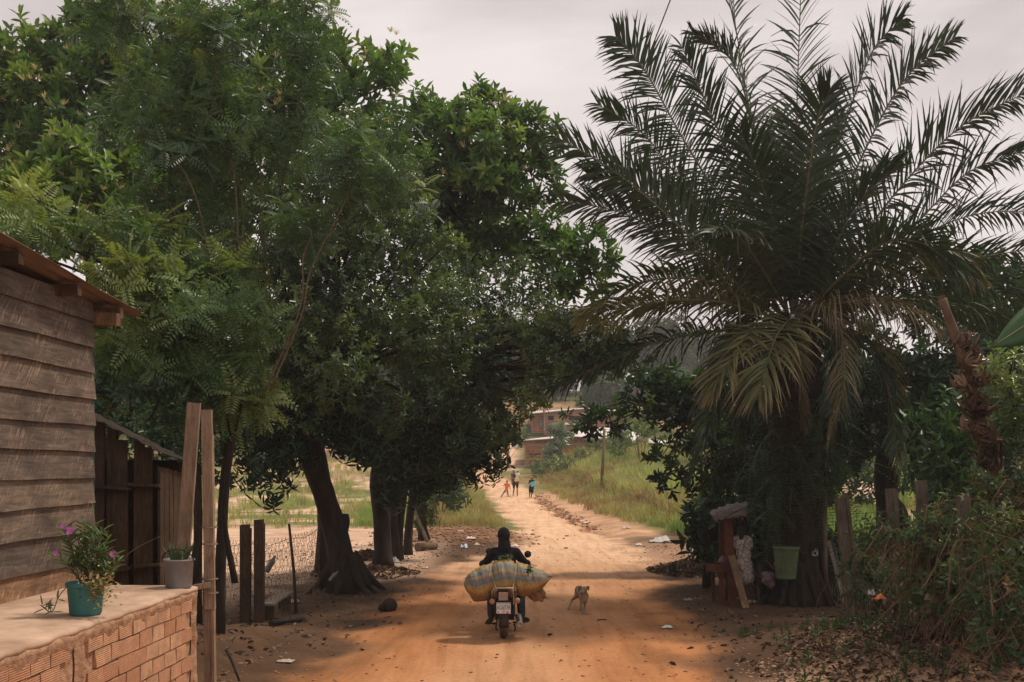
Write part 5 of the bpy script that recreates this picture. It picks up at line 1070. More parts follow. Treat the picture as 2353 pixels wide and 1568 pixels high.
# ================================================================ POTTED PLANTS
def K2(x, y, d): return K(2, x, y, d)
c = P(197, 1414, 6.3); c.z = ZL + .003; t = thing('potted_plant', 'teal plastic pot with a lanky purple-flowered plant on the porch', 'potted plant', c)
M['teal_pot'] = simple('teal_plastic', (.03, .15, .145), (.06, .2, .19), 6, .55, bmp=.1); M['soil'] = simple('soil', (.03, .02, .014), (.07, .045, .03), 20, 1)
mb = MB(); mb.lathe(c, [(.0, 0), (.088, 0), (.094, .012), (.107, .165), (.108, .17), (.116, .172), (.117, .197), (.111, .2), (.106, .197), (.102, .17), (.0, .17)], 28); mb.build('pot', M['teal_pot'], t)
mb = MB(); mb.lathe(c + Vector((0, 0, .165)), [(0, .012), (.1, .01), (.102, .0)], 18); mb.build('soil', M['soil'], t)
r_ = random.Random(3); mb = MB(); top = c + Vector((0, 0, .17)); V = Tpl(); stems = []
for (x_, y_) in [(330, 790), (355, 810), (290, 915), (425, 745), (470, 775), (520, 800), (550, 830), (575, 925), (610, 945), (400, 830), (460, 850), (505, 900), (345, 960), (545, 980), (440, 800), (490, 830), (380, 900)]:
    e = K2(x_, y_, 6.3 + r_.uniform(-.08, .08)); m_ = top.lerp(e, .5) + Vector((r_.uniform(-.03, .03), r_.uniform(-.03, .03), .0)); stems.append(catmull([top + Vector((r_.uniform(-.04, .04), r_.uniform(-.04, .04), 0)), m_, e], 14))
for s_ in stems:
    mb.tube(s_, .0035, 4)
    for k in range(4, 15):
        for sg in (0, 1):
            a = r_.uniform(0, 6.28); tdir = s_[min(14, k)] - s_[k - 1]; d_ = np.array(tuple(tdir.normalized())) * .8 + np.array((cos(a), sin(a), .25)) * .8; V.add(leaf(tuple(s_[k]), d_, (0, 0, 1), r_.uniform(.05, .10), .014, .2, .35))
mb.tube(catmull([top + Vector((.05, 0, 0)), K2(640, 925, 6.2), K2(720, 870, 6.15), K2(822, 822, 6.1)], 14), .0025, 4)
tr_ = catmull([top + Vector((-.08, -.05, .02)), K2(300, 1130, 6.2), K2(265, 1210, 6.15), K2(215, 1180, 6.15)], 10); mb.tube(tr_, .003, 4)
for k in range(4, 11):
    for _ in range(2): V.add(leaf(tuple(tr_[k]), (r_.uniform(-1, 1), r_.uniform(-.5, .3), r_.uniform(-.1, .9)), (0, 0, 1), .075, .013, .2, .2))
mb.build('stems', M['twig'], t)
v, q_ = V.get(); put('leaves', big_mesh('leaves', v, q_, {'tint': np.random.default_rng(1).uniform(.2, .8, len(v))}), t, M['small'])
V = Tpl()
for i in range(300):
    p_ = K2(500 + r_.gauss(0, 42), 1075 + r_.gauss(0, 34), 6.25 + r_.uniform(-.12, .08)); V.add(leaf(tuple(p_), (r_.uniform(-1, 1), r_.uniform(-1, 1), r_.uniform(-.4, .8)), (0, 0, 1), .026, .02, .2, .2))
v, q_ = V.get(); M['creamleaf'] = leafmat('variegated_leaf', [(.10, .13, .04), (.3, .28, .12), (.45, .36, .2), (.2, .1, .06)], .2, .6); put('trailing_leaves', big_mesh('trailing_leaves', v, q_, {'tint': np.repeat(np.random.default_rng(1).uniform(0, 1, len(v) // 6), 6)}), t, M['creamleaf'])
M['purple'] = simple('purple_petal', (.42, .12, .42), (.6, .22, .58), 30, .6, bmp=.1)
for (x_, y_, s0) in ((325, 778, .022), (356, 794, .03), (290, 908, .02), (576, 912, .02)):
    mb = MB(); p_ = K2(x_, y_, 6.22); q = p_ + Vector((0, .02, -.03)); ring = [p_ + Vector((cos(a) * s0 * (1 if k % 2 else .72), -.012, sin(a) * s0 * (1 if k % 2 else .72))) for k, a in enumerate(np.linspace(0, 2 * pi, 11)[:-1])]
    mb.add([q] + ring, [(0, 1 + k, 1 + (k + 1) % 10) for k in range(10)]); mb.add([p_ + Vector((0, -.004, 0))] + [r__ + Vector((0, -.002, 0)) for r__ in ring], [(0, 1 + (k + 1) % 10, 1 + k) for k in range(10)]); mb.build('flower', M['purple'], t)
c = P(411, 1348, 7.70); c.z = ZL + .003; t = thing('bucket_planter', 'grey plastic bucket with a handle and spiky succulent at the porch end', 'bucket', c)
M['grey_plastic'] = simple('grey_plastic', (.16, .165, .18), (.22, .225, .24), 8, .5, bmp=.1)
mb = MB(); mb.lathe(c, [(0, 0), (.092, 0), (.096, .008), (.108, .195), (.117, .198), (.118, .21), (.112, .213), (.106, .2), (.1, .17), (0, .17)], 28); mb.build('bucket', M['grey_plastic'], t)
mb = MB(); mb.tube([c + Vector((cos(a) * .118, -.02 - .03 * sin(a), .2 + sin(a) * .088)) for a in np.linspace(-.05, pi + .05, 18)], .005, 6); mb.build('handle', M['black_paint'], t)
V = Tpl()
for i in range(34):
    a = r_.uniform(0, 6.28); V.add(leaf((c.x + cos(a) * .03, c.y + sin(a) * .03, c.z + .17), (cos(a) * .5, sin(a) * .5, r_.uniform(.7, 1.6)), (cos(a), sin(a), .1), r_.uniform(.10, .2), .016, .35, r_.uniform(-.05, .2)))
v, q_ = V.get(); put('succulent', big_mesh('succulent', v, q_, {'tint': np.full(len(v), .35)}), t, M['small'])

# ================================================================ LEFT YARD
def K3(x, y, d): return K(3, x, y, d)
t = thing('wire_fence', 'sagging chicken wire fence with dark posts in front of the sandy yard', 'fence', G(-4.3, 17))
for (cx, w_, yt, yb) in ((305, .155, 505, 1165), (398, .13, 470, 1160)):
    d = 16.9; a = K3(cx, yt, d); g_ = G(a.x, d, -.1); mb = MB(); mb.bar(g_, a, w_, .11, up=(0, 1, 0), jit=.012); mb.bar(g_ + Vector((w_ * .42, .02, 0)), a + Vector((w_ * .42, .02, -.06)), .05, .09, up=(0, 1, 0), jit=.01); mb.build('post', M['timber_dark'], t)
a = K3(600, 498, 17.9); g_ = G(K3(650, 0, 17.9).x, 17.9, -.1); mb = MB(); mb.tube([g_, g_.lerp(a, .5) + Vector((.02, 0, 0)), a], [.03, .026, .022], 6, wob=.1); mb.build('post', M['timber_dark'], t)
fl = [K3(40, 500, 16.2), K3(305, 505, 16.95), K3(600, 510, 17.95), K3(800, 490, 20.4)]; fc_ = catmull(fl, 64); mb = MB(); r_ = random.Random(2)
for k in range(65):
    p_ = fc_[k]; zb = gz(p_.x, p_.y); n_ = 9; z0 = min(p_.z, zb + 1.35); pts = [Vector((p_.x + ((j + k) % 2 - .5) * .055 + r_.uniform(-.02, .02), p_.y + r_.uniform(-.02, .02) + .05, zb + (z0 - zb) * j / n_)) for j in range(n_ + 1)]
    mb.tube(pts, .0035, 3, cap=False)
for j in range(0, 10): mb.tube([Vector((p_.x, p_.y + .05, gz(p_.x, p_.y) + 1.3 * j / 9 - .05 * math.sin(k / 64 * 3 * pi) ** 2 + r_.uniform(-.012, .012))) for k, p_ in enumerate(fc_)], .0035 if j < 9 else .006, 3, cap=False)
mb.build('netting', M['deadvine'], t)
t = thing('wooden_bench', 'low plank bench standing in the shade by the fence posts', 'bench', G(K3(500, 0, 17.7).x, 17.7)); na = K3(455, 0, 17.2); fa = K3(570, 0, 18.4); na.z = gz(na.x, na.y); fa.z = gz(fa.x, fa.y)
MB().bar(na + Vector((0, -.12, .27)), fa + Vector((0, .1, .29)), .24, .035, jit=.004).build('seat', M['grey_wood'], t)
for p_ in (na, fa): MB().box(p_ + Vector((0, 0, .115)), (.22, .035, .27), jit=.006).build('leg', M['timber_dark'], t)
def log(name, label, a, b, r0, r1, cat='log', mat='bark'):
    mb = MB(); mb.tube([a, a.lerp(b, .4) + Vector((0, .02, r0 * .3)), b], [r0, (r0 + r1) / 2, r1], 9, wob=.12); return tag(mb.build(name, M[mat]), label, cat)
log('log', 'short dark log lying in front of the low bench', GPP(*KD(3, 480, 1195), .04), GPP(*KD(3, 700, 1165), .04), .055, .035)
log('log', 'thick short log lying at the foot of the leaning pole', GP(*[KD(3, 1470, 0)[0], 29.4], .1), GP(*[KD(3, 1590, 0)[0], 30], .1), .13, .1, mat='bark_light')
log('wooden_pole', 'pale pole leaning against the ivy-clad trunk', GP(*[KD(3, 1552, 0)[0], 30.2]), K3(1440, 392, 31), .06, .045, 'pole', 'bark_light')
log('root', 'bare root sticking out of the bank at bottom left', P(520, 1470, 12.5), P(550, 1540, 12.2), .022, .014, 'root')
bpy.data.objects['root'].location.z = gz(-3.3, 12.4) + .02
mb = MB(); c = GPP(*KD(3, 1280, 1095)); mb.ball(c + Vector((0, 0, .10)), (.15, .14, .14), 9, rot=Matrix.Rotation(.4, 3, 'X')); mb.ball(c + Vector((-.13, 0, .06)), (.1, .08, .08), 7); o = remesh(mb, 'stump', M['bark'], None, .03, 1); tag(o, 'small dark rotten stump lying at the left edge of the road', 'stump')
M['black_cloth'] = simple('black_cloth', (.012, .012, .015), (.025, .025, .03), 20, .95); M['bottle'] = simple('clear_plastic', (.10, .105, .10), (.2, .21, .2), 6, .2, bmp=.05, spec=.6)
p_ = K3(975, 430, 20.0); rows = [[p_ + Vector((.05 * (j - 1.5) + .02 * math.sin(i), .03 * math.sin(i * 1.3 + j * 2), -.085 * i * (1 + .1 * j))) for j in range(4)] for i in range(7)]; mb = MB(); mb.sheet(rows, thick=.015); tag(mb.build('hanging_cloth', M['black_cloth']), 'black rag hanging on the wire beside the leaning trunk', 'cloth')
def bottle(label, c, dir_, L=.26, r0=.038):
    mb = MB(); mb.lathe(c, [(0, 0), (r0 * .9, .004), (r0, L * .08), (r0, L * .35), (r0 * .93, L * .4), (r0, L * .45), (r0, L * .66), (r0 * .4, L * .86), (r0 * .36, L), (0, L)], 12, axis=dir_); t = tag(mb.build('plastic_bottle', M['bottle']), label, 'bottle'); return t
bottle('clear plastic bottle caught in the wire behind the taller dark post', K3(445, 825, 18.5), (.5, .1, .9), .34, .055); bottle('clear plastic bottle leaning on the foot of the leaning tree', K3(872, 885, 20.2), (.7, 0, .8))
def rag(name, label, cat, c, w, h_, col, seed, lift=.5):
    w *= .72; h_ *= .8
    rg = random.Random(seed); key = 'rag%s' % (col,); 
    if key not in M: M[key] = simple('litter_%d' % len(M), col, tuple(min(1, v * 1.3) for v in col), 20, .6)
    n = 7; rows = [[c + Vector(((i / (n - 1) - .5) * w * (1 + rg.uniform(-.15, .15)), (j / (n - 1) - .5) * w * .8, .015 + (rg.random() ** 2) * h_ * (1 if 0 < i < n - 1 and 0 < j < n - 1 else .25))) for i in range(n)] for j in range(n)]
    mb = MB(); mb.sheet(rows, thick=.003); return tag(mb.build(name, M[key]), label, cat)
WH = (.40, .38, .36)
LT = [(3, 630, 1035, .32, .10, WH, 'crumpled white plastic bag beside the bench'), (3, 710, 835, .16, .08, WH, 'small white scrap under the wire fence'), (3, 1318, 765, .28, .22, WH, 'white plastic bag at the foot of the roadside trunks'),
      (3, 1520, 802, .2, .05, (.6, .42, .36), 'pinkish scrap on the road edge past the tree row'), (3, 1447, 760, .14, .06, WH, 'tiny white scrap beside the farthest trunk'), (3, 575, 1440, .3, .04, (.36, .3, .25), 'flattened dirty paper at bottom left of the road'),
      (3, 1050, 775, .3, .1, (.4, .36, .34), 'greyish litter right of the leaning trunk'), (4, 340, 405, .5, .12, (.6, .5, .45), 'long pale plastic strip on the muddy patch'), (4, 402, 465, .22, .1, (.6, .45, .3), 'torn cardboard piece on the muddy patch'),
      (4, 268, 490, .3, .16, (.42, .5, .6), 'bluish plastic bag beside the leaf heap'), (4, 800, 475, .35, .12, (.62, .55, .52), 'white bag just behind the rider on the road edge'), (4, 838, 358, .2, .05, WH, 'white scrap on the mud right of the hooded head'),
      (4, 235, 328, .3, .06, (.6, .5, .42), 'pale scrap at the back of the mud patch'), (4, 1505, 240, .4, .1, (.6, .5, .46), 'pale litter at the foot of the eroded bank'), (5, 1860, 1400, .95, .28, WH, 'large white sack lying in the dirt right of the road'),
      (5, 1578, 1290, .45, .12, WH, 'white bag at the edge of the grass'), (5, 1685, 1430, .28, .08, (.55, .5, .46), 'small pale scrap left of the leaf heap'), (5, 2185, 1380, .4, .12, (.5, .22, .16), 'reddish plastic bag beside the dark trunk'),
      (5, 2120, 1515, .3, .1, WH, 'white litter on the leaf heap'), (6, 135, 1335, .22, .05, (.3, .26, .24), 'dirty foil in the small pothole at the road edge'), (6, 1535, 1230, .14, .17, WH, 'white paper at the foot of the upright pole'), (6, 1460, 860, .16, .25, WH, 'white paper stuck by the palm roots'),
      (7, 535, 1015, .2, .1, (.4, .10, .03), 'bright orange plastic scrap under the vines'), (7, 480, 990, .12, .12, (.16, .15, .14), 'white crumpled paper beside the orange scrap'), (7, 1290, 1155, .2, .1, (.5, .36, .26), 'pale scrap under the creeper at far right'), (7, 1165, 1215, .2, .03, (.38, .3, .22), 'grey board scrap behind the trash bag')]
for i, (k, cx, cy, w_, hh, col_, lb) in enumerate(LT):
    p_ = GPP(*KD(k, cx, cy)); 
    if k == 6 and cy == 860: p_ = K(6, cx, cy, 18.9)
    if k == 6 and cy == 1230: p_ = G(K(6, cx, 0, 19.3).x, 19.2)
    if k == 7: p_ = K(7, cx, cy, 12.6); p_.z = max(gz(p_.x, p_.y), p_.z)
    rag('litter', lb, 'litter', p_, w_, hh, col_, 400 + i)
p_ = GPP(1533, 1444); o = rag('plastic_bag', 'flat white-green plastic bag lying on the open road', 'plastic bag', p_, .22, .05, (.55, .62, .52), 61)
c = GPP(*KD(6, 1560, 1540)); mb = MB(); mb.lathe(c + Vector((-.03, -.05, .035)), [(0, 0), (.028, .002), (.033, .01), (.033, .10), (.028, .115), (.022, .116), (.0, .108)], 16, axis=(.3, 1, 0)); M['alu'] = simple('aluminium', (.5, .5, .5), (.7, .7, .7), 6, .3, .9, bmp=.1); tag(mb.build('drink_can', M['alu']), 'empty silver drink can lying in the leaves at right', 'can')
for i, (k, a_, b_, r0) in enumerate([(4, (1615, 1235), (1710, 1245), .012), (7, (250, 1235), (400, 1225), .02), (7, (750, 1285), (845, 1225), .025), (4, (1120, 1395), (1160, 1385), .02)]):
    log('stick', ['thin dark stick lying on the road right of the dog', 'bare stick lying on the leaf litter at right', 'short stick below the trash bag', 'dark chip of wood on the road between bike and dog'][i], GPP(*KD(k, *a_), .02), GPP(*KD(k, *b_), .03), r0, r0 * .7, 'stick')
# ================================================================ PEOPLE
M['skin'] = simple('skin', (.16, .075, .042), (.20, .098, .056), 12, .6, bmp=.1); M['skin_dark'] = simple('skin_dark', (.07, .034, .021), (.095, .048, .03), 12, .6, bmp=.1); M['skin_light'] = simple('skin_light', (.30, .155, .095), (.36, .19, .12), 12, .6, bmp=.1)
M['hair'] = simple('black_hair', (.008, .006, .005), (.02, .015, .012), 60, .6, bmp=.5); M['eye'] = simple('eye', (.01, .008, .007), (.015, .012, .01), 5, .2, bmp=0); M['lip'] = simple('lips', (.16, .055, .04), (.2, .07, .05), 5, .5, bmp=0)
def cloth(name, c, c2=None, sc=14): M[name] = simple(name, c, c2 or tuple(v * 1.35 for v in c), sc, .92, bmp=.35, bdist=.01, spec=.1); return M[name]
cloth('black_hoodie', (.011, .010, .013), (.022, .019, .023)); cloth('denim', (.02, .022, .03), (.05, .052, .062)); cloth('orange_shirt', (.72, .16, .05), (.85, .24, .09)); cloth('grey_jeans', (.13, .13, .16), (.26, .26, .30)); cloth('navy_shirt', (.03, .035, .055)); cloth('black_shorts', (.012, .012, .016))
cloth('white_shirt', (.62, .58, .60), (.78, .74, .75)); cloth('yellow_cloth', (.72, .56, .16), (.85, .7, .26)); cloth('red_cap', (.45, .13, .06), (.55, .2, .1)); cloth('folder_blue', (.18, .52, .62), (.24, .6, .7)); cloth('boot', (.03, .022, .018), (.06, .045, .035)); cloth('sandal', (.3, .22, .18))
m, nt, b = nodes('striped_vest'); v = coords(nt, (1, 1, 1)); wv_ = nt.nodes.new('ShaderNodeTexWave'); wv_.inputs['Scale'].default_value = 9; wv_.bands_direction = 'X'; nt.links.new(v, wv_.inputs['Vector']); nt.links.new(ramp(nt, [(.3, (.13, .075, .065)), (.6, (.32, .22, .19)), (.9, (.09, .06, .065))], wv_.outputs['Fac']), b.inputs['Base Color']); b.inputs['Roughness'].default_value = .9; M['vest'] = m
def hand(mb, w, dirv, palm_n, s=1.0, curl=.5, thumb_side=1):
    """palm plus five separate fingers; dirv: wrist to knuckles, palm_n: the way the palm faces"""
    dirv = Vector(dirv).normalized(); n = Vector(palm_n); n = (n - dirv * n.dot(dirv)).normalized(); sd = dirv.cross(n).normalized() * thumb_side; w = Vector(w)
    R = Matrix((sd, dirv, n)).transposed(); mb.ball(w + dirv * .045 * s, (.038 * s, .052 * s, .016 * s), 10, rot=R)
    for k, (off, L) in enumerate(((.028, .07), (.010, .078), (-.009, .073), (-.027, .057))):
        p0 = w + dirv * .085 * s + sd * off * s; a = curl * .6; d1 = (dirv * cos(a) + n * sin(a)); p1 = p0 + d1 * L * .42 * s; d2 = dirv * cos(a + curl) + n * sin(a + curl); p2 = p1 + d2 * L * .33 * s; d3 = dirv * cos(a + 2 * curl) + n * sin(a + 2 * curl); p3 = p2 + d3 * L * .27 * s
        mb.cone(p0, .0095 * s, p1, .009 * s, 7); mb.cone(p1, .009 * s, p2, .0083 * s, 7); mb.cone(p2, .0083 * s, p3, .0072 * s, 7)
    t0 = w + dirv * .025 * s + sd * .03 * s; t1 = t0 + (sd * .75 + dirv * .6 + n * .25).normalized() * .036 * s; t2 = t1 + (sd * .25 + dirv * .8 + n * .5).normalized() * .032 * s
    mb.cone(t0, .013 * s, t1, .0105 * s, 8); mb.cone(t1, .0105 * s, t2, .0088 * s, 8)
def head_mb(mb, hc, f, s=1.0, tilt=0):
    f = Vector(f).normalized(); rt = f.cross(Vector((0, 0, 1))).normalized(); up = rt.cross(f); R = Matrix((rt, f, up)).transposed(); L = lambda x, y, z: hc + R @ Vector((x, y, z)) * s
    mb.ball(L(0, -.008, .02), (.074 * s, .094 * s, .098 * s), 16, rot=R); mb.ball(L(0, .026, -.05), (.054 * s, .062 * s, .062 * s), 12, rot=R); mb.cone(L(0, .088, .0), .010 * s, L(0, .104, -.028), .014 * s, 8)
    for sx in (-1, 1): mb.ball(L(sx * .078, -.005, -.008), (.012 * s, .02 * s, .03 * s), 8, rot=R); mb.ball(L(sx * .04, .055, -.025), (.022 * s, .02 * s, .024 * s), 8, rot=R)
    mb.ball(L(0, .082, -.052), (.024 * s, .012 * s, .012 * s), 8, rot=R); mb.ball(L(0, .07, -.092), (.022 * s, .018 * s, .018 * s), 8, rot=R); mb.ball(L(0, .075, .028), (.05 * s, .015 * s, .012 * s), 8, rot=R)
    return L, R
def face_bits(L, R, s, parent):
    for sx in (-1, 1): MB().ball(L(sx * .033, .082, .006), (.012 * s, .008 * s, .008 * s), 8, rot=R).build('eye', M['eye'], parent); MB().ball(L(sx * .034, .084, .030), (.018 * s, .006 * s, .004 * s), 8, rot=R).build('eyebrow', M['hair'], parent)
    MB().ball(L(0, .094, -.053), (.02 * s, .006 * s, .006 * s), 8, rot=R).build('mouth', M['lip'], parent)
def person(J, label, s=1.0, face=(0, -1, 0), skin='skin', voxel=.011, clothes=(), hair='short', shoes=None, hands=(1, 1), cat='person', legr=1.0, armr=1.0, curl=.5, loc=None, handn=None, face_on=True):
    """J: joints head neck shL shR elL elR wrL wrR hipL hipR knL knR anL anR (world)"""
    an = J['anL'].lerp(J['anR'], .5); t = thing('person', label, cat, loc or Vector((an.x, an.y, min(J['anL'].z, J['anR'].z) - .07 * s))); mb = MB(); f = Vector(face).normalized()
    L, R = head_mb(mb, J['head'], f, s); nk = J['neck']; hp = J['hipL'].lerp(J['hipR'], .5); sh = J['shL'].lerp(J['shR'], .5); mb.cone(nk, .052 * s, J['head'] + Vector((0, 0, -.04 * s)) - f * .01 * s, .048 * s)
    sx = (J['shR'] - J['shL']).normalized(); ax = Matrix((sx, Vector((0, 0, 1)).cross(sx).normalized(), Vector((0, 0, 1)))).transposed()
    ch = sh.lerp(hp, .25); mb.ball(ch, (.155 * s, .098 * s, .17 * s), 14, rot=ax); mb.ball(sh.lerp(hp, .62), (.13 * s, .09 * s, .15 * s), 14, rot=ax); mb.ball(hp + Vector((0, 0, .02 * s)), (.15 * s, .105 * s, .105 * s), 14, rot=ax); mb.cone(sh, .075 * s, hp, .09 * s); mb.cone(nk - Vector((0, 0, .02 * s)), .055 * s, sh, .07 * s)
    for q in 'LR':
        mb.cone(sh.lerp(J['sh' + q], .4), .062 * s, J['sh' + q], .052 * s * armr); mb.cone(J['sh' + q], .05 * s * armr, J['el' + q], .037 * s * armr); mb.cone(J['el' + q], .037 * s * armr, J['wr' + q], .025 * s * armr)
        mb.cone(J['hip' + q], .085 * s * legr, J['kn' + q], .055 * s * legr); mb.cone(J['kn' + q], .054 * s * legr, J['kn' + q].lerp(J['an' + q], .3), .055 * s * legr); mb.cone(J['kn' + q].lerp(J['an' + q], .3), .055 * s * legr, J['an' + q], .034 * s)
        toe = J.get('toe' + q) or (J['an' + q] + f * .16 * s + Vector((0, 0, -.045 * s))); hl = J['an' + q] - f * .04 * s + Vector((0, 0, -.04 * s)); mb.cone(hl, .032 * s, toe, .026 * s); mb.cone(J['an' + q], .034 * s, hl, .034 * s); mb.ball(toe, (.042 * s, .042 * s, .026 * s), 10); J['toe' + q] = toe; J['heel' + q] = hl
    hs = .93 * s
    for i, q in enumerate('LR'):
        dv = (J['wr' + q] - J['el' + q]).normalized(); hn = (handn or {}).get(q) or (Vector((0, 0, 0)) + (hp - J['wr' + q]).normalized()); hand(mb, J['wr' + q], (handn or {}).get('d' + q) or dv, hn, hs, curl, 1 if q == 'L' else -1)
    remesh(mb, 'body', M[skin], t, voxel, 3)
    for nm, mt, fn, vx in clothes:
        c = MB(); fn(c, J, s, ax, sh, hp); remesh(c, nm, M[mt], t, vx, 3)
    if hair:
        c = MB()
        if hair == 'short': c.ball(L(0, -.02, .038), (.083 * s, .098 * s, .095 * s), 14, rot=R); c.ball(L(0, .04, .085), (.058 * s, .05 * s, .03 * s), 10, rot=R)
        if hair == 'long': c.ball(L(0, -.022, .03), (.09 * s, .1 * s, .10 * s), 14, rot=R); c.cone(L(0, -.07, -.01), .07 * s, L(0, -.07, -.12), .05 * s)
        if hair == 'bun': c.ball(L(0, -.02, .036), (.083 * s, .098 * s, .095 * s), 14, rot=R); c.ball(L(0, -.11, .04), .04 * s, 10)
        remesh(c, 'hair', M['hair'], t, voxel, 2)
    if face_on: face_bits(L, R, s, t)
    if shoes:
        for q in 'LR':
            c = MB(); c.cone(J['heel' + q] + Vector((0, 0, .0)), .042 * s, J['toe' + q], .04 * s); c.ball(J['toe' + q], (.05 * s, .052 * s, .036 * s), 10)
            if shoes == 'boot': c.cone(J['heel' + q], .045 * s, J['an' + q] + Vector((0, 0, .06 * s)), .048 * s)
            remesh(c, 'shoe', M[shoes], t, voxel, 2)
    return t, L, R
def torso_cloth(c, J, s, ax, sh, hp, add=.02, low=0, sleeve=1.0, fore=0.0, flare=0):
    a = add * s; c.ball(sh.lerp(hp, .25), (.16 * s + a, .102 * s + a, .17 * s + a), 14, rot=ax); c.ball(sh.lerp(hp, .62), (.14 * s + a, .095 * s + a, .15 * s), 14, rot=ax); c.cone(sh, .08 * s + a, hp, .095 * s + a); c.ball(hp + Vector((0, 0, -low)), (.15 * s + a + flare, .105 * s + a + flare * .6, .09 * s), 14, rot=ax); c.cone(J['neck'] - Vector((0, 0, .03 * s)), .05 * s + a * .6, sh, .07 * s + a)
    for q in 'LR':
        c.cone(sh.lerp(J['sh' + q], .4), .065 * s + a, J['sh' + q], .056 * s + a)
        if sleeve > 0: c.cone(J['sh' + q], .054 * s + a, J['sh' + q].lerp(J['el' + q], sleeve), .043 * s + a)
        if fore > 0: c.cone(J['el' + q], .043 * s + a, J['el' + q].lerp(J['wr' + q], fore), .033 * s + a)
def leg_cloth(c, J, s, ax, sh, hp, add=.014, knee=1.0, shin=0.0, loose=0):
    a = add * s; c.ball(hp + Vector((0, 0, .02 * s)), (.152 * s + a, .108 * s + a, .10 * s), 14, rot=ax)
    for q in 'LR':
        c.cone(J['hip' + q], .09 * s + a, J['hip' + q].lerp(J['kn' + q], knee), .058 * s + a + loose)
        if shin > 0: c.cone(J['kn' + q], .058 * s + a, J['kn' + q].lerp(J['an' + q], shin), .044 * s + a)
def KJ(k, d, tab, dd=None, gzfix=None):
    J = {}
    for n_, v in tab.items(): J[n_] = K(k, v[0], v[1], d + (v[2] if len(v) > 2 else 0))
    return J
# --- far group on the road
def setdown(J, x, y):
    pass
DW = gdist(*KD('a6', 1010, 850))
tab = dict(head=(972, 245), neck=(975, 288), shL=(925, 312), shR=(1058, 312), elL=(925, 400, -.05), elR=(1118, 392, -.05), wrL=(1010, 405, -.28), wrR=(1050, 398, -.3), hipL=(975, 540), hipR=(1058, 540), knL=(975, 680, .1), knR=(1060, 670, -.15), anL=(957, 815, .2), anR=(1062, 838, -.2))
J = KJ('a6', DW, tab)
t, L, R = person(J, 'woman in a striped vest and black shorts carrying a small child on the far road', 1.0, (.1, -1, -.1), 'skin_light', .014, [
    ('shorts', 'black_shorts', lambda c, J, s, ax, sh, hp: leg_cloth(c, J, s, ax, sh, hp, .012, .72), .014), ('top', 'navy_shirt', lambda c, J, s, ax, sh, hp: torso_cloth(c, J, s, ax, sh, hp, .012, 0, 0), .014),
    ('vest', 'vest', lambda c, J, s, ax, sh, hp: [c.cone(J['shL'] + Vector((.05, 0, .0)), .075, J['hipL'] + Vector((-.08, 0, .05)), .09), c.cone(J['shL'] + Vector((.0, .05, 0)), .07, J['hipL'] + Vector((-.04, .05, 0)), .1), c.cone(J['shR'], .06, J['hipR'] + Vector((.07, .04, .1)), .06)], .014)], 'bun', 'sandal')
cd = DW - .30; tab = dict(head=(1068, 232), neck=(1070, 272), shL=(1040, 290), shR=(1102, 292), elL=(1012, 300, -.05), elR=(1115, 340, -.02), wrL=(985, 312, -.08), wrR=(1095, 370, .02), hipL=(1030, 415), hipR=(1068, 415), knL=(1015, 480, -.05), knR=(1078, 470, -.02), anL=(1008, 528, -.02), anR=(1040, 520, .02))
J = KJ('a6', cd, tab); person(J, 'small child in a white shirt and yellow shorts held in the arms of the woman', .52, (-.3, 1, 0), 'skin', .011, [
    ('shirt', 'white_shirt', lambda c, J, s, ax, sh, hp: torso_cloth(c, J, s, ax, sh, hp, .07, 0, .6), .011), ('shorts', 'yellow_cloth', lambda c, J, s, ax, sh, hp: leg_cloth(c, J, s, ax, sh, hp, .09, .7), .011)], 'bun', None)
DB = gdist(*KD('a6', 760, 880)); tab = dict(head=(805, 487), neck=(797, 522), shL=(760, 545), shR=(848, 548), elL=(725, 585, -.05), elR=(868, 615), wrL=(706, 590, -.15), wrR=(886, 682), hipL=(762, 700), hipR=(808, 702), knL=(705, 790, -.05), knR=(822, 785, .05), anL=(655, 862, -.1), anR=(838, 868, .1))
J = KJ('a6', DB, tab); person(J, 'barefoot boy in an orange shirt and grey jeans striding on the far road', .66, (.8, -1, -.25), 'skin', .011, [
    ('shirt', 'orange_shirt', lambda c, J, s, ax, sh, hp: torso_cloth(c, J, s, ax, sh, hp, .03, .0, .6), .012), ('jeans', 'grey_jeans', lambda c, J, s, ax, sh, hp: leg_cloth(c, J, s, ax, sh, hp, .01, 1, .93), .011)], 'short', None)
DC = gdist(*KD('a6', 1395, 905)); tab = dict(head=(1424, 395), neck=(1425, 430), shL=(1378, 458), shR=(1475, 458), elL=(1350, 525, -.05), elR=(1495, 540), wrL=(1400, 495, -.22), wrR=(1458, 595, -.15), hipL=(1385, 620), hipR=(1445, 620), knL=(1378, 740), knR=(1435, 745, -.1), anL=(1368, 862, .1), anR=(1405, 885, -.1))
J = KJ('a6', DC, tab); t, L, R = person(J, 'boy in an orange cap, dark shirt and long shorts holding a pale blue folder', .78, (-.15, -1, -.15), 'skin_dark', .011, [
    ('shirt', 'navy_shirt', lambda c, J, s, ax, sh, hp: torso_cloth(c, J, s, ax, sh, hp, .02, 0, .75), .012), ('shorts', 'black_shorts', lambda c, J, s, ax, sh, hp: leg_cloth(c, J, s, ax, sh, hp, .025, 1.0, 0, .015), .012),
    ('cap', 'red_cap', lambda c, J, s, ax, sh, hp: [c.ball(J['head'] + Vector((0, 0, .055)), (.078, .088, .06), 12), c.ball(J['head'] + Vector((-.01, -.09, .045)), (.06, .07, .012), 10)], .010)], None, 'sandal')
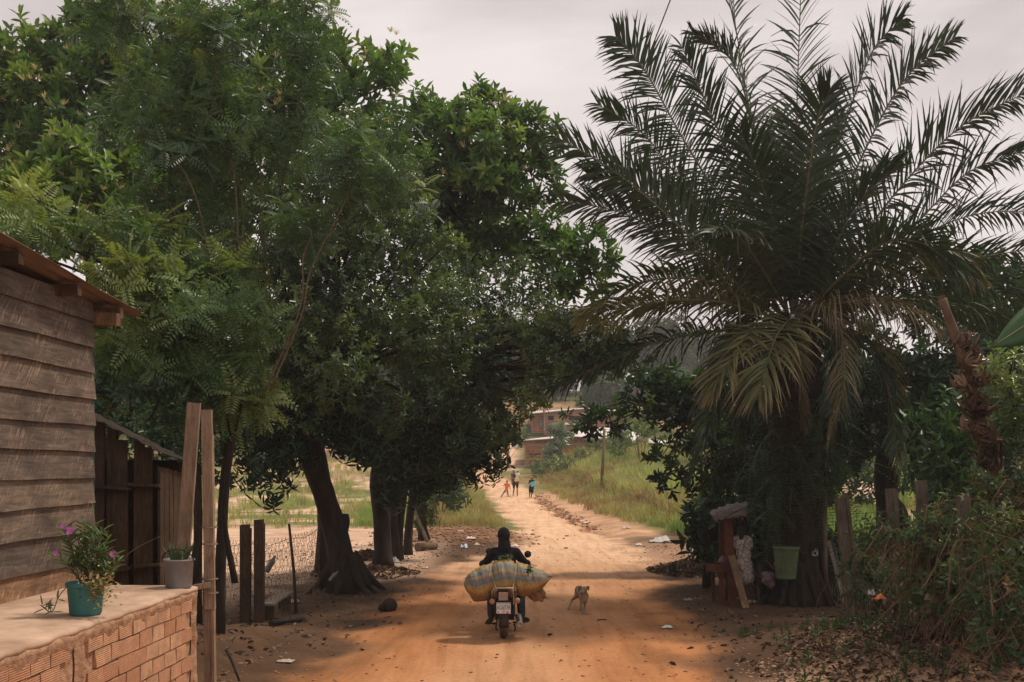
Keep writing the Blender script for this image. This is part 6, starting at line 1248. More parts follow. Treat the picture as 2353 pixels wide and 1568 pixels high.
mb = MB(); mb.box(K('a6', 1455, 545, DC - .22), (.30, .03, .26), Matrix.Rotation(-.45, 3, 'Y'), jit=.01); mb.box(K('a6', 1500, 590, DC - .2), (.1, .02, .2), Matrix.Rotation(.2, 3, 'Y')); tag(mb.build('folder', M['folder_blue']), 'pale blue folder held against the chest of the boy in the cap', 'folder')

# --- person at the stall
D6 = 19.1; tab = dict(head=(698, 590, 0), neck=(702, 640), shL=(640, 672), shR=(775, 678), elL=(628, 790, .18), elR=(795, 800, .06), wrL=(640, 860, .38), wrR=(800, 880, .30), hipL=(690, 930), hipR=(762, 930), knL=(730, 1130, .05), knR=(775, 1130, -.05), anL=(785, 1300, .0), anR=(832, 1308, .05))
J = KJ(6, D6, tab)
for q in 'LR': J['an' + q].z = gz(J['an' + q].x, J['an' + q].y) + .075
m, nt, b = nodes('printed_dress'); v = coords(nt); vo = nt.nodes.new('ShaderNodeTexVoronoi'); vo.inputs['Scale'].default_value = 9; vo.feature = 'DISTANCE_TO_EDGE'; nt.links.new(v, vo.inputs['Vector']); nz = noise_n(nt, 26, 3, .6, v)
c = ramp(nt, [(.02, (.14, .12, .10)), (.06, (.46, .39, .33))], vo.outputs['Distance']); c = mixc(nt, ramp(nt, [(.52, (0, 0, 0)), (.6, (.85, .85, .85))], nz), c, (.16, .13, .11)); nt.links.new(c, b.inputs['Base Color']); b.inputs['Roughness'].default_value = .9; M['dress'] = m
def dressf(c, J, s, ax, sh, hp):
    torso_cloth(c, J, s, ax, sh, hp, .016, 0, .55); bl_ = hp + Vector((.02, 0, -.27)); c.cone(hp, .15, bl_ + Vector((.02, 0, 0)), .135); c.ball(hp + Vector((-.02, 0, -.02)), (.17, .15, .15), 12); c.cone(hp + Vector((-.07, 0, -.05)), .1, bl_ + Vector((-.045, 0, -.0)), .105); c.cone(hp + Vector((.05, 0, -.05)), .1, bl_ + Vector((.075, 0, 0)), .1)
person(J, 'person in a pale printed dress standing at the stall with their back turned', .95, (.35, .9, -.1), 'skin_dark', .011, [('dress', 'dress', dressf, .011)], 'long', 'sandal', curl=.4)

# ================================================================ STALL, BASKET, CHAIR, POSTS BY THE PALM
def K6(x, y, d): return K(6, x, y, d)
M['red_wood'] = woodmat('red_painted_wood', (.05, .017, .010), (.095, .03, .016), (.15, .055, .03), 1.0, (3, 3, .5), saw=False); M['tarp'] = simple('grey_tarpaulin', (.08, .06, .05), (.19, .15, .125), 5, .7, bmp=.8, bdist=.04)
t = thing('market_stall', 'small red wooden roadside stall roofed with a sagging grey tarpaulin', 'stall', G(K6(560, 0, 19).x, 19.0))
def vpost(x, yt, d, w_, dp, name, mat, x2=None):
    a = K6(x, yt, d); xb = K6(x2 or x, 0, d).x; g_ = G(xb, d, -.05); return MB().bar(g_, a, w_, dp, up=(0, 1, 0), jit=.004).build(name, M[mat], t)
vpost(552, 470, 18.95, .15, .08, 'post', 'red_wood', 600); vpost(487, 500, 19.7, .09, .08, 'post', 'red_wood'); vpost(735, 440, 19.9, .06, .06, 'post', 'bark')
vpost(395, 1010, 19.4, .06, .06, 'leg', 'red_wood', 408); vpost(485, 1008, 18.95, .075, .06, 'leg', 'red_wood', 505); vpost(540, 1000, 19.6, .05, .05, 'leg', 'timber_dark')
mb = MB(); a = K6(328, 968, 19.4); b_ = K6(425, 975, 18.9); c_ = K6(580, 968, 18.9); e_ = K6(540, 960, 19.5)
for p_, q_ in ((a, b_), (b_, c_), (c_, e_), (e_, a)): mb.bar(p_, q_, .02, .15, up=(0, 0, 1))
mb.add([a + Vector((0, 0, -.03)), b_ + Vector((0, 0, -.03)), c_ + Vector((0, 0, -.03)), e_ + Vector((0, 0, -.03))], [(0, 1, 2, 3)]); mb.build('tray', M['red_wood'], t)
mb = MB()
for p_, q_ in (((430, 470, 18.9), (740, 432, 18.9)), ((400, 455, 19.9), (760, 410, 20)), ((400, 470, 18.9), (400, 440, 20)), ((735, 436, 18.9), (750, 400, 20))): mb.bar(K6(*p_), K6(*q_), .07, .05)
mb.build('roof_frame', M['red_wood'], t)
mb = MB(); fr_ = [(425, 492), (450, 478), (500, 462), (580, 447), (660, 436), (745, 425)]; md = [(395, 430), (440, 400), (510, 375), (590, 360), (670, 352), (755, 345)]; bk_ = [(358, 388), (430, 352), (500, 328), (600, 300), (680, 290), (762, 288)]
rows = []
for j, (row, dd) in enumerate(((fr_, 18.72), ([(a_[0] * .5 + b_[0] * .5 - 4, a_[1] * .45 + b_[1] * .55) for a_, b_ in zip(fr_, md)], 18.78), (md, 19.0), ([(a_[0] * .5 + b_[0] * .5, a_[1] * .5 + b_[1] * .5 + 6) for a_, b_ in zip(md, bk_)], 19.5), (bk_, 20.1))): rows.append(catmull([K6(x_, y_, dd + .04 * math.sin(i * 2 + j)) for i, (x_, y_) in enumerate(row)], 18))
for j, row in enumerate(rows):
    for i, p_ in enumerate(row): p_.z += .018 * math.sin(i * 1.7 + j * 1.2) + .01 * math.sin(i * 3.1)
mb.sheet(rows, thick=.012); mb.build('tarpaulin', M['tarp'], t)
MB().bar(K6(742, 1395, 18.55), K6(592, 845, 18.85), .125, .025, up=(0, 1, 0), jit=.003).build('leaning_plank', M['timber'])
tag(bpy.data.objects['leaning_plank'], 'brown plank leaning against the red post of the stall', 'plank')
# items in the tray
mb = MB(); mb.ball(K6(505, 890, 19.2), (.07, .07, .09), 8); mb.ball(K6(470, 905, 19.2), (.05, .05, .05), 8); M['purple_bag'] = simple('purple_plastic', (.11, .06, .08), (.24, .15, .18), 9, .4, bmp=.8, bdist=.02); o = remesh(mb, 'plastic_bag', M['purple_bag'], None, .02, 2); tag(o, 'small purple bag lying in the tray of the stall', 'plastic bag')
# green basket hanging on the trunk
cb = K6(1162, 1085, 18.55); t = thing('laundry_basket', 'pale green slatted plastic basket hanging in front of the palm trunk', 'basket', cb); M['green_plastic'] = simple('green_plastic', (.10, .15, .07), (.15, .21, .10), 8, .5, bmp=.1)
mb = MB(); H_ = .575; r0, r1 = .165, .222
for i in range(30):
    a = 2 * pi * i / 30; mb.bar(cb + Vector((cos(a) * r0, sin(a) * r0, .03)), cb + Vector((cos(a) * r1, sin(a) * r1, H_ - .03)), .012, .005, up=(cos(a), sin(a), 0))
for k in range(13): f = (k + .7) / 14; rr_ = r0 + (r1 - r0) * f; mb.lathe(cb, [(rr_ - .003, H_ * f - .006), (rr_ + .004, H_ * f - .006), (rr_ + .004, H_ * f + .006), (rr_ - .003, H_ * f + .006)], 30)
mb.build('lattice', M['green_plastic'], t)
mb = MB(); mb.lathe(cb, [(0, .0), (r0, 0), (r0 + .004, .045), (r0 - .004, .045), (r0 - .006, .01), (0, .01)], 30); mb.build('base', M['green_plastic'], t)
mb = MB(); mb.lathe(cb, [(r1 - .008, H_ - .05), (r1 + .004, H_ - .05), (r1 + .02, H_ - .012), (r1 + .022, H_), (r1 - .004, H_)], 30); mb.build('rim', M['green_plastic'], t)
mb = MB()
for i in range(7): mb.ball(cb + Vector((random.uniform(-.09, .09), random.uniform(-.09, .09), .09 + random.uniform(0, .08))), (.05, .045, .03), 7)
tag(remesh(mb, 'plastic_bag', M['tarp'], None, .016, 1), 'crumpled pale bag lying inside the green basket', 'plastic bag')
# black plastic chair with bags
t = thing('plastic_chair', 'black plastic armchair beside the palm trunk, holding a seated child', 'chair', G(K6(960, 0, 19.1).x, 19.1)); M['black_plastic'] = simple('black_plastic', (.012, .013, .012), (.022, .023, .022), 9, .4, bmp=.1)
c_ = K6(960, 1175, 19.1); zg = gz(c_.x, c_.y); zs = c_.z; hw = .2
MB().box((c_.x, c_.y, zs), (.40, .40, .025), jit=.004).build('seat', M['black_plastic'], t)
for sx_ in (-1, 1):
    for sy_ in (-1, 1): MB().bar((c_.x + sx_ * .20, c_.y + sy_ * .2, zg - .02), (c_.x + sx_ * .175, c_.y + sy_ * .17, zs), .045, .035).build('leg', M['black_plastic'], t)
    mb = MB(); mb.tube(catmull([(c_.x + sx_ * .19, c_.y - .2, zs), (c_.x + sx_ * .21, c_.y - .21, zs + .24), (c_.x + sx_ * .21, c_.y, zs + .27), (c_.x + sx_ * .19, c_.y + .2, zs + .28)], 12), .02, 6); mb.build('armrest', M['black_plastic'], t)
mb = MB(); mb.sheet([[(c_.x + x_ * .19, c_.y + .2 - .05 * (1 - x_ * x_) + .1 * z_, zs + .02 + z_ * .48) for x_ in (-1, -.5, 0, .5, 1)] for z_ in (0, .33, .66, 1)], thick=.012); mb.build('backrest', M['black_plastic'], t)
def bag(name, label, blobs_, mat, cat='plastic bag', vox=.02):
    mb = MB()
    for c0, r0_ in blobs_: mb.ball(c0, r0_, 10)
    def post(me):
        for v_ in me.vertices: n_ = v_.normal; v_.co += n_ * (.010 * math.sin(v_.co.x * 60 + v_.co.z * 35) + .008 * math.sin(v_.co.z * 80 + v_.co.y * 50))
    return tag(remesh(mb, name, M[mat], None, vox, 1, post=post), label, cat)
M['pink_bag'] = simple('pink_bag', (.16, .09, .10), (.34, .23, .25), 7, .4, bmp=.8, bdist=.02)
bag('plastic_bag', 'purple and white cloth bag hanging over the arm of the black chair', [(K6(975, 1085, 18.8), (.13, .1, .14)), (K6(1000, 1140, 18.8), (.08, .07, .1)), (K6(940, 1050, 18.8), (.08, .08, .08))], 'purple_bag')
tab = dict(head=(1000, 575, 0), neck=(990, 650), shL=(925, 700, -.10), shR=(960, 700, .12), elL=(850, 860, -.20), elR=(900, 860, .16), wrL=(730, 730, -.22), wrR=(770, 860, .1), hipL=(930, 1080, -.09), hipR=(930, 1080, .09), knL=(590, 985, -.08), knR=(620, 1000, .14), anL=(560, 1290, -.06), anR=(590, 1290, .14))
J = KJ(9, 19.12, tab); cloth('pink_top', (.17, .09, .10), (.34, .22, .23), 7); cloth('dark_skirt', (.02, .018, .018))
person(J, 'child in a pinkish top sitting in the black chair, mostly hidden behind the green basket', .68, (-1, -.15, 0), 'skin_dark', .011, [('top', 'pink_top', lambda c, J, s, ax, sh, hp: torso_cloth(c, J, s, ax, sh, hp, .03, 0, .5), .012), ('skirt', 'dark_skirt', lambda c, J, s, ax, sh, hp: leg_cloth(c, J, s, ax, sh, hp, .03, .75), .012)], 'short', None, curl=.3)
# bamboo and timber uprights by the stall, pole and dark sheet right of trunk
for x_, w_, yt, dd, lb in ((322, .085, 235, 21.5, 'dark upright post at the left of the stall, nearest the road'), (372, .06, 260, 21.8, 'thin dark upright post just behind the left side of the stall')):
    a = K6(x_, yt, dd); mb = MB(); mb.tube([G(a.x, dd, -.1), G(a.x, dd).lerp(a, .5) + Vector((.02, 0, 0)), a], [w_, w_ * .92, w_ * .85], 9, wob=.06); tag(mb.build('wooden_post', M['bark']), lb, 'post')
a = K6(1568, 150, 19.0); mb = MB(); mb.tube([G(a.x + .02, 19.0, -.1), G(a.x, 19.0).lerp(a, .5), a], [.045, .043, .04], 9, wob=.05); tag(mb.build('wooden_pole', M['bark_light']), 'upright pale pole standing right of the palm trunk', 'pole')
mb = MB(); mb.bar(G(K6(1735, 0, 19.6).x, 19.4), K6(1605, 690, 19.8), .07, .02, up=(0, 1, 0)); tag(mb.build('leaning_board', M['grey_wood']), 'narrow board leaning on the dark plastic sheet right of the palm', 'board')
p0 = K6(1440, 640, 19.9); rows = [[Vector((p0.x + (i / 5) * (.35 + j * .06) + .02 * math.sin(j), 19.9 + .05 * math.sin(i * 2 + j), max(gz(p0.x, 19.9), p0.z - j * .22 + .02 * math.sin(i * 3)))) for i in range(6)] for j in range(7)]; mb = MB(); mb.sheet(rows, thick=.01); tag(mb.build('plastic_sheet', M['black_plastic']), 'black plastic sheet draped between the palm trunk and the leaning board', 'sheet')
# palm root mass
mb = MB(); rp = random.Random(31)
for i in range(26):
    a = rp.uniform(0, 6.28); e = base + Vector((cos(a) * rp.uniform(.55, .85), sin(a) * .7, 0)); e.z = gz(e.x, e.y) - .03; mb.tube(catmull([base + Vector((cos(a) * .42, sin(a) * .42, rp.uniform(.5, 1.3))), base + Vector((cos(a) * .56, sin(a) * .56, .3)), e], 6), list(np.linspace(.07, .035, 7)), 6, wob=.2)
mb.build('roots', M['bark'], palm)
# right wooden fence
def K7(x, y, d): return K(7, x, y, d)
M['dim_post'] = woodmat('split_post', (.055, .045, .036), (.11, .09, .07), (.18, .15, .12), 1.0, (3, 3, .35), saw=False)
t = thing('post_fence', 'row of split wooden posts overgrown by creeper at the right', 'fence', G(5.2, 14)); tops = []
for (xt, yt, xb, d, w_) in ((268, 322, 345, 16.6, .15), (300, 306, 410, 16.9, .12), (618, 260, 680, 14.6, .145), (812, 204, 850, 13.2, .13), (1098, 312, 1170, 11.5, .115)):
    a = K7(xt, yt, d); xb_ = K7(xb, 0, d).x; g_ = G(xb_, d, -.15); mb = MB(); mb.bar(g_, a, w_, w_ * .6, up=(0, 1, 0), jit=.012); mb.bar(g_ + Vector((w_ * .3, -.03, 0)), a + Vector((w_ * .22, -.02, -.05)), w_ * .3, w_ * .5, up=(0, 1, 0), jit=.012); mb.build('post', M['dim_post'], t); tops.append((g_, a))
mb = MB()
for f in (.35, .6, .85):
    pts = [g_.lerp(a, f) + Vector((0, -.05, 0)) for g_, a in tops]; mb.tube(catmull(pts, 40), .004, 4)
mb.build('wire', M['deadvine'], t)
# trash bag in the thicket
cT = K7(940, 1165, 12.2); bag('trash_bag', 'torn see-through sack of rubbish lying under the vines at lower right', [(cT + Vector((random.uniform(-.13, .13), random.uniform(-.05, .1), random.uniform(-.17, .22))), random.uniform(.06, .11)) for _ in range(11)], 'white' if 0 else 'tarp', 'rubbish sack')
for i, (x_, y_, w_, col_, lb) in enumerate([(870, 1020, .12, (.5, .46, .42), 'pale rag on top of the rubbish sack'), (905, 1045, .13, (.42, .3, .08), 'mustard yellow scrap on the rubbish sack'), (1000, 1130, .14, (.45, .42, .4), 'white wrapper on the side of the rubbish sack'), (1010, 1035, .15, (.5, .4, .3), 'cream wrapper beside the top of the rubbish sack'), (955, 1065, .08, WH, 'white crumpled cup on the rubbish sack'), (865, 1110, .09, (.42, .3, .26), 'pinkish wrapper on the left side of the rubbish sack')]):
    rag('litter', lb, 'litter', K7(x_, y_, 12.0), w_ * 1.2, w_ * .9, tuple(v * .55 for v in col_), 500 + i)

# ================================================================ DOG
t = thing('dog', 'thin tan dog standing on the road and looking left', 'dog', GP(*[KD('a8', 800, 0)[0], 17.9])); M['dog_fur'] = simple('dog_fur', (.23, .145, .09), (.34, .23, .145), 16, .9, bmp=.5, bdist=.01, stretch=(1, 1, .5))
def A8(x, y, d): return K('a8', x, y, d)
d0 = 17.8; df = gz(A8(820, 0, d0).x, d0); mb = MB()
mb.cone(A8(850, 850, d0 + .06), .088, A8(770, 745, d0 + .42), .062); mb.ball(A8(845, 880, d0 + .04), (.075, .10, .105), 12); mb.cone(A8(770, 745, d0 + .38), .06, A8(720, 695, d0 + .52), .066); mb.ball(A8(715, 690, d0 + .52), (.07, .09, .075), 12)
mb.cone(A8(855, 830, d0 + .02), .075, A8(855, 720, d0 - .03), .052)                            # neck
for (xs, dd) in (((800, 900), (775, 1070), (800, 1240), 0.0), ((895, 900), (868, 1080), (848, 1190), .12)) and (([(800, 900), (778, 1075), (812, 1255)], -.0), ([(890, 900), (872, 1075), (850, 1195)], .13)):
    a, b_, c_ = [A8(p_[0], p_[1], d0 + dd) for p_ in xs]; g_ = gz(c_.x, c_.y); c_.z = g_ + .03; mb.cone(a, .045, b_, .024, 10); mb.cone(b_, .023, c_, .018, 10); mb.ball(c_ + Vector((0, -.018, -.008)), (.025, .036, .021), 10)
for (pts, dd) in (([(705, 720), (655, 860), (560, 950), (470, 1175)], .55), ([(745, 720), (770, 900), (800, 980), (765, 1195)], .50)):
    a, b_, c_, e_ = [A8(p_[0], p_[1], d0 + dd) for p_ in pts]; c_.y += .06; e_.z = gz(e_.x, e_.y) + .03; mb.cone(a, .062, b_, .042, 10); mb.cone(b_, .04, c_, .021, 10); mb.cone(c_, .021, e_, .017, 10); mb.ball(e_ + Vector((-.008, -.02, -.01)), (.023, .035, .019), 10)
hf = Vector((-.42, -.85, -.22)).normalized(); hc = A8(855, 675, d0 - .07); rt = hf.cross(Vector((0, 0, 1))).normalized(); up_ = rt.cross(hf); RH = Matrix((rt, hf, up_)).transposed(); LH = lambda x, y, z: hc + RH @ Vector((x, y, z))
mb.ball(LH(0, 0, 0), (.052, .062, .052), 14, rot=RH); mb.cone(LH(0, .035, -.014), .036, LH(0, .098, -.034), .024, 10); mb.ball(LH(0, .055, -.036), (.025, .045, .018), 8, rot=RH); mb.cone(LH(0, -.02, -.01), .05, A8(856, 745, d0), .05, 10)
mb.tube([A8(700, 690, d0 + .6), A8(690, 760, d0 + .66), A8(700, 850, d0 + .64)], [.02, .014, .008], 8)
remesh(mb, 'body', M['dog_fur'], t, .0095, 3)
M['dog_ear'] = simple('dog_ear', (.17, .10, .06), (.24, .15, .09), 14, .9)
for sx_, pts in ((1, [(.045, -.01, .042), (.085, .0, .03), (.093, .02, -.04)]), (-1, [(-.045, -.01, .042), (-.075, -.02, .035), (-.078, -.005, -.02)])):
    mb = MB(); mb.tube([LH(*p_) for p_ in pts], [.02, .03, .01], 8, flat=.35); mb.build('ear', M['dog_ear'], t)
MB().ball(LH(0, .122, -.03), (.015, .012, .013), 10, rot=RH).build('nose', M['eye'], t)
for sx_ in (-1, 1): MB().ball(LH(sx_ * .026, .048, .012), (.009, .008, .008), 8, rot=RH).build('eye', M['eye'], t)

# ================================================================ MOTORCYCLE
def Q(x, y, d): return K(4, x, y, d)
YB = 15.35; XB = Q(671, 0, 15.3).x; ZG = gz(XB, YB); t = thing('motorcycle', 'dusty small motorcycle seen from behind riding up the dirt road', 'motorcycle', Vector((XB, YB, ZG)))
M['rubber'] = simple('dusty_rubber', (.03, .024, .02), (.085, .06, .042), 12, .9, bmp=.4); M['chrome'] = simple('worn_chrome', (.35, .31, .28), (.5, .46, .42), 20, .35, .85, bmp=.1); M['dark_metal'] = simple('dark_metal', (.02, .017, .015), (.06, .045, .035), 14, .55, .5, bmp=.2); M['black_gloss'] = simple('black_gloss', (.012, .011, .012), (.03, .025, .022), 6, .35, bmp=0)
M['tail_lens'] = simple('dusty_lens', (.26, .17, .12), (.36, .25, .185), 9, .5, bmp=.1); M['amber'] = simple('dusty_amber', (.32, .16, .09), (.4, .22, .13), 9, .4, bmp=0); M['mirror_glass'] = simple('mirror_back', (.012, .011, .012), (.02, .018, .018), 5, .25, bmp=0); M['plate'] = simple('plate_white', (.60, .58, .55), (.70, .68, .65), 8, .5, bmp=0)
def wheel(cy, R_, name='wheel'):
    c = Vector((XB, cy, gz(XB, cy) + R_)); mb = MB(); n_, k_ = 48, 12; tw = .062; th = .06; vs = []; fs = []
    for i in range(n_):
        a = 2 * pi * i / n_
        for j in range(k_):
            b_ = 2 * pi * j / k_; rr_ = R_ - th + th * cos(b_) * .98; blk = .007 if (cos(b_) > .45 and ((i + j) % 2)) else 0; rr_ += blk; vs.append(c + Vector((sin(b_) * tw * (1 - .12 * cos(b_)), cos(a) * rr_, sin(a) * rr_)))
    fs = [(i * k_ + j, i * k_ + (j + 1) % k_, ((i + 1) % n_) * k_ + (j + 1) % k_, ((i + 1) % n_) * k_ + j) for i in range(n_) for j in range(k_)]
    mb.add(vs, fs); w_ = mb.build('wheel', M['rubber'], t)
    mb = MB(); mb.lathe(c, [(R_ - .115, -.03), (R_ - .10, -.035), (R_ - .10, .035), (R_ - .115, .03)], 32, axis=(1, 0, 0)); mb.build('rim', M['chrome'], w_); mb = MB(); mb.lathe(c, [(0, -.06), (.04, -.06), (.05, -.02), (.05, .02), (.04, .06), (0, .06)], 16, axis=(1, 0, 0))
    for i in range(18): a = 2 * pi * i / 18; mb.tube([c + Vector((.03 * (-1) ** i, cos(a) * .045, sin(a) * .045)), c + Vector((0, cos(a + .3) * (R_ - .11), sin(a + .3) * (R_ - .11)))], .0025, 4)
    mb.build('hub', M['dark_metal'], w_); return c
cw = wheel(YB, .30); cf = wheel(YB + 1.27, .29)
def part(name, mat, f, parent=None): mb = MB(); f(mb); return mb.build(name, M[mat], parent or t)
def arc(c, R_, a0, a1, w_, n_=14, th=.006):
    return [[c + Vector((x_ * w_ / 2, cos(a) * (R_ - .12 * w_ * abs(x_)), sin(a) * (R_ - .16 * w_ * abs(x_)))) for x_ in (-1, -.6, 0, .6, 1)] for a in np.linspace(a0, a1, n_)]
part('rear_fender', 'black_gloss', lambda mb: mb.sheet(arc(cw, .345, radians(195), radians(60), .14), thick=.006)); part('front_fender', 'black_gloss', lambda mb: mb.sheet(arc(cf, .335, radians(150), radians(20), .13), thick=.006))
part('fender_bracket', 'dark_metal', lambda mb: [mb.box(Q(668, 1165, 15.02), (.13, .03, .05), jit=.003), mb.box(Q(668, 1030, 15.07), (.15, .06, .12), jit=.003), mb.box(Q(668, 1090, 15.08), (.1, .05, .2))])
pc = Q(668, 1095, 14.99); pr = Matrix.Rotation(radians(-8), 3, 'X'); pl = part('licence_plate', 'plate', lambda mb: mb.box(pc, (.208, .004, .158), pr))
part('plate_frame', 'black_gloss', lambda mb: [mb.box(pc + pr @ Vector(o_), s_, pr) for o_, s_ in (((0, .0, .083), (.218, .010, .008)), ((0, .0, -.083), (.218, .010, .008)), ((-.108, 0, 0), (.008, .010, .158)), ((.108, 0, 0), (.008, .010, .158)))], pl)
M['plate_text'] = simple('plate_blue', (.012, .018, .045), (.016, .022, .055), 5, .6, bmp=0); M['plate_mark'] = simple('plate_mark', (.75, .16, .06), (.85, .25, .1), 5, .5, bmp=0)
def ptext(s_, ox, oz, size, mat, sx=1.0): return text_on(s_, 'plate_lettering', pc + pr @ Vector((ox, -.0045, oz)), size, M[mat], pl, .0008, (90 - 8, 0, 0), sx=sx)
ptext('AG6J73R', 0, .004, .088, 'plate_text', .60); ptext('REPUBLICA BOLIVARIANA DE VENEZUELA', 0, .062, .0145, 'plate_text', .72); ptext('SERIE', 0, -.058, .022, 'plate_text', .9)
mb = MB(); mb.lathe(pc + pr @ Vector((-.08, -.004, -.055)), [(0, .0), (.014, 0), (.012, .006), (0, .008)], 14, axis=(0, -1, 0)); mb.lathe(pc + pr @ Vector((.06, -.004, -.06)), [(0, .0), (.02, 0), (.018, .003), (0, .004)], 14, axis=(0, -1, 0)); mb.build('reflector', M['plate_mark'], pl)
tlp = part('tail_light', 'black_gloss', lambda mb: mb.box(Q(668, 975, 15.05), (.15, .09, .13), jit=.006)); mb = MB(); mb.box(Q(668, 975, 14.985), (.132, .04, .108), jit=.006); mb.lathe(Q(660, 985, 14.965), [(0, .0), (.012, 0), (.01, .006), (0, .006)], 12, axis=(0, -1, 0)); mb.build('lens', M['tail_lens'], tlp)
def indic(x, y):
    mb = MB(); c = Q(x, y, 15.0); mb.lathe(c + Vector((0, .07, 0)), [(0, 0), (.025, .0), (.042, .03), (.042, .06), (.03, .075), (0, .078)], 16, axis=(0, -1, 0)); o = mb.build('indicator', M['amber'], t); mb = MB(); mb.tube([c + Vector((0, .03, 0)), Q(668, y - 8, 15.08)], .010, 6); mb.build('stalk', M['dark_metal'], o)
indic(553, 1030); indic(808, 1022)
part('rack', 'chrome', lambda mb: [mb.tube([Q(*a, b_) for a, b_ in pp], .0095, 7) for pp in ([((555, 1000), 15.05), ((552, 925), 15.0), ((566, 900), 15.0), ((600, 893), 14.98), ((745, 893), 14.98), ((782, 900), 15.0), ((790, 925), 15.0), ((790, 1000), 15.05)],
    [((555, 1000), 15.05), ((575, 1012), 15.06), ((600, 985), 15.1)], [((790, 1000), 15.05), ((775, 1010), 15.06), ((745, 985), 15.1)], [((600, 895), 14.98), ((600, 960), 15.1)], [((742, 895), 14.98), ((742, 960), 15.1)], [((580, 905), 15.0), ((578, 985), 15.08)], [((765, 905), 15.0), ((768, 985), 15.08)],
    [((566, 900), 15.0), ((570, 895), 15.6)], [((782, 900), 15.0), ((778, 895), 15.6)], [((620, 893), 14.98), ((622, 890), 15.6)], [((725, 893), 14.98), ((722, 890), 15.6)])])
part('rack_plate', 'chrome', lambda mb: mb.box(Q(672, 893, 15.05) + Vector((0, .08, .004)), (.18, .18, .012)))
for x_ in (592, 765):
    def sh_(mb, x_=x_): mb.tube([Q(x_, 1215, 15.35), Q(x_ - (5 if x_ > 700 else -5), 985, 15.45)], .016, 8); mb.tube([Q(x_ + 2 * cos(k * .9), 1190 - k * 2.6, 15.36 + .02 * sin(k * .9)) for k in range(60)], .020, 6)
    part('shock_absorber', 'dark_metal', sh_)
part('swingarm', 'dark_metal', lambda mb: [mb.bar(Vector((XB + sx_ * .10, YB - .03, cw.z)), Vector((XB + sx_ * .10, YB + .5, cw.z + .05)), .03, .05) for sx_ in (-1, 1)] + [mb.lathe(cw + Vector((-.14, 0, 0)), [(0, 0), (.02, .0), (.02, .28), (0, .28)], 10, axis=(1, 0, 0))])
part('chain_guard', 'dark_metal', lambda mb: [mb.box(Vector((XB - .12, YB + .2, cw.z + .07)), (.03, .55, .06), jit=.004), mb.lathe(cw + Vector((-.115, 0, 0)), [(0, 0), (.09, 0), (.09, .012), (0, .012)], 24, axis=(1, 0, 0))])
part('centre_stand', 'dark_metal', lambda mb: [mb.tube([Q(775, 1255, 15.7), Q(790, 1300, 15.65), Q(778, 1325, 15.6)], .014, 7), mb.tube([Q(600, 1235, 15.7), Q(590, 1290, 15.65), Q(602, 1320, 15.6)], .014, 7), mb.tube([Q(640, 1245, 15.7), Q(740, 1250, 15.7)], .012, 7)])
def exh(mb):
    c = Q(833, 1255, 15.12); mb.lathe(c, [(.0, .05), (.022, .05), (.024, 0), (.036, -.004), (.046, .006), (.050, .03), (.050, .62), (.03, .72), (.018, .75)], 22, axis=(-.03, 1, .03)); mb.tube([c + Vector((-.02, .74, .02)), c + Vector((-.10, 1.0, -.02)), c + Vector((-.18, 1.15, .1))], .018, 8); mb.bar(c + Vector((-.02, .15, .02)), Q(770, 1195, 15.35), .02, .01)
part('exhaust', 'chrome', exh)
part('engine', 'dark_metal', lambda mb: [mb.box(Vector((XB, YB + .62, .38)), (.26, .34, .26), jit=.012), mb.box(Vector((XB, YB + .72, .58)), (.16, .16, .18), jit=.01), mb.lathe(Vector((XB - .17, YB + .6, .36)), [(0, 0), (.1, 0), (.11, .03), (.11, .31), (.1, .34), (0, .34)], 18, axis=(1, 0, 0))] + [mb.box(Vector((XB, YB + .72, .51 + k * .025)), (.2, .2, .008)) for k in range(7)])
part('frame', 'dark_metal', lambda mb: [mb.tube(pp, .017, 7) for pp in ([Q(640, 1000, 15.2), Vector((XB - .07, YB + .4, .72)), Vector((XB, YB + 1.0, .92))], [Q(700, 1000, 15.2), Vector((XB + .07, YB + .4, .72)), Vector((XB, YB + 1.0, .92))], [Vector((XB, YB + 1.0, .9)), Vector((XB, YB + .85, .3)), Vector((XB, YB + .45, .25))])] + [mb.box(Vector((XB, YB + .15, .70)), (.14, .5, .10), jit=.01)])
part('fuel_tank', 'black_gloss', lambda mb: mb.ball(Vector((XB, YB + .78, .84)), (.13, .24, .11), 18)); part('seat', 'black_cloth', lambda mb: [mb.ball(Vector((XB, YB + .22, .775)), (.14, .42, .05), 16)])
part('fork', 'chrome', lambda mb: [mb.tube([cf + Vector((sx_ * .09, 0, 0)), Vector((XB + sx_ * .09, YB + 1.02, .98))], .019, 8) for sx_ in (-1, 1)]); part('headlamp', 'black_gloss', lambda mb: mb.ball(Vector((XB, YB + 1.16, .9)), (.09, .1, .09), 14))
hbL, hbR = Q(438, 655, 16.35), Q(925, 650, 16.35)
part('handlebar', 'chrome', lambda mb: mb.tube(catmull([hbL, hbL + Vector((.16, .05, .02)), Vector((XB - .07, YB + 1.0, 1.0)), Vector((XB + .07, YB + 1.0, 1.0)), hbR + Vector((-.16, .05, .02)), hbR], 20), .012, 8))
for s0, e0 in ((hbL, hbL + Vector((.11, .02, .005))), (hbR, hbR + Vector((-.11, .02, .005)))): part('grip', 'rubber', lambda mb: mb.tube([s0, e0], .018, 9))
part('brake_lever', 'chrome', lambda mb: [mb.tube([Q(900, 648, 16.42), Q(960, 658, 16.45), Q(1000, 666, 16.42)], .007, 6), mb.ball(Q(1003, 666, 16.42), .009, 6), mb.tube([Q(470, 652, 16.42), Q(430, 660, 16.45), Q(420, 664, 16.42)], .007, 6)])
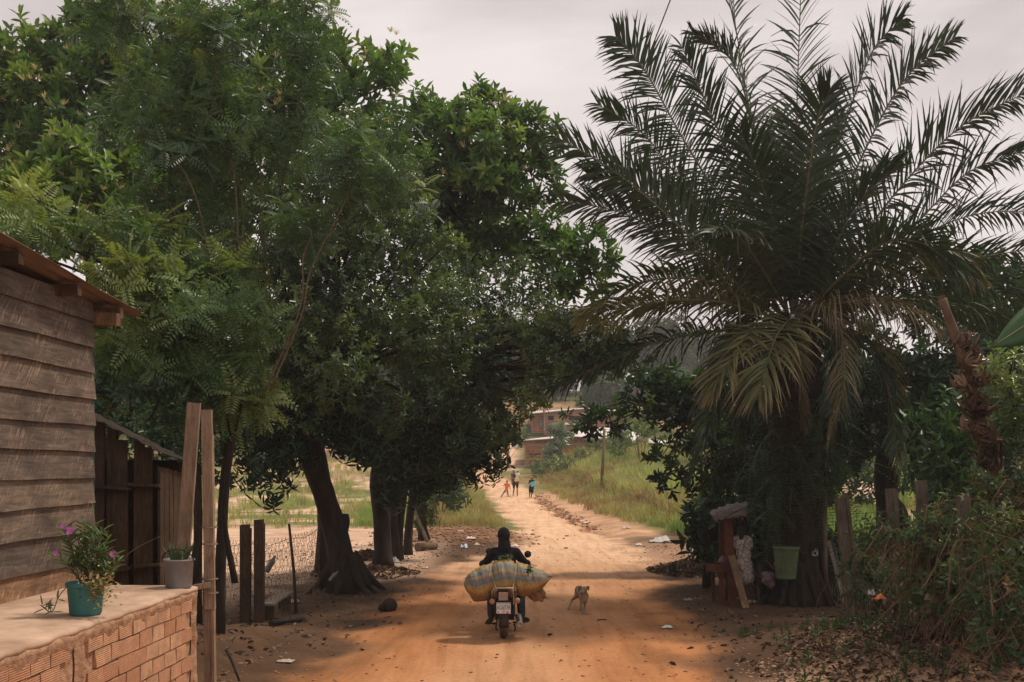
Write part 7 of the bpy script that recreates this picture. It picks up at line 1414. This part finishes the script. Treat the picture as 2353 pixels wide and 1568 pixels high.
for mx_, my_, rr_, px_ in ((913, 550, .056, [(896, 640), (890, 615), (892, 590), (906, 570)]), (521, 521, .052, [(500, 640), (492, 600), (500, 560), (515, 540)])):
    mb = MB(); mb.lathe(Q(mx_, my_, 16.3), [(0, -.004), (rr_ - .006, -.004), (rr_, .004), (rr_ * .9, .02), (rr_ * .5, .032), (0, .034)], 26, axis=(0, 1, 0)); o = mb.build('mirror', M['mirror_glass'], t); mb = MB(); mb.tube(catmull([Q(a_, b_, 16.35) for a_, b_ in px_], 8), .006, 6); mb.build('stem', M['dark_metal'], o)
part('footpeg', 'rubber', lambda mb: mb.tube([Q(480, 1250, 15.95), Q(600, 1248, 15.95)], .014, 7)); part('footpeg', 'rubber', lambda mb: mb.tube([Q(760, 1238, 15.95), Q(900, 1238, 15.95)], .014, 7))
part('cables', 'black_gloss', lambda mb: [mb.tube(catmull([Q(770, 880, 15.0), Q(790, 930, 14.98), Q(775, 990, 14.98), Q(765, 1050, 14.99), Q(770, 1062, 15.0)], 14), .006, 5), mb.tube(catmull([Q(612, 1185, 15.1), Q(605, 1215, 15.2), Q(625, 1240, 15.3)], 8), .008, 5), mb.tube(catmull([Q(715, 1200, 15.08), Q(722, 1290, 15.2), Q(742, 1290, 15.35)], 8), .006, 5)])
# rider
tab = dict(head=(673, 375, .0), neck=(677, 470, -.02), shL=(572, 530, 0), shR=(795, 532, 0), elL=(492, 632, .1), elR=(872, 630, .1), wrL=(452, 648, .42), wrR=(912, 642, .42), hipL=(625, 900, -.12), hipR=(725, 900, -.12), knL=(545, 950, .32), knR=(838, 950, .32), anL=(545, 1175, .02), anR=(852, 1165, .02), toeL=(512, 1238, .12), toeR=(905, 1215, .14))
J = KJ(4, 15.95, tab)
def hoodie(c, J, s, ax, sh, hp):
    torso_cloth(c, J, s, ax, sh, hp, .022, 0, 1.0, .97)
    c.cone(J['neck'] + Vector((0, 0, -.04)), .085, J['head'] + Vector((0, 0, -.08)), .088); c.cone(sh.lerp(J['shL'], .35) + Vector((0, 0, .01)), .08, J['neck'], .075); c.cone(sh.lerp(J['shR'], .35) + Vector((0, 0, .01)), .08, J['neck'], .075)
def hood(c, J, s, ax, sh, hp): h0 = J['head']; c.ball(h0 + Vector((-.004, -.005, .03)), (.100, .125, .125), 18); c.cone(h0 + Vector((-.01, 0, .05)), .088, h0 + Vector((.006, -.02, -.10)), .084); c.ball(h0 + Vector((.01, -.035, -.12)), (.10, .09, .06), 12); c.cone(h0 + Vector((.0, -.02, -.06)), .09, J['neck'] + Vector((0, -.01, -.03)), .105)
person(J, 'motorcycle rider in a black hooded jacket seen from behind', 1.0, (.05, 1, 0), 'skin_dark', .011, [('jacket', 'black_hoodie', hoodie, .011), ('hood', 'black_hoodie', hood, .010), ('trousers', 'denim', lambda c, J, s, ax, sh, hp: leg_cloth(c, J, s, ax, sh, hp, .018, 1, .95), .011)], None, 'boot', curl=.85, armr=1.05,
       handn={'L': Vector((0, .2, -1)), 'R': Vector((0, .2, -1)), 'dL': Vector((.35, 1, -.1)), 'dR': Vector((-.35, 1, -.1))}, face_on=False, loc=Vector((XB, 15.9, .3)))
# striped sack: lofted tube; the angle round it carries the woven stripes
def sack():
    D0 = 15.32; sp = [(272, 850, 12, .03), (300, 850, 75, .12), (345, 855, 135, .18), (400, 862, 168, .22), (470, 840, 182, .25), (545, 818, 176, .24), (610, 800, 190, .27), (680, 785, 192, .28), (740, 788, 186, .27), (787, 798, 170, .25), (850, 805, 165, .25), (920, 815, 158, .23), (990, 815, 130, .20), (1050, 805, 95, .15), (1105, 790, 55, .10), (1140, 775, 22, .05), (1160, 770, 10, .025)]
    cx = catmull([Vector((a, b_, c * 10)) for a, b_, c, e in sp], 96); ce = catmull([Vector((a, e * 1000, 0)) for a, b_, c, e in sp], 96); n_ = 56; vs = []; st = []
    for i, (p_, e_) in enumerate(zip(cx, ce)):
        ryy = p_.z / 10 * .2272 * D0 / F; rdd = e_.y / 1000; c = Q(p_.x, p_.y, D0)
        pinch = 1 - .13 * math.exp(-((p_.x - 548) / 16) ** 2) - .13 * math.exp(-((p_.x - 787) / 16) ** 2) - .06 * math.exp(-((p_.x - 950) / 14) ** 2)
        for k in range(n_):
            a = 2 * pi * k / n_; wr = 1 + .03 * sin(p_.x * .05 + 3 * a) + .022 * sin(p_.x * .13 + 5 * a + 2 * sin(p_.x * .03)) + .014 * sin(p_.x * .29 - 7 * a); v_ = c + Vector((.01 * sin(a * 4 + p_.x * .06), -cos(a) * rdd * pinch * wr, sin(a) * ryy * pinch * wr))
            vs.append(v_); st.append(a / (2 * pi))
    L_ = len(cx); fs = [(i * n_ + k, (i + 1) * n_ + k, (i + 1) * n_ + (k + 1) % n_, i * n_ + (k + 1) % n_) for i in range(L_ - 1) for k in range(n_)]; fs += [tuple(range(n_)), tuple(reversed(range((L_ - 1) * n_, L_ * n_)))]
    mb = MB(); mb.add(vs, fs, 0, True); sn = [math.sin(2 * pi * s_) * .5 + .5 for s_ in st]; fr = [math.cos(2 * pi * s_) for s_ in st]
    m, nt, b = nodes('woven_stripes'); s_ = attr_n(nt, 'band'); v = coords(nt); dis = noise_n(nt, 9, 4, .6, v); ma = nt.nodes.new('ShaderNodeMath'); ma.operation = 'MULTIPLY_ADD'; ma.inputs[1].default_value = .035; nt.links.new(dis, ma.inputs[0]); nt.links.new(s_, ma.inputs[2])
    Y = (.31, .225, .10); B = (.15, .19, .195); Rr = (.23, .145, .12); O = (.235, .145, .065); r_ = ramp(nt, [(0, O), (.20, O), (.22, (.27, .155, .07)), (.235, O), (.36, (.44, .28, .09)), (.52, Y), (.535, B), (.655, B), (.67, Rr), (.71, Rr), (.725, Y), (.79, Y), (.805, B), (.90, B), (.915, Y), (.97, Y)], ma.outputs[0])
    nz = noise_n(nt, 22, 6, .7, v); weave = nt.nodes.new('ShaderNodeTexWave'); weave.inputs['Scale'].default_value = 60; weave.bands_direction = 'X'; nt.links.new(v, weave.inputs['Vector']); c = mixc(nt, 1.0, r_, ramp(nt, [(.3, (.62, .58, .55)), (.68, (1.15, 1.15, 1.12))], nz), 'MULTIPLY'); nt.links.new(c, b.inputs['Base Color']); b.inputs['Roughness'].default_value = .65
    nb = noise_n(nt, 7, 6, .65, coords(nt, (2.2, 1, .8))); bump(nt, b, nb, .8, .03); M['sack'] = m
    o = mb.build('striped_sack', m, None, {'band': sn}); return tag(o, 'bulging sack with blue, yellow and reddish stripes tied across the back of the motorcycle', 'sack')
sk = sack()
M['rope'] = simple('rope', (.28, .2, .12), (.42, .32, .2), 30, .9)
def rope(pts, lb):
    mb = MB(); mb.tube(catmull([Q(*p_) for p_ in pts], 30), .0065, 6); return tag(mb.build('rope', M['rope']), lb, 'rope')
rope([(540, 640, 15.25), (535, 700, 15.13), (550, 770, 15.06), (570, 830, 15.07), (592, 892, 14.98)], 'left rope tying the striped sack to the rack'); rope([(800, 628, 15.25), (795, 700, 15.12), (785, 770, 15.05), (772, 840, 15.06), (760, 895, 14.98)], 'right rope tying the striped sack to the rack')
mb = MB(); mb.tube(catmull([Q(750, 885, 14.97), Q(790, 890, 14.96), (Q(785, 920, 14.95)), Q(755, 905, 14.96), Q(770, 960, 14.97), Q(768, 1060, 14.98)], 22), .0065, 6); tag(mb.build('rope', M['rope']), 'loose knotted rope end hanging beside the tail light', 'rope')
cloth('brown_sack_cloth', (.15, .085, .045), (.26, .16, .09), 10)
bag('sack', 'smaller brown sack hanging below the right end of the striped sack', [(Q(990, 945, 15.42), (.14, .12, .12)), (Q(1030, 955, 15.42), (.10, .10, .115)), (Q(1010, 975, 15.42), (.11, .09, .085)), (Q(1065, 1005, 15.42), (.03, .04, .045))], 'brown_sack_cloth', 'sack', .016)
V = Tpl(); r_ = random.Random(8)
for i in range(90):
    if i < 55: p_ = Q(685 + r_.gauss(0, 30), 588 + r_.gauss(0, 14), 15.3 + r_.uniform(-.08, .03))
    else: p_ = Q(930 + r_.gauss(0, 16), 715 + r_.gauss(0, 20), 15.05)
    V.add(leaf(tuple(p_), (r_.uniform(-1, 1), r_.uniform(-1, .2), r_.uniform(-.6, 1)), (0, 0, 1), .045, .035, .3, .3))
v, q_ = V.get(); o = put('leaf_bunch', big_mesh('leaf_bunch', v, q_, {'tint': np.full(len(v), .35)}), None, M['vine']); tag(o, 'green leaves poking out of the striped sack', 'leaves', kind='stuff')

# ================================================================ HAZE
mb = MB(); mb.box((0, 95, 16), (340, 300, 38)); m = bpy.data.materials.new('haze'); m.use_nodes = True; nt = m.node_tree; nt.nodes.clear(); o_ = nt.nodes.new('ShaderNodeOutputMaterial'); pv = nt.nodes.new('ShaderNodeVolumePrincipled')
pv.inputs['Color'].default_value = (.93, .90, .88, 1); pv.inputs['Density'].default_value = .001; pv.inputs['Anisotropy'].default_value = .25; nt.links.new(pv.outputs['Volume'], o_.inputs['Volume'])
tag(mb.build('haze', m), 'thin pale haze in the air', 'haze', kind='stuff')
